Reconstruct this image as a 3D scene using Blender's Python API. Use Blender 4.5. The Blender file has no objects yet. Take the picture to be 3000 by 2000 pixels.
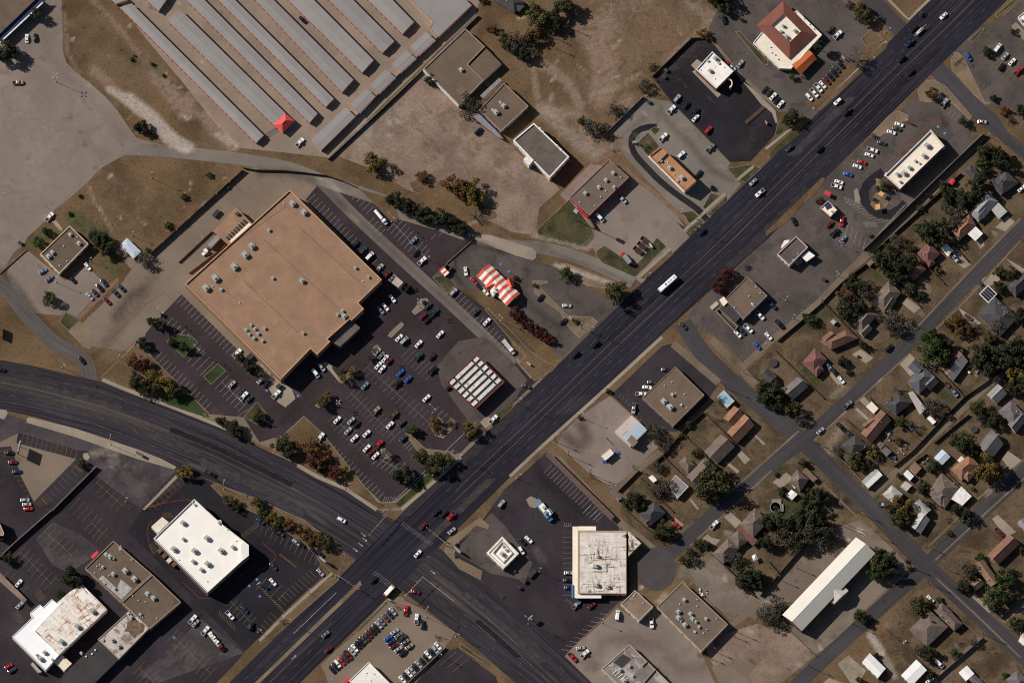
import bpy, bmesh, math, random
import numpy as np
from mathutils import Vector, geometry
R = math.radians
rnd = random.Random(7)
scene = bpy.context.scene
COL = scene.collection
# ---- camera geometry (used to place things on the ground)
DIST, TILT, WIDTH = 9000.0, R(15.0), 540.0
CT, ST = math.cos(TILT), math.sin(TILT)
KPX = WIDTH / 3000.0 / DIST
_t = [0.0, 0.0, 1.0]
def TL(c, r): _t[:] = [c * 750.0, r * 500.0, 1 / 3.136]
def FL(): _t[:] = [0.0, 0.0, 1 / 0.784]
def G(x, y, h=0.0):
 px, py = _t[0] + x * _t[2], _t[1] + y * _t[2]
 u, v = (px - 1500) * KPX, (1000 - py) * KPX
 d = Vector((u, ST + v * CT, -CT + v * ST))
 o = Vector((0, -ST * DIST, CT * DIST))
 s = (h - o.z) / d.z
 p = o + d * s
 return Vector((p.x, p.y, h))
def PX(s):
 return [tuple(float(a) for a in q.split(',')) for q in s.split()]
def GP(s, h=0.0):
 return [G(x, y, h) for x, y in (PX(s) if isinstance(s, str) else s)]
def GDIR(deg, x=None, y=None):
 return -R(deg)
M_PER = 0.18 / 3.136
def mlen(v): return v * 0.18 * _t[2]
def area2(p):
 return sum(p[i].x * p[(i + 1) % len(p)].y - p[(i + 1) % len(p)].x * p[i].y for i in range(len(p)))
def ccw(p):
 return list(p) if area2(p) > 0 else list(reversed(p))
def cen(p):
 n = len(p); return Vector((sum(q.x for q in p) / n, sum(q.y for q in p) / n, 0))
# ---- objects
def tag(o, label=None, cat=None, group=None, kind=None):
 if label: o['label'] = label
 if cat: o['category'] = cat
 if group: o['group'] = group
 if kind: o['kind'] = kind
 return o
def empty(name, loc, rz=0.0, label=None, cat=None, group=None):
 o = bpy.data.objects.new(name, None); COL.objects.link(o)
 o.empty_display_size = 0.5
 o.location = loc; o.rotation_euler = (0, 0, rz)
 return tag(o, label, cat, group)
def link(name, me, parent=None, loc=(0, 0, 0), rz=0.0):
 o = bpy.data.objects.new(name, me); COL.objects.link(o)
 if parent: o.parent = parent
 o.location = loc; o.rotation_euler = (0, 0, rz)
 return o
class MB:
 def __init__(s): s.v, s.f, s.m = [], [], []
 def face(s, pts, mi=0):
  i = len(s.v); s.v += [tuple(p) for p in pts]; s.f.append(tuple(range(i, i + len(pts)))); s.m.append(mi)
 def prism(s, pts, z0, z1, mi=0, top=True, bottom=False, topmi=None):
  p = ccw([Vector((q[0], q[1], 0)) for q in pts]); n = len(p); i = len(s.v)
  s.v += [(q.x, q.y, z0) for q in p] + [(q.x, q.y, z1) for q in p]
  for k in range(n):
   a, b = i + k, i + (k + 1) % n
   s.f.append((a, b, b + n, a + n)); s.m.append(mi)
  if top: s.f.append(tuple(i + n + k for k in range(n))); s.m.append(mi if topmi is None else topmi)
  if bottom: s.f.append(tuple(i + k for k in reversed(range(n)))); s.m.append(mi)
 def box(s, cx, cy, z0, z1, l, w, ang=0.0, mi=0, taper=1.0, bottom=False, topmi=None):
  c, d = math.cos(ang), math.sin(ang); i = len(s.v)
  for z, t in ((z0, 1.0), (z1, taper)):
   for a, b in ((-.5, -.5), (.5, -.5), (.5, .5), (-.5, .5)):
    x, y = a * l * t, b * w * t
    s.v.append((cx + x * c - y * d, cy + x * d + y * c, z))
  for k in range(4):
   a, b = i + k, i + (k + 1) % 4
   s.f.append((a, b, b + 4, a + 4)); s.m.append(mi)
  s.f.append((i + 4, i + 5, i + 6, i + 7)); s.m.append(mi if topmi is None else topmi)
  if bottom: s.f.append((i + 3, i + 2, i + 1, i)); s.m.append(mi)
 def tube(s, p, q, r0, r1=None, n=7, mi=0, cap=True):
  r1 = r0 if r1 is None else r1
  p, q = Vector(p), Vector(q); d = (q - p)
  if d.length < 1e-6: return
  d.normalize(); a = d.orthogonal().normalized(); b = d.cross(a); i = len(s.v)
  for c, r in ((p, r0), (q, r1)):
   for k in range(n):
    t = 2 * math.pi * k / n
    s.v.append(tuple(c + a * (r * math.cos(t)) + b * (r * math.sin(t))))
  for k in range(n):
   x, y = i + k, i + (k + 1) % n
   s.f.append((x, y, y + n, x + n)); s.m.append(mi)
  if cap:
   s.f.append(tuple(i + n + k for k in range(n))); s.m.append(mi)
   s.f.append(tuple(i + k for k in reversed(range(n)))); s.m.append(mi)
 def ring(s, outer, inner, z, mi=0):
  n = len(outer)
  for k in range(n):
   a, b = outer[k], outer[(k + 1) % n]; c, d = inner[(k + 1) % n], inner[k]
   s.face([(a.x, a.y, z), (b.x, b.y, z), (c.x, c.y, z), (d.x, d.y, z)], mi)
 def lathe(s, cx, cy, prof, n=12, mi=0):
  i = len(s.v)
  for r, z in prof:
   for k in range(n):
    t = 2 * math.pi * k / n; s.v.append((cx + r * math.cos(t), cy + r * math.sin(t), z))
  for j in range(len(prof) - 1):
   for k in range(n):
    a, b = i + j * n + k, i + j * n + (k + 1) % n
    s.f.append((a, b, b + n, a + n)); s.m.append(mi)
  s.f.append(tuple(i + (len(prof) - 1) * n + k for k in range(n))); s.m.append(mi)
 def mesh(s, name, mats, off=None, smooth=False):
  me = bpy.data.meshes.new(name)
  v = s.v if off is None else [(a - off[0], b - off[1], c - off[2]) for a, b, c in s.v]
  me.from_pydata(v, [], s.f)
  for m in (mats if isinstance(mats, (list, tuple)) else [mats]): me.materials.append(m)
  me.polygons.foreach_set('material_index', s.m)
  if smooth: me.polygons.foreach_set('use_smooth', [True] * len(s.f))
  me.update(); return me
 def build(s, name, mats, parent=None, smooth=False, world=True):
  """world=True: vertices are world coordinates; the parent's place is taken off them."""
  off = tuple(parent.location) if (parent and world) else None
  if parent and world and parent.parent:
   off = tuple(Vector(off) + parent.parent.location)
  return link(name, s.mesh(name, mats, off, smooth), parent)
def inset(p, d):
 p = ccw(p); n = len(p); out = []
 for i in range(n):
  a, b, c = p[i - 1], p[i], p[(i + 1) % n]
  e1 = Vector((b.x - a.x, b.y - a.y)).normalized(); e2 = Vector((c.x - b.x, c.y - b.y)).normalized()
  n1, n2 = Vector((-e1.y, e1.x)), Vector((-e2.y, e2.x))
  m = n1 + n2
  m = m / max(0.25, m.length_squared) * 2 if m.length > 1e-6 else n1
  q = Vector((b.x, b.y)) + m * d
  out.append(Vector((q.x, q.y, 0)))
 return out
# ---- materials
_mc = {}
class NT:
 def __init__(s, name):
  s.m = bpy.data.materials.new(name); s.m.use_nodes = True
  s.t = s.m.node_tree; s.b = s.t.nodes['Principled BSDF']
  s.pos = s.n('ShaderNodeNewGeometry').outputs['Position']
 def n(s, typ, **k):
  x = s.t.nodes.new(typ)
  for a, b in k.items(): setattr(x, a, b)
  return x
 def L(s, a, b): s.t.links.new(a, b)
 def set(s, sock, v):
  if hasattr(v, 'is_output') or isinstance(v, bpy.types.NodeSocket): s.L(v, sock)
  else:
   try: sock.default_value = v
   except Exception: sock.default_value = (*v, 1.0)
 def math(s, op, a, b=0.0, c=None, clamp=False):
  x = s.n('ShaderNodeMath', operation=op, use_clamp=clamp)
  s.set(x.inputs[0], a); s.set(x.inputs[1], b)
  if c is not None: s.set(x.inputs[2], c)
  return x.outputs[0]
 def noise(s, scale, detail=3, rough=.55, vec=None, dist=0.0):
  x = s.n('ShaderNodeTexNoise'); x.inputs['Scale'].default_value = scale
  x.inputs['Detail'].default_value = detail; x.inputs['Roughness'].default_value = rough
  x.inputs['Distortion'].default_value = dist
  s.L(vec or s.pos, x.inputs['Vector']); return x.outputs['Fac']
 def remap(s, v, a, b, lo=0.0, hi=1.0, smooth=True):
  x = s.n('ShaderNodeMapRange', interpolation_type='SMOOTHSTEP' if smooth else 'LINEAR')
  s.set(x.inputs['Value'], v)
  for k, q in (('From Min', a), ('From Max', b), ('To Min', lo), ('To Max', hi)): x.inputs[k].default_value = q
  return x.outputs['Result']
 def mix(s, f, a, b, mode='MIX'):
  x = s.n('ShaderNodeMix', data_type='RGBA', blend_type=mode)
  s.set(x.inputs[0], f); s.setc(x.inputs[6], a); s.setc(x.inputs[7], b); return x.outputs[2]
 def setc(s, sock, v):
  if isinstance(v, bpy.types.NodeSocket): s.L(v, sock)
  else: sock.default_value = (v[0], v[1], v[2], 1.0)
 def scale(s, c, f):
  x = s.n('ShaderNodeVectorMath', operation='SCALE'); s.setv(x.inputs[0], c); s.set(x.inputs['Scale'], f); return x.outputs[0]
 def setv(s, sock, v):
  if isinstance(v, bpy.types.NodeSocket): s.L(v, sock)
  else: sock.default_value = v[:3]
 def dot(s, d, vec=None):
  x = s.n('ShaderNodeVectorMath', operation='DOT_PRODUCT'); s.L(vec or s.pos, x.inputs[0]); x.inputs[1].default_value = (*d, 0) if len(d) == 2 else d
  return x.outputs['Value']
 def combine(s, a, b, c=0.0):
  x = s.n('ShaderNodeCombineXYZ'); s.set(x.inputs[0], a); s.set(x.inputs[1], b); s.set(x.inputs[2], c); return x.outputs[0]
 def attr(s, name):
  x = s.n('ShaderNodeAttribute', attribute_name=name); return x.outputs['Fac']
 def cracks(s, scale, width, vec=None, warp=0.0):
  v = vec or s.pos
  if warp:
   nz = s.n('ShaderNodeTexNoise'); nz.inputs['Scale'].default_value = scale * 2.2; s.L(v, nz.inputs['Vector'])
   a = s.n('ShaderNodeVectorMath', operation='SCALE'); s.L(nz.outputs['Color'], a.inputs[0]); a.inputs['Scale'].default_value = warp
   b = s.n('ShaderNodeVectorMath', operation='ADD'); s.L(v, b.inputs[0]); s.L(a.outputs[0], b.inputs[1]); v = b.outputs[0]
  x = s.n('ShaderNodeTexVoronoi', feature='DISTANCE_TO_EDGE'); x.inputs['Scale'].default_value = scale; s.L(v, x.inputs['Vector'])
  return s.remap(x.outputs['Distance'], 0.0, width * scale, 1.0, 0.0, False)
 def done(s, col, rough=.9, metal=0.0, bump=None, bstr=.3, spec=.3, coat=0.0):
  s.setc(s.b.inputs['Base Color'], col); s.set(s.b.inputs['Roughness'], rough)
  s.b.inputs['Metallic'].default_value = metal
  s.b.inputs['Specular IOR Level'].default_value = spec
  if coat: s.b.inputs['Coat Weight'].default_value = coat; s.b.inputs['Coat Roughness'].default_value = .08
  if bump is not None:
   x = s.n('ShaderNodeBump'); x.inputs['Strength'].default_value = bstr; x.inputs['Distance'].default_value = .1
   s.L(bump, x.inputs['Height']); s.L(x.outputs[0], s.b.inputs['Normal'])
  return s.m
def plain(name, col, rough=.8, metal=0.0, var=.12, scale=.6, fine=.08, fscale=6.0, spec=.15, coat=0.0):
 key = ('p', name)
 if key in _mc: return _mc[key]
 t = NT(name)
 f = t.math('ADD', t.remap(t.noise(scale), .3, .7, 1 - var, 1 + var), t.remap(t.noise(fscale, 2), .3, .7, -fine, fine))
 _mc[key] = t.done(t.scale(col, f), rough, metal, spec=spec, coat=coat); return _mc[key]
def ground_mat(name, col, var=.2, scale=.05, patch=None, patch_scale=.03, patch_cut=(.5, .62), pale=(.40, .33, .27), tint=(.33, .2, .14), veg=(.075, .075, .035),
   wear=.55, grain=.10, gscale=1.3, crack=None, joints=None, tuft=0.0, rough=.95, bump=.35, spots=0.0):
 """unpaved and paved surfaces: base colour, patches of a second colour, and surveyed marks (pale, tint, veg, wear)"""
 t = NT(name)
 w = t.noise(.35, 4, .65)
 c = t.scale(col, t.remap(t.noise(scale, 5, .6), .3, .7, 1 - var, 1 + var))
 if patch:
  pm = t.remap(t.noise(patch_scale, 6, .62, dist=.6), *patch_cut)
  c = t.mix(t.math('MULTIPLY', pm, .8), c, patch)
 def mask(a, gain=.4):
  m = t.math('ADD', t.attr(a), t.math('MULTIPLY', t.math('SUBTRACT', w, .5), gain))
  return t.remap(m, .15, .8)
 c = t.mix(mask('tint'), c, t.scale(tint, t.remap(w, .3, .7, .85, 1.12)))
 c = t.mix(mask('veg', .8), c, t.scale(veg, t.remap(w, .3, .7, .7, 1.3)))
 c = t.mix(mask('pale', .32), c, t.scale(pale, t.remap(w, .3, .7, .88, 1.1)))
 g = t.noise(gscale, 3, .7)
 c = t.scale(c, t.remap(g, .28, .72, 1 - grain, 1 + grain))
 if tuft:
  tf = t.remap(t.noise(.8, 4, .7, dist=1.0), .52, .66)
  c = t.scale(c, t.math('SUBTRACT', 1.0, t.math('MULTIPLY', tf, tuft)))
 if spots: c = t.scale(c, t.math('SUBTRACT', 1.0, t.math('MULTIPLY', t.remap(t.noise(.42, 2), .6, .72), spots)))
 wm = t.math('MULTIPLY', t.remap(t.math('ADD', t.attr('wear'), t.math('MULTIPLY', t.math('SUBTRACT', w, .5), .35)), .1, .95), wear)
 c = t.scale(c, t.math('SUBTRACT', 1.0, wm))
 if crack:
  sc, wd, st = crack
  cm = t.math('MULTIPLY', t.cracks(sc, wd, warp=4.0), t.remap(t.noise(.02, 3), .4, .6))
  c = t.scale(c, t.math('SUBTRACT', 1.0, t.math('MULTIPLY', cm, st)))
 if joints:
  dx, dy, pitch, st = joints
  a = t.math('ABSOLUTE', t.math('SUBTRACT', t.math('FRACT', t.math('DIVIDE', t.dot((dx, dy)), pitch)), .5))
  b = t.math('ABSOLUTE', t.math('SUBTRACT', t.math('FRACT', t.math('DIVIDE', t.dot((-dy, dx)), pitch)), .5))
  j = t.math('MAXIMUM', t.math('GREATER_THAN', a, .5 - .05 / pitch), t.math('GREATER_THAN', b, .5 - .05 / pitch))
  c = t.scale(c, t.math('SUBTRACT', 1.0, t.math('MULTIPLY', j, st)))
 return t.done(c, rough, 0, g, bump, spec=.04)
def road_mat(name, col, dark=.72, light=1.25, lane=3.5):
 """asphalt with lengthwise wheel tracks: UV.x metres along, UV.y metres across"""
 t = NT(name)
 uv = t.n('ShaderNodeUVMap').outputs[0]
 sp = t.n('ShaderNodeSeparateXYZ'); t.L(uv, sp.inputs[0])
 u, v = sp.outputs[0], sp.outputs[1]
 st = t.noise(1.0, 4, .6, t.combine(t.math('MULTIPLY', u, .012), t.math('MULTIPLY', v, 1.1)))
 st2 = t.noise(1.0, 3, .6, t.combine(t.math('MULTIPLY', u, .05), t.math('MULTIPLY', v, 2.6), 5.0))
 tr = t.math('SINE', t.math('MULTIPLY', v, 2 * math.pi / (lane / 2)))
 f = t.math('ADD', t.remap(st, .3, .7, dark, light), t.math('MULTIPLY', tr, .05))
 f = t.math('ADD', f, t.remap(st2, .3, .7, -.10, .12))
 f = t.math('MULTIPLY', f, t.remap(t.noise(.02, 4), .3, .7, .85, 1.18))
 g = t.noise(1.6, 3, .7)
 f = t.math('MULTIPLY', f, t.remap(g, .28, .72, .93, 1.07))
 f = t.math('MULTIPLY', f, t.math('SUBTRACT', 1.0, t.math('MULTIPLY', t.math('MULTIPLY', t.cracks(.11, .05, warp=3.0), t.remap(t.noise(.03), .45, .6)), .45)))
 c = t.scale(col, f)
 c = t.mix(t.remap(t.math('ADD', t.attr('pale'), t.math('MULTIPLY', t.math('SUBTRACT', st, .5), .8)), .15, .9), c, (.085, .070, .062))
 return t.done(c, .9, 0, g, .2, spec=.06)
def roof_mat(name, col, var=.12, stain=None, stain_cut=(.58, .7), stain_scale=.25, seams=None, rough=.85, streak=None, ribs=None, ribdark=.25, fine=.1, metal=0.0):
 t = NT(name)
 f = t.math('ADD', t.remap(t.noise(.12, 4, .6), .3, .7, 1 - var, 1 + var), t.remap(t.noise(3.0, 2), .3, .7, -fine, fine))
 c = t.scale(col, f)
 if streak:
  dx, dy, sc, lo, hi = streak
  a, b = t.dot((dx, dy)), t.dot((-dy, dx))
  n1 = t.noise(1, 4, .7, t.combine(t.math('MULTIPLY', a, .11), t.math('MULTIPLY', b, .75)))
  n2 = t.noise(1, 4, .7, t.combine(t.math('MULTIPLY', a, .75), t.math('MULTIPLY', b, .11), 3.0))
  big = t.remap(t.noise(.09, 4, .65), .42, .62)
  m = t.math('MULTIPLY', t.remap(t.math('MAXIMUM', n1, n2), lo, hi), t.math('ADD', .25, t.math('MULTIPLY', big, .75)))
  c = t.mix(m, c, sc)
 if stain:
  c = t.mix(t.math('MULTIPLY', t.remap(t.noise(stain_scale, 5, .65, dist=.5), *stain_cut), .85), c, stain)
 if seams:
  dx, dy, p, s = seams
  a = t.math('ABSOLUTE', t.math('SUBTRACT', t.math('FRACT', t.math('DIVIDE', t.dot((dx, dy)), p)), .5))
  c = t.scale(c, t.math('SUBTRACT', 1.0, t.math('MULTIPLY', t.math('GREATER_THAN', a, .5 - .06 / p), s)))
 c = t.scale(c, t.remap(t.n('ShaderNodeObjectInfo').outputs['Random'], 0, 1, .93, 1.06, False))
 bump = None
 if ribs:
  dx, dy, p = ribs
  w = t.math('SINE', t.math('MULTIPLY', t.dot((dx, dy)), 2 * math.pi / p))
  c = t.scale(c, t.remap(w, .6, 1.0, 1.0, 1 - ribdark)); bump = w
 return t.done(c, rough, metal, bump, .06, spec=.1)
def shingle(name, col):
 key = ('s', name)
 if key in _mc: return _mc[key]
 t = NT(name)
 f = t.math('ADD', t.remap(t.noise(.25, 4, .65), .3, .7, .82, 1.18), t.remap(t.noise(4.0, 3, .7), .28, .72, -.16, .16))
 g = t.noise(9.0, 2)
 _mc[key] = t.done(t.scale(col, f), .95, 0, g, .4, spec=.15); return _mc[key]
def paint(name, col):
 key = ('c', name)
 if key in _mc: return _mc[key]
 t = NT('car_paint_' + name)
 f = t.remap(t.noise(.9, 2), .3, .7, .92, 1.08)
 _mc[key] = t.done(t.scale(col, f), .32, .25 if max(col) < .6 else 0.0, spec=.5, coat=.6); return _mc[key]
def leafmat(name, a, b, c=None):
 """leaf colour varies from clump to clump and leaf to leaf through the mesh's own 'tone' attribute"""
 t = NT('leaves_' + name)
 tone = t.attr('tone')
 oi = t.n('ShaderNodeObjectInfo').outputs['Random']
 col = t.mix(tone, a, b)
 if c: col = t.mix(t.remap(t.noise(.35, 3), .5, .68), col, c)
 col = t.scale(col, t.remap(oi, 0, 1, .8, 1.2, False))
 t.setc(t.b.inputs['Base Color'], col); t.b.inputs['Roughness'].default_value = .8
 t.b.inputs['Specular IOR Level'].default_value = .15
 t.b.inputs['Subsurface Weight'].default_value = 0
 return t.m
ORD = ['first', 'second', 'third', 'fourth', 'fifth', 'sixth', 'seventh', 'eighth', 'ninth', 'tenth', 'eleventh', 'twelfth', 'thirteenth', 'fourteenth', 'fifteenth']
class Labels:
 """labels that single out: description + place; same ones are told apart by counting from a named end"""
 def __init__(s): s.rows = []
 def add(s, o, desc, where, end, key): s.rows.append((o, desc, where, end, key))
 def finish(s):
  d = {}
  for r in s.rows: d.setdefault((r[1], r[2]), []).append(r)
  for (desc, where), rs in d.items():
   rs.sort(key=lambda r: r[4])
   for i, r in enumerate(rs):
    o = r[0]; base = f'{desc} {where}'
    if len(rs) > 1: base += f', {ORD[i] if i < 15 else str(i + 1) + "th"} from {r[3]}'
    o['label'] = base
LAB = Labels()
# ---- surveyed ground marks
def NL(): _t[:] = [0.0, 0.0, 1.0]
BR = []
def brush(attr, s, r, st=1.0):
 BR.append((attr, np.array([(p.x, p.y) for p in GP(s)]), r, st))
def marks(me):
 n = len(me.vertices); co = np.empty(n * 3); me.vertices.foreach_get('co', co); co = co.reshape(-1, 3)[:, :2]
 out = {a: np.zeros(n) for a in ('pale', 'tint', 'veg', 'wear')}
 lo, hi = co.min(0), co.max(0)
 for a, pts, r, st in BR:
  if (pts.max(0) + r < lo).any() or (pts.min(0) - r > hi).any(): continue
  sel = np.where(((co > pts.min(0) - r) & (co < pts.max(0) + r)).all(1))[0]
  if not len(sel): continue
  c = co[sel]; d = np.full(len(sel), 1e9)
  if len(pts) == 1: d = np.hypot(*(c - pts[0]).T)
  for i in range(len(pts) - 1):
   p, q = pts[i], pts[i + 1]; e = q - p; L = max(1e-9, e @ e)
   t = np.clip(((c - p) @ e) / L, 0, 1)
   d = np.minimum(d, np.hypot(*(c - p - t[:, None] * e).T))
  v = np.clip(1.15 * (1 - d / r), 0, 1) * st
  out[a][sel] = np.maximum(out[a][sel], v)
 for a, v in out.items():
  at = me.attributes.new(a, 'FLOAT', 'POINT'); at.data.foreach_set('value', v.astype(np.float32))
def sheet(name, s, m, lv, step=2.5, kind='structure', label=None, z=None):
 p = GP(s) if isinstance(s, str) else s
 p = ccw(p); z = lv * .014 if z is None else z
 if step is None:
  mb = MB(); mb.face([(q.x, q.y, z) for q in p]); me = mb.mesh(name, m)
 else:
  poly = []
  for i, a in enumerate(p):
   b = p[(i + 1) % len(p)]; k = max(1, int((b - a).length / (step * 1.5)))
   poly += [a.lerp(b, j / k) for j in range(k)]
  xs = [q.x for q in p]; ys = [q.y for q in p]
  nx, ny = np.arange(min(xs), max(xs), step), np.arange(min(ys), max(ys), step)
  gx, gy = np.meshgrid(nx, ny); g = np.stack([gx.ravel(), gy.ravel()], 1)
  P = np.array([(q.x, q.y) for q in p]); ins = np.zeros(len(g), bool)
  for i in range(len(P)):
   a, b = P[i], P[(i + 1) % len(P)]
   c = (a[1] > g[:, 1]) != (b[1] > g[:, 1])
   with np.errstate(divide='ignore', invalid='ignore'):
    xx = (b[0] - a[0]) * (g[:, 1] - a[1]) / (b[1] - a[1]) + a[0]
   ins ^= c & (g[:, 0] < xx)
  g = g[ins]
  vs = [Vector((q.x, q.y)) for q in poly]; k = len(vs)
  vs += [Vector(q) for q in g]
  ov, oe, of, *_ = geometry.delaunay_2d_cdt(vs, [], [list(range(k))], 1, 1e-5)
  me = bpy.data.meshes.new(name)
  me.from_pydata([(q.x, q.y, z) for q in ov], [], [tuple(f) for f in of]); me.materials.append(m)
  me.update()
 marks(me)
 o = link(name, me); tag(o, kind=kind)
 return o
def resample(p, step):
 out = [p[0]]
 for a, b in zip(p, p[1:]):
  k = max(1, int((b - a).length / step)); out += [a.lerp(b, j / k) for j in range(1, k + 1)]
 return out
def smooth_line(p, it=2):
 for _ in range(it):
  q = [p[0]]
  for a, b in zip(p, p[1:]): q += [a.lerp(b, .25), a.lerp(b, .75)]
  q.append(p[-1]); p = q
 return p
def offset_line(p, d):
 out = []
 for i, a in enumerate(p):
  t = (p[min(i + 1, len(p) - 1)] - p[max(i - 1, 0)]).normalized()
  out.append(Vector((a.x - t.y * d, a.y + t.x * d, 0)))
 return out
def at_frac(p, n):
 """n+1 points at equal shares of the line's length"""
 L = [0]
 for a, b in zip(p, p[1:]): L.append(L[-1] + (b - a).length)
 out = []; j = 0
 for i in range(n + 1):
  d = L[-1] * i / n
  while j < len(p) - 2 and L[j + 1] < d: j += 1
  out.append(p[j].lerp(p[j + 1], (d - L[j]) / max(1e-9, L[j + 1] - L[j])))
 return out, L[-1]
def band(name, left, right, m, lv, across=10, along=4.0):
 n = max(2, int(max(sum((b - a).length for a, b in zip(left, left[1:])), 1) / along))
 l, L = at_frac(left, n); r, _ = at_frac(right, n)
 v, f, uv = [], [], []
 for i in range(n + 1):
  for k in range(across + 1):
   q = l[i].lerp(r[i], k / across); v.append((q.x, q.y, lv * .014))
   uv.append((L * i / n, (l[i] - r[i]).length * k / across))
 w = across + 1
 for i in range(n):
  for k in range(across):
   f.append((i * w + k, i * w + k + 1, (i + 1) * w + k + 1, (i + 1) * w + k))
 me = bpy.data.meshes.new(name); me.from_pydata(v, [], f); me.materials.append(m)
 u = me.uv_layers.new(name='UVMap')
 for lp in me.loops: u.data[lp.index].uv = uv[lp.vertex_index]
 me.update()
 if me.polygons and me.polygons[0].normal.z < 0: me.flip_normals()
 marks(me); return tag(link(name, me), kind='structure')
def strip(name, s, width, m, lv, smooth=2, **k):
 p = GP(s)
 if smooth: p = smooth_line(p, smooth)
 return band(name, offset_line(p, width / 2), offset_line(p, -width / 2), m, lv, **k)
# ---- brushes (overview units, then sheet units)
NL()
brush('tint', '1700,60 1900,40 2000,60 1850,180 1700,250', 34, .36)
brush('tint', '1720,85 1780,75 1740,130 1780,180 1770,230 1760,280', 13, .85); brush('tint', '1740,110 1755,180', 8, 1.0); brush('tint', '1790,190 1830,80', 9, .4)
brush('tint', '1700,110 1740,140', 9, .5)
brush('tint', '1570,185 1620,205 1660,240 1685,280 1700,310', 5, .9); brush('tint', '1562,195 1570,260 1580,310', 3.5, .8); brush('tint', '1590,330 1690,330 1730,410', 8, .7)
brush('tint', '1690,330 1720,390 1770,440', 9, .6); brush('tint', '1840,295 1815,315', 8, .7)
brush('pale', '1600,320 1640,370 1700,420 1740,450', 10, .45)
brush('pale', '1780,30 1900,0', 12, .3); brush('pale', '2010,10 2090,50 2040,120 1960,180', 9, .38)
brush('pale', '1740,275 1800,260 1870,220', 5, .35)
brush('tint', '275,205 340,265 420,330 500,420 560,430', 5, .8); brush('pale', '375,290 440,340 500,405 545,432', 6.0, 1.0); brush('pale', '320,262 400,312 440,345', 4.0, .75); brush('pale', '440,345 510,405', 3.2, 1.0)
brush('tint', '460,220 490,255 520,300 545,330', 8, .85); brush('tint', '530,305 550,300', 8, .9); brush('tint', '600,340 640,390 680,425', 6.5, .9); brush('pale', '640,395 690,430', 4, .6)
brush('tint', '188,40 195,150 230,215', 3.5, .5); brush('tint', '270,0 330,60 400,150 480,240 560,320 660,410', 3.5, .6)
brush('veg', '385,175 400,185', 6, .6); brush('veg', '440,190 470,210', 6, .55); brush('wear', '200,10 260,60 340,170 420,260', 14, .25)
brush('tint', '262,545 275,590 300,625 330,680', 1.7, .8); brush('tint', '258,545 250,530 300,500', 1.6, .5)
brush('veg', '215,640 260,670 300,690', 9, .75); brush('veg', '175,690 130,690 100,720', 7, .7); brush('veg', '470,650 500,640', 6, .35); brush('veg', '300,770 340,790 360,760', 8, .5)
brush('pale', '330,520 420,600 400,640', 9, .25); brush('veg', '540,575 450,660', 5, .4)
brush('wear', '0,790 40,830 100,910 170,990 215,1050', 4.5, .7); brush('wear', '300,1010 400,900 450,810', 6, .5); brush('wear', '340,930 380,870 420,850', 7, .7)
brush('wear', '250,1060 330,1000 420,890', 4, .45); brush('pale', '60,300 140,400 100,520 20,560', 30, .35); brush('wear', '110,40 130,120 170,200 270,290 360,400', 7, .3)
brush('wear', '760,505 850,505 950,540 1010,610', 5, .65); brush('wear', '1000,590 1100,690 1250,830 1400,960 1500,1060', 2.2, .45); brush('pale', '940,530 990,570', 6, .6)
brush('pale', '1040,350 1080,390 1060,420', 14, .45); brush('pale', '1180,330 1140,370', 12, .35); brush('wear', '1290,410 1260,440 1330,430', 6, .3); brush('tint', '1090,470 1180,440', 14, .35)
brush('wear', '1335,750 1365,715 1420,715 1470,740', 3.6, .8); brush('wear', '1335,760 1330,800 1370,860 1440,930 1560,1030', 2.6, .7); brush('wear', '1545,790 1530,850 1560,900 1640,960 1760,910', 5, .55)
brush('wear', '1500,690 1580,720 1640,750 1760,790 1850,830', 3, .5); brush('wear', '1560,760 1600,720', 8, .5)
brush('pale', '1560,690 1720,730 1745,705', 3, .5); brush('pale', '1625,775 1700,800 1790,830', 3, .6)
brush('wear', '1890,345 1860,370 1850,410', 5, .5); brush('wear', '1930,330 2000,400 2090,500 2150,530', 5, .55); brush('wear', '2150,470 2190,540', 5, .5)
brush('wear', '1990,120 2060,140 2100,200 2180,300', 4, .4); brush('pale', '2240,330 2180,440', 10, .35)
brush('wear', '2700,350 2750,330 2770,370 2700,440 2600,560 2560,640', 4, .55); brush('wear', '2740,215 2760,230 2800,290 2850,350 2920,390', 6, .4); brush('pale', '2430,330 2480,300', 5, .3)
brush('wear', '1700,1240 1720,1280 1700,1310 1660,1280', 7, .7); brush('tint', '1800,1250 1840,1290', 7, .4); brush('pale', '1650,1200 1720,1170', 9, .4)
brush('wear', '1560,1310 1580,1390 1620,1430 1700,1500', 6, .5); brush('wear', '1420,1560 1480,1640', 6, .3); brush('pale', '1570,1610 1590,1640', 5, .6)
brush('wear', '1740,1950 1760,1880 1850,1870 1930,1890 1990,1960 2060,1950', 9, .45); brush('pale', '1950,1740 1930,1760', 4, .5)
brush('wear', '1180,1180 1080,1240 1000,1180', 8, .2); brush('wear', '830,1240 900,1150 1000,1080', 5, .5); brush('pale', '300,1100 500,1185 650,1250', 2, .3)
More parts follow.
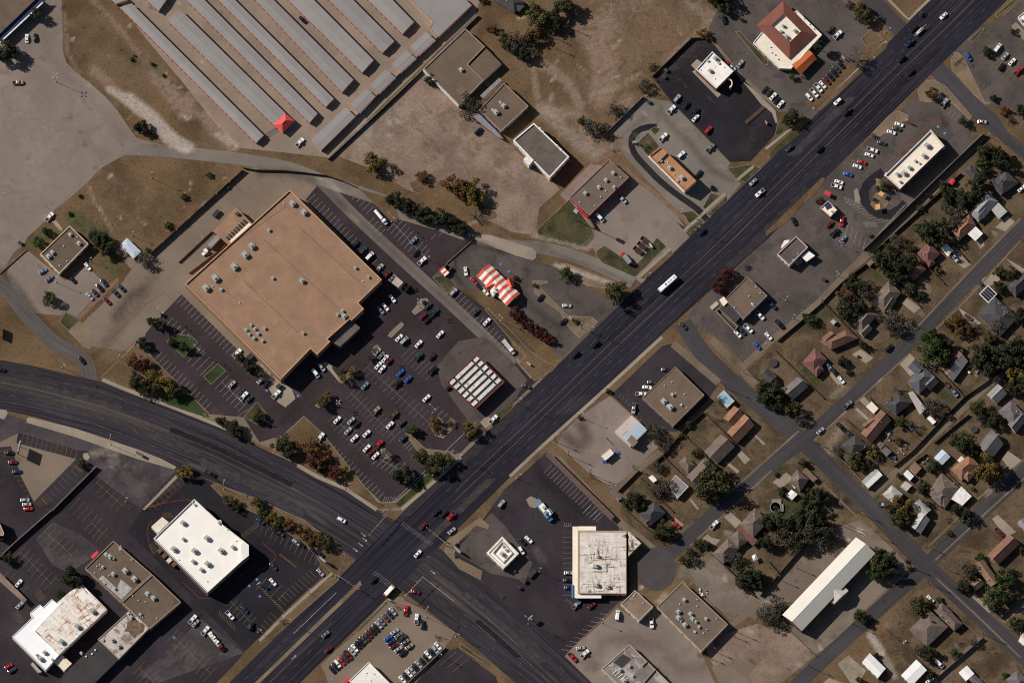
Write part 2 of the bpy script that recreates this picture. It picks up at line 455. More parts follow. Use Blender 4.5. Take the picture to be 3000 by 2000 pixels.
brush('pale', '560,1360 740,1415 880,1480 960,1540', 2.2, .75); brush('pale', '700,1370 850,1440 990,1530', 1.6, .6); brush('pale', '800,1400 1000,1500', 1.4, .5); brush('pale', '930,1560 1010,1590 1060,1610', 5, .4); brush('pale', '0,1120 160,1150 350,1210 560,1290', 2.6, .7); brush('wear', '0,1080 250,1130 480,1210 700,1300', 2, .6); brush('pale', '1260,1700 1330,1760 1450,1870', 1.6, .8); brush('pale', '1290,1690 1400,1780 1520,1890', 1.4, .6); brush('pale', '760,1960 900,1830 1040,1690', 2.0, .35); brush('pale', '1350,1330 1600,1090 1900,800 2200,510 2500,220', 1.2, .3); brush('pale', '1230,1640 1300,1700 1400,1780', 5, .45)
brush('pale', '200,1180 350,1220 430,1250', 4, .55); brush('wear', '60,1240 200,1290 300,1320', 9, .3); brush('pale', '270,1330 340,1310 330,1360', 6, .4); brush('tint', '430,1410 400,1440', 6, .3)
brush('pale', '250,1390 300,1350 400,1370', 12, .25); brush('wear', '200,1720 280,1850', 14, .35)
TL(1, 0)
for s in ('1740,1190 1520,1350', '1790,1325 1640,1460', '2000,1290 1880,1410', '2130,1300 1960,1440', '1640,1010 1560,1060', '1440,1030 1470,1020'): brush('wear', s, 1.7, .6)
for s in ('1215,1100', '1310,1130', '1235,1255'): brush('pale', s, 2.4, 1.0)
brush('tint', '1180,1330 1320,1480', 10, .6)
NL()
for s, r, st in (('2600,720 2560,760', 9, .5), ('2770,600 2800,590', 7, .8), ('2740,630 2700,600', 8, .5), ('2560,800 2600,830', 7, .6), ('2420,920 2370,960', 8, .6), ('2390,1120 2370,1080', 7, .75),
    ('2860,760 2840,720', 8, .5), ('2870,870 2860,900', 6, .6), ('2370,1400 2330,1440', 9, .7), ('2290,1490 2370,1500', 12, .8), ('2280,1380 2300,1370', 5, .8), ('2760,1150 2790,1170', 6, .75), ('2680,1110 2650,1150', 6, .3), ('2410,1130 2430,1160', 6, .4),
    ('1880,1400 1900,1440', 7, .5), ('1850,1540 1830,1480', 5, .6), ('2120,1550 2100,1580', 6, .5), ('2700,1890 2720,1930', 8, .4), ('2490,1900 2480,1960', 5, .4), ('2880,1620 2890,1600', 7, .4), ('2260,1590 2330,1620', 8, .4), ('2510,1960 2530,1980', 5, .5), ('2000,1250 2070,1310', 9, .4), ('2180,1040 2230,1060', 6, .3),
    ('3000,60 2980,20', 6, .5), ('2900,100 2870,120', 4, .6)):
 brush('veg', s, r, st)
for s, r, st in (('2470,1130 2440,1160', 4, .6), ('2470,1250 2440,1290 2420,1330', 6, .55), ('2520,1210 2540,1220', 6, .5), ('2640,1480 2620,1500', 6, .4), ('2550,1860 2590,1920 2620,1980', 4, .8), ('2900,1450 2940,1430', 6, .6), ('2480,1440 2500,1430', 5, .3), ('2100,1700 2040,1660', 12, .3),
    ('2340,1940 2300,1880', 14, .3), ('2700,820 2720,850', 5, .5), ('2760,1450 2800,1440', 5, .5), ('2940,1760 2960,1740', 5, .4), ('2860,1150 2890,1110', 4, .4)):
 brush('pale', s, r, st)
for s, r, st in (('1970,1290 2000,1330', 7, .5), ('2500,1230 2470,1210', 6, .6), ('2750,1490 2740,1520', 5, .5), ('2280,1610 2300,1620', 7, .6), ('2630,1830 2600,1830', 6, .5), ('2090,1400 2060,1380', 6, .5), ('2560,1540 2600,1500', 8, .4), ('2800,1880 2840,1860', 6, .5), ('2930,1600 2900,1580', 6, .5),
    ('1960,720 1990,700', 4, .3), ('1905,1690 1960,1650', 5, .3), ('2720,1330 2690,1300', 6, .4)):
 brush('tint', s, r, st)
rb = random.Random(21)
def scatter(n, x0, y0, x1, y1, kinds, r0, r1, st, run=12, inside=None):
 for _ in range(n):
  x, y = rb.uniform(x0, x1), rb.uniform(y0, y1)
  if inside and not inside(x, y): continue
  a = rb.choice((.76, -.8, rb.uniform(0, 3.1))); l = rb.uniform(0, run)
  brush(rb.choice(kinds), f'{x:.1f},{y:.1f} {x + l * math.cos(a):.1f},{y + l * math.sin(a):.1f}', rb.uniform(r0, r1), rb.uniform(.4, 1) * st)
NL()
scatter(700, 1800, 500, 3000, 2000, ('pale', 'tint', 'veg', 'wear', 'wear', 'veg'), .7, 3.2, .8, 22, lambda x, y: x + y > 3150)
scatter(160, 180, 0, 700, 440, ('wear', 'veg', 'pale', 'wear'), .6, 2.4, .75, 14); scatter(140, 230, 480, 720, 760, ('wear', 'veg', 'pale', 'wear'), .6, 2.2, .7, 14); scatter(220, 1500, 0, 2080, 430, ('wear', 'pale', 'veg', 'tint'), .7, 3.0, .6, 40)
scatter(170, 0, 100, 420, 800, ('wear', 'pale', 'wear'), .5, 2.6, .5, 40); scatter(150, 1000, 230, 1640, 680, ('wear', 'pale', 'wear', 'tint'), .6, 2.8, .55, 35); scatter(200, 0, 1220, 900, 2000, ('wear', 'pale', 'wear'), .5, 2.6, .5, 26)
scatter(160, 2000, 300, 2850, 1000, ('wear', 'pale', 'wear'), .5, 2.4, .5, 26); scatter(120, 380, 500, 900, 1000, ('wear', 'pale', 'wear'), .5, 2.4, .5, 30); scatter(160, 480, 600, 1450, 1480, ('wear', 'pale'), .4, 1.4, .45, 12)
# ---- ground materials
GM = dict(
 dry=ground_mat('dry_ground', (0.1265, 0.0806, 0.0436), .28, .045, patch=(0.1561, 0.1027, 0.0604), tuft=.38, grain=.2, tint=(.225, .152, .108), pale=(.36, .295, .25), wear=.5),
 lawn=ground_mat('lawn_grass', (0.050, 0.050, 0.022), .35, .08, patch=(0.092, 0.070, 0.036), patch_cut=(.45, .6), patch_scale=.12, tuft=.3, grain=.25),
 green=ground_mat('watered_grass', (0.034, 0.050, 0.018), .3, .12, tuft=.25, grain=.2),
 dirt=ground_mat('bare_dirt', (0.1936, 0.1419, 0.0924), .2, .06, patch=(0.1375, 0.0990, 0.0605), tuft=.2, grain=.14),
 worn=ground_mat('worn_lot_surface', (0.2177, 0.1713, 0.1416), .14, .03, patch=(0.1791, 0.1408, 0.1172), patch_scale=.06, crack=(0.048, 0.080, 0.280), wear=.62, grain=.08, tint=(0.192, 0.140, 0.104), pale=(0.288, 0.240, 0.200)),
 midworn=ground_mat('aged_asphalt', (0.0946, 0.0770, 0.0688), .2, .04, patch=(0.0616, 0.0528, 0.0484), patch_scale=.07, crack=(0.053, 0.066, 0.264), wear=.6, grain=.1, pale=(0.132, 0.109, 0.092), spots=.3),
 conc=ground_mat('site_concrete', (0.1936, 0.1472, 0.1099), .13, .04, joints=(.72, .69, 6.0, .16), wear=.66, grain=.06, pale=(0.258, 0.220, 0.182)),
 tanconc=ground_mat('yard_concrete', (0.244, 0.189, 0.144), .12, .05, patch=(0.202, 0.160, 0.126), patch_scale=.04, joints=(.707, .707, 5.0, .10), wear=.5, grain=.05),
 grey=ground_mat('drive_concrete', (0.176, 0.149, 0.125), .15, .04, joints=(.86, .5, 5.0, .12), wear=.6, grain=.06),
 lot=ground_mat('lot_asphalt', (0.0454, 0.0332, 0.0363), .16, .05, patch=(0.0336, 0.0255, 0.0258), crack=(0.079, 0.040, 0.165), wear=.35, grain=.1, pale=(0.073, 0.059, 0.053), spots=.3),
 dark=ground_mat('fresh_asphalt', (.0235, .0210, .0255), .2, .05, patch=(0.025, 0.022, 0.023), crack=(0.062, 0.031, 0.124), wear=.3, grain=.1, pale=(0.068, 0.056, 0.050), spots=.3),
 dark2=ground_mat('older_asphalt', (0.0377, 0.0306, 0.0353), .26, .04, patch=(0.0423, 0.0349, 0.0344), patch_scale=.05, crack=(0.059, 0.053, 0.231), wear=.5, grain=.12, pale=(0.086, 0.073, 0.066), spots=.3),
 walk=ground_mat('walk_concrete', (0.289, 0.234, 0.178), .12, .1, joints=(.73, .68, 1.8, .15), grain=.06, wear=.4),
 brick=ground_mat('brick_walk', (0.188, 0.112, 0.078), .15, .2, grain=.15),
 kerb=ground_mat('kerb_concrete', (0.281, 0.238, 0.191), .15, .3, grain=.08),
 hall=ground_mat('caliche_yard', (0.1771, 0.1383, 0.1056), .18, .03, patch=(0.1469, 0.1131, 0.0853), patch_scale=.05, grain=.12, crack=(0.064, 0.048, 0.240)),
 crackc=ground_mat('broken_slab', (0.180, 0.144, 0.110), .15, .05, patch=(0.136, 0.104, 0.072), patch_scale=.08, crack=(0.176, 0.080, 0.480), grain=.12),
 vac=ground_mat('rough_vacant_lot', (0.2309, 0.1620, 0.1198), .24, .05, patch=(0.1560, 0.1125, 0.0829), patch_scale=.07, patch_cut=(.48, .62), crack=(.1, .12, .35), tuft=.22, grain=.16, pale=(.34, .29, .24), tint=(.22, .155, .115), gscale=.9),
 road=road_mat('road_asphalt', (0.0213, 0.0193, 0.0268), .5, 1.65),
 road2=road_mat('cross_road_asphalt', (0.0320, 0.0276, 0.0323), .5, 1.7),
 street=road_mat('street_asphalt', (0.0556, 0.0491, 0.0502), .85, 1.15),
 gstreet=road_mat('worn_street', (0.092, 0.080, 0.073), .8, 1.2),
 lane=ground_mat('lane_concrete', (.128, .108, .092), .2, .05, joints=(.72, .69, 5.0, .15), wear=.5, grain=.08, pale=(.2, .17, .145)),
 alley=ground_mat('alley_surface', (0.1586, 0.1198, 0.0873), .16, .08, grain=.1, wear=.5),
)
PAINT_W = plain('white_road_paint', (.40, .38, .35), .7, var=.3, scale=1.2)
PAINT_F = plain('faded_white_paint', (.105, .10, .10), .8, var=.4, scale=.8)
PAINT_Y = plain('yellow_road_paint', (.27, .165, .045), .75, var=.35, scale=.8)
PAINT_YF = plain('faded_yellow_paint', (.165, .12, .055), .8, var=.4, scale=.8)
PAINT_R = plain('red_kerb_paint', (.40, .055, .045), .75, var=.3, scale=.8)
PAINT_B = plain('blue_pavement_paint', (.07, .16, .36), .8, var=.3)
# ---- the ground itself: one sheet to the horizon
def base_ground():
 xs = np.concatenate([[-9000, -3000, -1000, -500, -340], np.arange(-290, 291, 1.6), [340, 500, 1000, 3000, 9000]])
 ys = np.concatenate([[-9000, -3000, -1000, -500, -260], np.arange(-205, 206, 1.6), [260, 500, 1000, 3000, 9000]])
 nx, ny = len(xs), len(ys)
 gx, gy = np.meshgrid(xs, ys); co = np.stack([gx.ravel(), gy.ravel(), np.zeros(nx * ny)], 1)
 i = np.arange((ny - 1) * nx).reshape(ny - 1, nx)[:, :-1].ravel()
 f = np.stack([i, i + 1, i + 1 + nx, i + nx], 1)
 me = bpy.data.meshes.new('ground'); me.from_pydata(co.tolist(), [], f.tolist()); me.materials.append(GM['dry']); me.update()
 marks(me); tag(link('ground', me), kind='structure')
base_ground()
NL()
sheet('parking_lot', '-25,-25 180,-25 183,60 184,150 195,185 215,205 270,250 310,285 345,325 385,385 400,405 500,432 510,447 380,447 345,465 300,490 260,530 205,580 165,610 130,650 80,695 70,715 40,740 10,790 -25,800', GM['worn'], 1)
sheet('storage_yard', '330,-25 1415,-25 1392,45 962,462 860,450 765,440 690,432 605,330 530,235 420,105', GM['tanconc'], 1)
sheet('parking_lot', '985,455 1090,360 1240,210 1345,305 1410,370 1500,430 1530,460 1610,520 1640,555 1580,610 1572,665 1575,690 1500,680 1400,630 1320,590 1200,560 1100,500', GM['vac'], 1)
sheet('service_yard', '440,745 711,500 760,485 850,492 950,512 1053,553 1395,705 1310,790 1270,830 1330,880 1440,980 1560,1090 1590,1110 1500,1190 1395,1295 1290,1395 1170,1495 1112,1495 870,1350 650,1245 300,1112 380,1030 240,1010 228,960 350,840 395,775', GM['conc'], 1)
sheet('parking_lot', '532,862 700,1028 790,1128 835,1190 865,1165 848,1140 822,1112 1000,960 1118,820 895,585 945,525 1053,553 1160,640 1385,705 1310,772 1265,812 1310,860 1345,846 1423,905 1495,995 1516,1064 1554,1108 1590,1100 1500,1185 1381,1293 1350,1325 1290,1345 1247,1386 1193,1438 1155,1469 1117,1470 1062,1418 944,1268 890,1217 828,1274 760,1295 714,1222 612,1212 446,1048 420,1000 427,975 478,918', GM['lot'], 2)
strip('driveway', '905,505 950,540 1010,605 1100,690 1220,800 1330,900 1420,985 1505,1068', 6.0, GM['lane'], 3, across=6)
sheet('car_wash_apron', '1343,1000 1420,985 1500,1060 1545,1112 1500,1185 1404,1275 1292,1124 1279,1073', GM['midworn'], 4)
sheet('parking_lot', '1310,772 1390,705 1500,745 1570,765 1620,780 1700,830 1790,880 1840,866 1806,905 1740,960 1700,1000 1645,1050 1600,1000 1500,900 1423,850 1345,846 1310,860 1265,812', GM['midworn'], 3)
sheet('parking_lot', '1640,570 1730,480 1840,495 1985,635 2025,690 1880,830 1850,810 1760,760 1735,725 1740,700 1740,670 1720,650', GM['worn'], 2)
sheet('parking_lot', '1884,285 1962,297 2141,475 2128,497 2170,538 2131,589 2083,640 2055,660 1978,612 1886,519 1822,446 1788,437 1787,424 1832,402 1774,398', GM['grey'], 2)
sheet('parking_lot', '2106,20 2250,-25 2457,-10 2547,86 2524,115 2537,137 2473,198 2355,296 2400,322 2375,345 2345,340 2282,328 2243,303 2179,239 2096,130 2075,85', GM['midworn'], 2)
sheet('parking_lot', '2026,116 2074,114 2096,137 2179,239 2243,303 2275,345 2278,383 2252,415 2200,472 2138,475 1969,300 1912,228', GM['dark'], 3)
sheet('parking_lot', '2674,287 2760,285 2850,350 2845,400 2880,395 2530,735 2400,870 2290,985 2240,1020 2190,1075 2130,1010 2020,940 2015,920 2250,700 2350,605 2410,535 2520,430 2620,345', GM['midworn'], 1)
sheet('parking_lot', '2780,160 2860,85 2930,60 3020,-25 3020,360 2900,310 2850,260', GM['midworn'], 1)
sheet('parking_lot', '1390,1555 1480,1430 1545,1375 1600,1325 1785,1500 1810,1540 1840,1640 1850,1740 1819,1757 1691,1879 1650,1926 1500,1790 1407,1695 1330,1620 1325,1600', GM['dark2'], 1)
sheet('parking_lot', '1400,1545 1440,1500 1480,1540 1560,1650 1540,1700 1440,1680 1330,1612', GM['midworn'], 2)
sheet('parking_lot', '-25,1200 520,1360 620,1410 745,1470 890,1550 930,1620 945,1690 760,1850 700,1930 610,2025 -25,2025', GM['dark2'], 1)
sheet('parking_lot', '373,1557 415,1494 545,1405 620,1415 900,1560 935,1690 717,1908 430,1610', GM['dark'], 2)
GREY2 = ground_mat('greying_asphalt', (.062, .051, .054), .3, .05, patch=(.085, .072, .072), patch_scale=.08, crack=(.1, .1, .4), grain=.12, spots=.3)
TL(0, 2); sheet('parking_lot', '860,905 1000,965 1615,1185 1290,1530 1150,1430 880,1230 760,1100', GREY2, 2); sheet('parking_lot', '0,650 240,720 700,870 960,960 940,1010 720,1000 220,850 160,845 0,960', GREY2, 2.4)
TL(0, 3); sheet('parking_lot', '330,240 480,90 720,190 930,350 640,560 480,480', GREY2, 2); sheet('parking_lot', '1450,1568 2240,1290 1850,980 1280,1500', GREY2, 2)
NL()
sheet('plaza', '53,1268 48,1297 223,1344 99,1469 64,1399 32,1306 -25,1312 -25,1305 20,1285', GM['walk'] if 0 else GM['conc'], 3)
TL(1, 3)
sheet('car_lot', '1190,800 1330,770 1550,910 1830,1100 1790,1170 1680,1300 1400,1650 700,1650 600,1400 730,1270 920,1110', GM['conc'], 2)
sheet('parking_lot', '1850,1240 2060,1400 2200,1500 2250,1650 1400,1650 1680,1320', GM['dark2'], 1)
TL(2, 2)
sheet('parking_lot', '1380,40 1470,20 1900,390 1780,560 1500,830 1270,800 1100,660 910,490', GM['dark2'], 2)
sheet('parking_lot', '900,500 1090,670 1240,830 1340,970 1130,1170 920,1350 690,1190 410,940 480,830 600,700', GM['worn'], 2)
TL(2, 3)
sheet('parking_lot', '150,-280 330,-510 900,0 540,140 540,790 1000,800 600,1190 470,1335 200,1030 120,640 330,330 150,100', GM['dark'] if 0 else GM['dark2'], 3)
sheet('paved_yard', '1520,600 1560,450 1830,380 2220,770 2010,1000 1620,600', GM['crackc'], 2)
sheet('paved_yard', '450,1330 830,1010 960,870 1170,1000 1350,860 1500,700 1740,1290 1900,1650 700,1650', GM['worn'], 1)
sheet('paved_yard', '1830,1420 1950,1370 2150,1520 2250,1650 1950,1650', GM['conc'], 2)
TL(3, 3)
sheet('hall_yard', '-700,800 -20,720 330,330 640,130 860,70 1120,310 1250,440 1330,640 1100,690 600,1190 420,1310 200,1080 -50,1000', GM['hall'], 1)
sheet('vacant_lot', '-600,1180 -100,1020 190,1090 430,1310 120,1568 -400,1650', GM['vac'], 1)
TL(0, 1)
sheet('parking_lot', '90,880 250,730 600,1010 790,870 980,1050 700,1340 600,1290 560,1330 330,1310 130,1100 60,960', GM['worn'], 2)
sheet('brick_path', '1075,980 1100,1010 740,1365 700,1340', GM['brick'], 4, 4)
sheet('path', '480,470 510,450 580,540 560,560', GM['walk'], 2, 4)
sheet('walkway', '1105,690 1240,830 1270,860 1200,900 1060,730', GM['walk'] if 0 else GM['conc'], 2, 4)
TL(1, 2)
sheet('walkway', '40,200 90,190 230,345 330,440 362,525 270,605 200,560 150,490 110,420 60,330', GM['walk'], 4, 3)
sheet('walkway', '600,200 640,185 700,225 700,250 790,370 770,380 660,250', GM['walk'], 4, 4)
sheet('walkway', '2150,700 2180,740 2110,800 2060,740 2120,680', GM['walk'], 5, 4)
# ---- roads
NL()
strip('driveway', '365,437 450,440 560,450 700,465 850,490 920,520 1010,550 1120,585 1220,630 1340,680 1466,720 1580,722 1700,755 1790,793 1856,828', 6.6, GM['grey'], 5, across=6)
strip('road', '-60,790 0,830 45,880 110,960 180,1020 235,1045 260,1075 262,1120', 8.0, GM['gstreet'], 3, across=6)
strip('residential_street', '1905,1668 2010,1580 2130,1470 2250,1365 2355,1290 2489,1172 2649,1020 2696,968 2888,775 3040,620', 7.6, GM['street'], 4, smooth=1)
strip('residential_street', '2000,945 2052,1032 2154,1128 2250,1204 2355,1293 2457,1395 2553,1488 2633,1572 2712,1656 2824,1761 2920,1848 3050,1965', 9.2, GM['street'], 3, smooth=1)
strip('residential_street', '3050,1335 2888,1488 2792,1580 2712,1656 2633,1730 2505,1846 2378,1962 2310,2030', 7.6, GM['street'], 4, smooth=1)
strip('residential_street', '2530,-25 2590,40 2640,90 2750,205 2824,287 2904,357 3050,480', 9.0, GM['street'], 3, smooth=1)
TL(2, 3)
sheet('cul_de_sac', [G(1325 + 185 * math.cos(a), 520 + 200 * math.sin(a)) for a in np.linspace(0, 2 * math.pi, 25)[:-1]], plain('cul_de_sac_asphalt', (.070, .0615, .060), var=.1, scale=.15, spec=.04), 5, None)
NL()
YARD = ground_mat('garden_ground', (.094, .065, .039), .38, .06, patch=(.145, .102, .062), patch_scale=.09, patch_cut=(.48, .62), tuft=.4, grain=.25, veg=(.05, .052, .024), tint=(.15, .10, .066), pale=(.24, .19, .14))
for s in ('2180,1092 2560,742 2885,405 3060,545 3060,2060 2560,2060 2640,1700 2700,1650 2480,1420 2350,1290', '1815,1500 1870,1385 1950,1310 2035,1225 2150,1115 2345,1290 2250,1370 2010,1580 1930,1640', '2000,1600 2250,1380 2355,1300 2540,1490 2480,1520 2260,1730 2060,1640 1990,1660'):
 sheet('garden_ground', s, YARD, .5, 2.0)
strip('alley', '2880,400 2740,555 2560,733 2480,800 2395,890 2262,995 2165,1085', 3.6, GM['alley'], 4, smooth=0, across=3)
strip('alley', '3040,1000 2888,1134 2700,1310 2555,1450', 3.6, GM['alley'], 2, smooth=0, across=3)
strip('alley', '1610,1318 1780,1500 1910,1605 1925,1625', 4.2, GM['alley'], 4, smooth=0, across=3)
strip('alley', '1945,1315 1870,1375 1790,1450', 3.6, GM['alley'], 5, smooth=0, across=3)
strip('alley', '2260,1745 2140,1830 2060,1880', 4.0, GM['hall'], 2, smooth=0, across=3)
strip('alley', '2935,1815 3040,1725', 4.5, GM['alley'], 2, smooth=0, across=3)
strip('alley', '2880,1868 2780,1960 2700,2040', 4.5, GM['alley'], 2, smooth=0, across=3)
MAIN_L = GP('640,2030 750,1921 995,1688 1180,1500 1500,1198 1704,1000 2080,637 2250,475 2664,64 2747,-20')
MAIN_R = GP('850,2030 877,2000 1132,1752 1500,1390 1914,1000 2250,698 2436,505 2690,252 2951,0 2985,-35')
band('road', MAIN_L, MAIN_R, GM['road'], 7, across=14)
CR_T = GP('-25,1052 0,1054 100,1072 223,1102 296,1118 478,1185 654,1255 798,1328 871,1360 1008,1434 1110,1496 1200,1560')
CR_B = GP('-25,1196 0,1198 100,1220 223,1255 350,1296 478,1348 622,1408 750,1466 893,1548 973,1586 1040,1640 1120,1700')
band('road', CR_T, CR_B, GM['road2'], 6, across=14)
SE_T = GP('1200,1540 1305,1618 1407,1698 1500,1777 1650,1917 1720,1985 1770,2035')
SE_B = GP('1100,1680 1196,1745 1247,1784 1372,1879 1500,1991 1545,2035')
band('road', SE_T, SE_B, GM['road2'], 6, across=14)
# ---- kerbed islands, lawns and verges
def island(name, s, m, h=.13, w=.18, step=2.0, kerb=True):
 p = ccw(GP(s) if isinstance(s, str) else s)
 sheet(name, inset(p, w) if kerb else p, m, 0, step, z=h)
 if kerb:
  q = inset(p, w); mb = MB(); n = len(p)
  for i in range(n):
   a, b = p[i], p[(i + 1) % n]; c, d = q[(i + 1) % n], q[i]
   mb.face([(a.x, a.y, 0), (b.x, b.y, 0), (b.x, b.y, h + .012), (a.x, a.y, h + .012)])
   mb.face([(a.x, a.y, h + .012), (b.x, b.y, h + .012), (c.x, c.y, h + .012), (d.x, d.y, h + .012)])
   mb.face([(d.x, d.y, h + .012), (c.x, c.y, h + .012), (c.x, c.y, h - .05), (d.x, d.y, h - .05)])
  tag(mb.build('kerb', GM['kerb']), kind='structure')
TL(2, 1)
island('lawn', '525,262 640,400 740,540 745,590 680,660 600,700 520,710 380,680 260,630 230,570 240,530', GM['lawn'])
island('lawn', '850,685 990,780 1130,870 1200,800 1330,612 1420,695 1130,980 830,850 775,790 775,735', GM['lawn'])
island('verge', '1180,985 1460,735 1485,765 1230,995', GM['dry'], kerb=False)
island('traffic_island', '-370,590 -200,590 0,655 190,715 225,750 220,800 190,825 0,770 -330,650', GM['walk'])
island('verge', '390,865 500,850 700,930 905,1025 860,1085 700,1060 450,920', GM['dirt'])
island('verge', '185,1010 330,1015 330,1030 240,1050 350,1170 510,1330 740,1345 790,1390 620,1540 520,1440 440,1300 210,1130', GM['dirt'])
island('verge', '1560,380 1660,370 1720,420 1630,490', GM['lawn']); island('verge', '1500,462 1600,520 1572,548', GM['green'])
island('verge', '1600,570 1740,450 1750,490 1630,610', GM['lawn'], kerb=False); island('verge', '1750,335 1830,200 1912,228 1772,360', GM['lawn']); island('verge', '1795,400 1970,235 1975,270 1835,415', GM['lawn'], kerb=False)
island('verge', '1975,-20 2065,85 2150,110 2290,-20 2200,-60', GM['lawn'])
strip('pavement', '1575,555 1710,440 1780,370 1960,210', 1.6, GM['walk'], 8, smooth=0, across=2); strip('pavement', '1160,985 1460,715', 1.5, GM['walk'], 8, smooth=0, across=2); strip('pavement', '2070,85 2220,-40', 1.6, GM['walk'], 11, smooth=0, across=2)
strip('brick_path', '1010,-20 1330,220 1640,500', 2.4, GM['brick'], 6, smooth=0, across=2)
TL(2, 0)
island('lawn', '1250,1212 1358,1350 1252,1440 1150,1312', GM['lawn']); island('lawn', '1265,1190 1320,1165 1358,1180 1355,1205 1310,1245', GM['lawn'])
island('verge', '905,1360 960,1295 1010,1300 1022,1400 1000,1420', GM['dirt'])
strip('drive_through_lane', '1330,1165 1230,1165 1140,1205 1100,1260 1090,1330 1130,1430 1230,1530 1330,1640 1500,1780 1620,1860 1720,1930 1790,2020', 3.3, GM['dark'], 4, across=3)
sheet('concrete_pad', '1655,660 1690,640 1920,870 1890,900', GM['walk'], 4, 4); sheet('concrete_pad', '1645,600 1700,545 1760,590 1690,650', GM['walk'], 5, 4)
island('verge', '2050,290 2095,290 2352,560 2352,600 2300,590', GM['lawn']); island('verge', '1870,420 1890,415 2130,720 2440,960 2430,985 2110,745', GM['dirt'])
island('verge', '2110,740 2140,740 2330,930 2420,1020 2440,1130 2420,1130 2390,1040 2290,960', GM['walk'])
TL(3, 0)
island('verge', '855,360 940,270 1000,300 1060,370 900,430', GM['dry']); island('verge', '320,940 440,1000 860,590 760,560 700,640', GM['dry'], kerb=False)
strip('pavement', '410,1000 760,690 900,560 1090,380', 1.5, GM['walk'], 8, smooth=0, across=2); island('verge', '440,1020 870,625 880,650 480,1020', GM['dry'], kerb=False); island('verge', '860,570 1060,400 1105,390 1080,450 930,585', GM['dry'], kerb=False)
island('verge', '90,1120 120,1110 240,1170 60,1260', GM['lawn']); island('verge', '20,1400 250,1180 285,1240 20,1450', GM['lawn'], kerb=False); strip('pavement', '-20,1370 240,1160', 1.4, GM['walk'], 9, smooth=0, across=2)
island('lawn', '1060,-40 1550,-40 1290,150 1250,160', GM['dry']); strip('pavement', '1080,-30 1290,185 1510,-30', 1.6, GM['walk'], 12, smooth=0, across=2)
island('verge', '2085,140 2300,-40 2340,-40 2110,165', GM['lawn']); island('verge', '1845,370 1960,260 1990,265 1880,395', GM['lawn']); island('verge', '1680,540 1740,478 1800,530 1990,930 2050,950 2000,965 1900,880 1690,640', GM['dirt'])
sheet('verge', '1700,600 1790,520 1800,545 1730,620', GM['lawn'], 0, 2, z=.16)
island('verge', '1370,830 1460,740 1530,735 1640,800 1760,940 1875,1070 1850,1105 1700,960 1560,900 1490,945 1400,930', GM['dirt']); island('verge', '950,1230 1110,1060 1200,1020 1290,1060 1290,1110 1230,1120 1010,1270', GM['dirt'])
island('verge', '2100,1050 2200,960 2290,1030 2200,1160 2352,1230 2352,1330 2200,1210', GM['dry'], kerb=False)
sheet('patio_gravel', '2235,240 2275,205 2352,280 2352,370 2260,320', GM['tanconc'], 3, 4)
TL(3, 1)
strip('drive_through_lane', '1060,10 930,100 870,190 890,290 960,370 1080,420 1190,380 1270,300', 5.0, GM['dark'], 3, across=3)
sheet('walkway', '960,240 1020,180 1100,200 1130,260 1080,340 990,370 940,310', GM['dirt'], 4, 3); sheet('walkway', '790,180 820,160 850,260 840,300 800,290', GM['walk'], 4, 4)
island('verge', '990,70 1050,90 1180,190 1100,190 1000,170', GM['dirt']); island('verge', '-20,600 160,480 300,330 430,220 530,80 500,60 250,300 -20,560', GM['dry'], kerb=False)
TL(1, 1)
island('verge', '1625,985 1740,935 1835,1050 1762,1130', GM['lawn']); island('verge', '950,172 1190,235 1290,350 1310,440 1250,470', GM['dry'], kerb=False)
island('verge', '2100,1275 2130,1262 2352,1480 2500,1640 2620,1730 2760,1790 2720,1840 2560,1930 2410,1768 2480,1700 2352,1568', GM['dry'])
island('traffic_island', '1430,1295 1520,1180 1570,1170 1585,1195 1540,1270 1460,1325', GM['tanconc']); island('traffic_island', '1210,1520 1225,1490 1335,1388 1360,1410 1350,1430 1245,1532', GM['tanconc'])
island('verge', '1410,110 1580,60 1900,200 2200,380 2215,420 2150,450 1880,330 1450,190', GM['dry'], kerb=False)
TL(0, 2)
island('verge', '930,325 1240,30 1300,60 1400,150 1920,655 1930,690 1700,640 1480,560 1200,470 950,360', GM['dry'])
sheet('lawn', '1400,505 1520,520 1740,480 1930,700 1740,650 1540,580', GM['green'], 0, 2, z=.17)
island('lawn', '1868,322 2002,200 2075,270 1942,395', GM['green']); island('lawn', '1530,0 1610,-70 1760,-50 1820,10 1690,145', GM['green'])
strip('pavement', '940,350 1200,460 1480,560 1760,670 2060,790 2180,850', 2.0, GM['walk'], 11, smooth=1, across=2)
island('verge', '245,705 275,695 700,800 960,890 1250,985 1480,1075 1620,1150 1600,1175 1250,1075 700,880 245,745', GM['walk'])
island('verge', '-60,615 60,630 72,660 40,715 -60,690', GM['walk']); island('verge', '1935,1320 1980,1300 2352,1440 2800,1640 3130,1900 3170,1960 3160,2020 3090,2160 2930,2010 2900,1960 2740,1820 2352,1580 2050,1440', GM['dry'])
sheet('verge', '1310,1540 1620,1220 1640,1240 1330,1550', GM['walk'], 4, 4)
island('verge', '760,1030 800,1022 828,1060 810,1090 770,1085', GM['walk'])
TL(0, 1)
island('lawn', '380,1190 440,1110 480,1105 515,1140 500,1210 450,1255 400,1245', GM['lawn']); island('verge', '545,1390 600,1295 730,1370 630,1470', GM['lawn'])
island('verge', '630,1475 735,1380 850,1500 830,1640 760,1610', GM['dirt'])
TL(1, 2)
island('verge', '245,870 440,682 610,840 980,1305 1120,1470 1160,1480 1280,1475 1390,1380 1560,1215 1690,1240 1330,1530 1120,1545 800,1345 380,1130 150,1020', GM['dry'])
sheet('lawn', '1285,1490 1400,1385 1565,1225 1640,1235 1320,1520', GM['green'], 0, 2, z=.17)
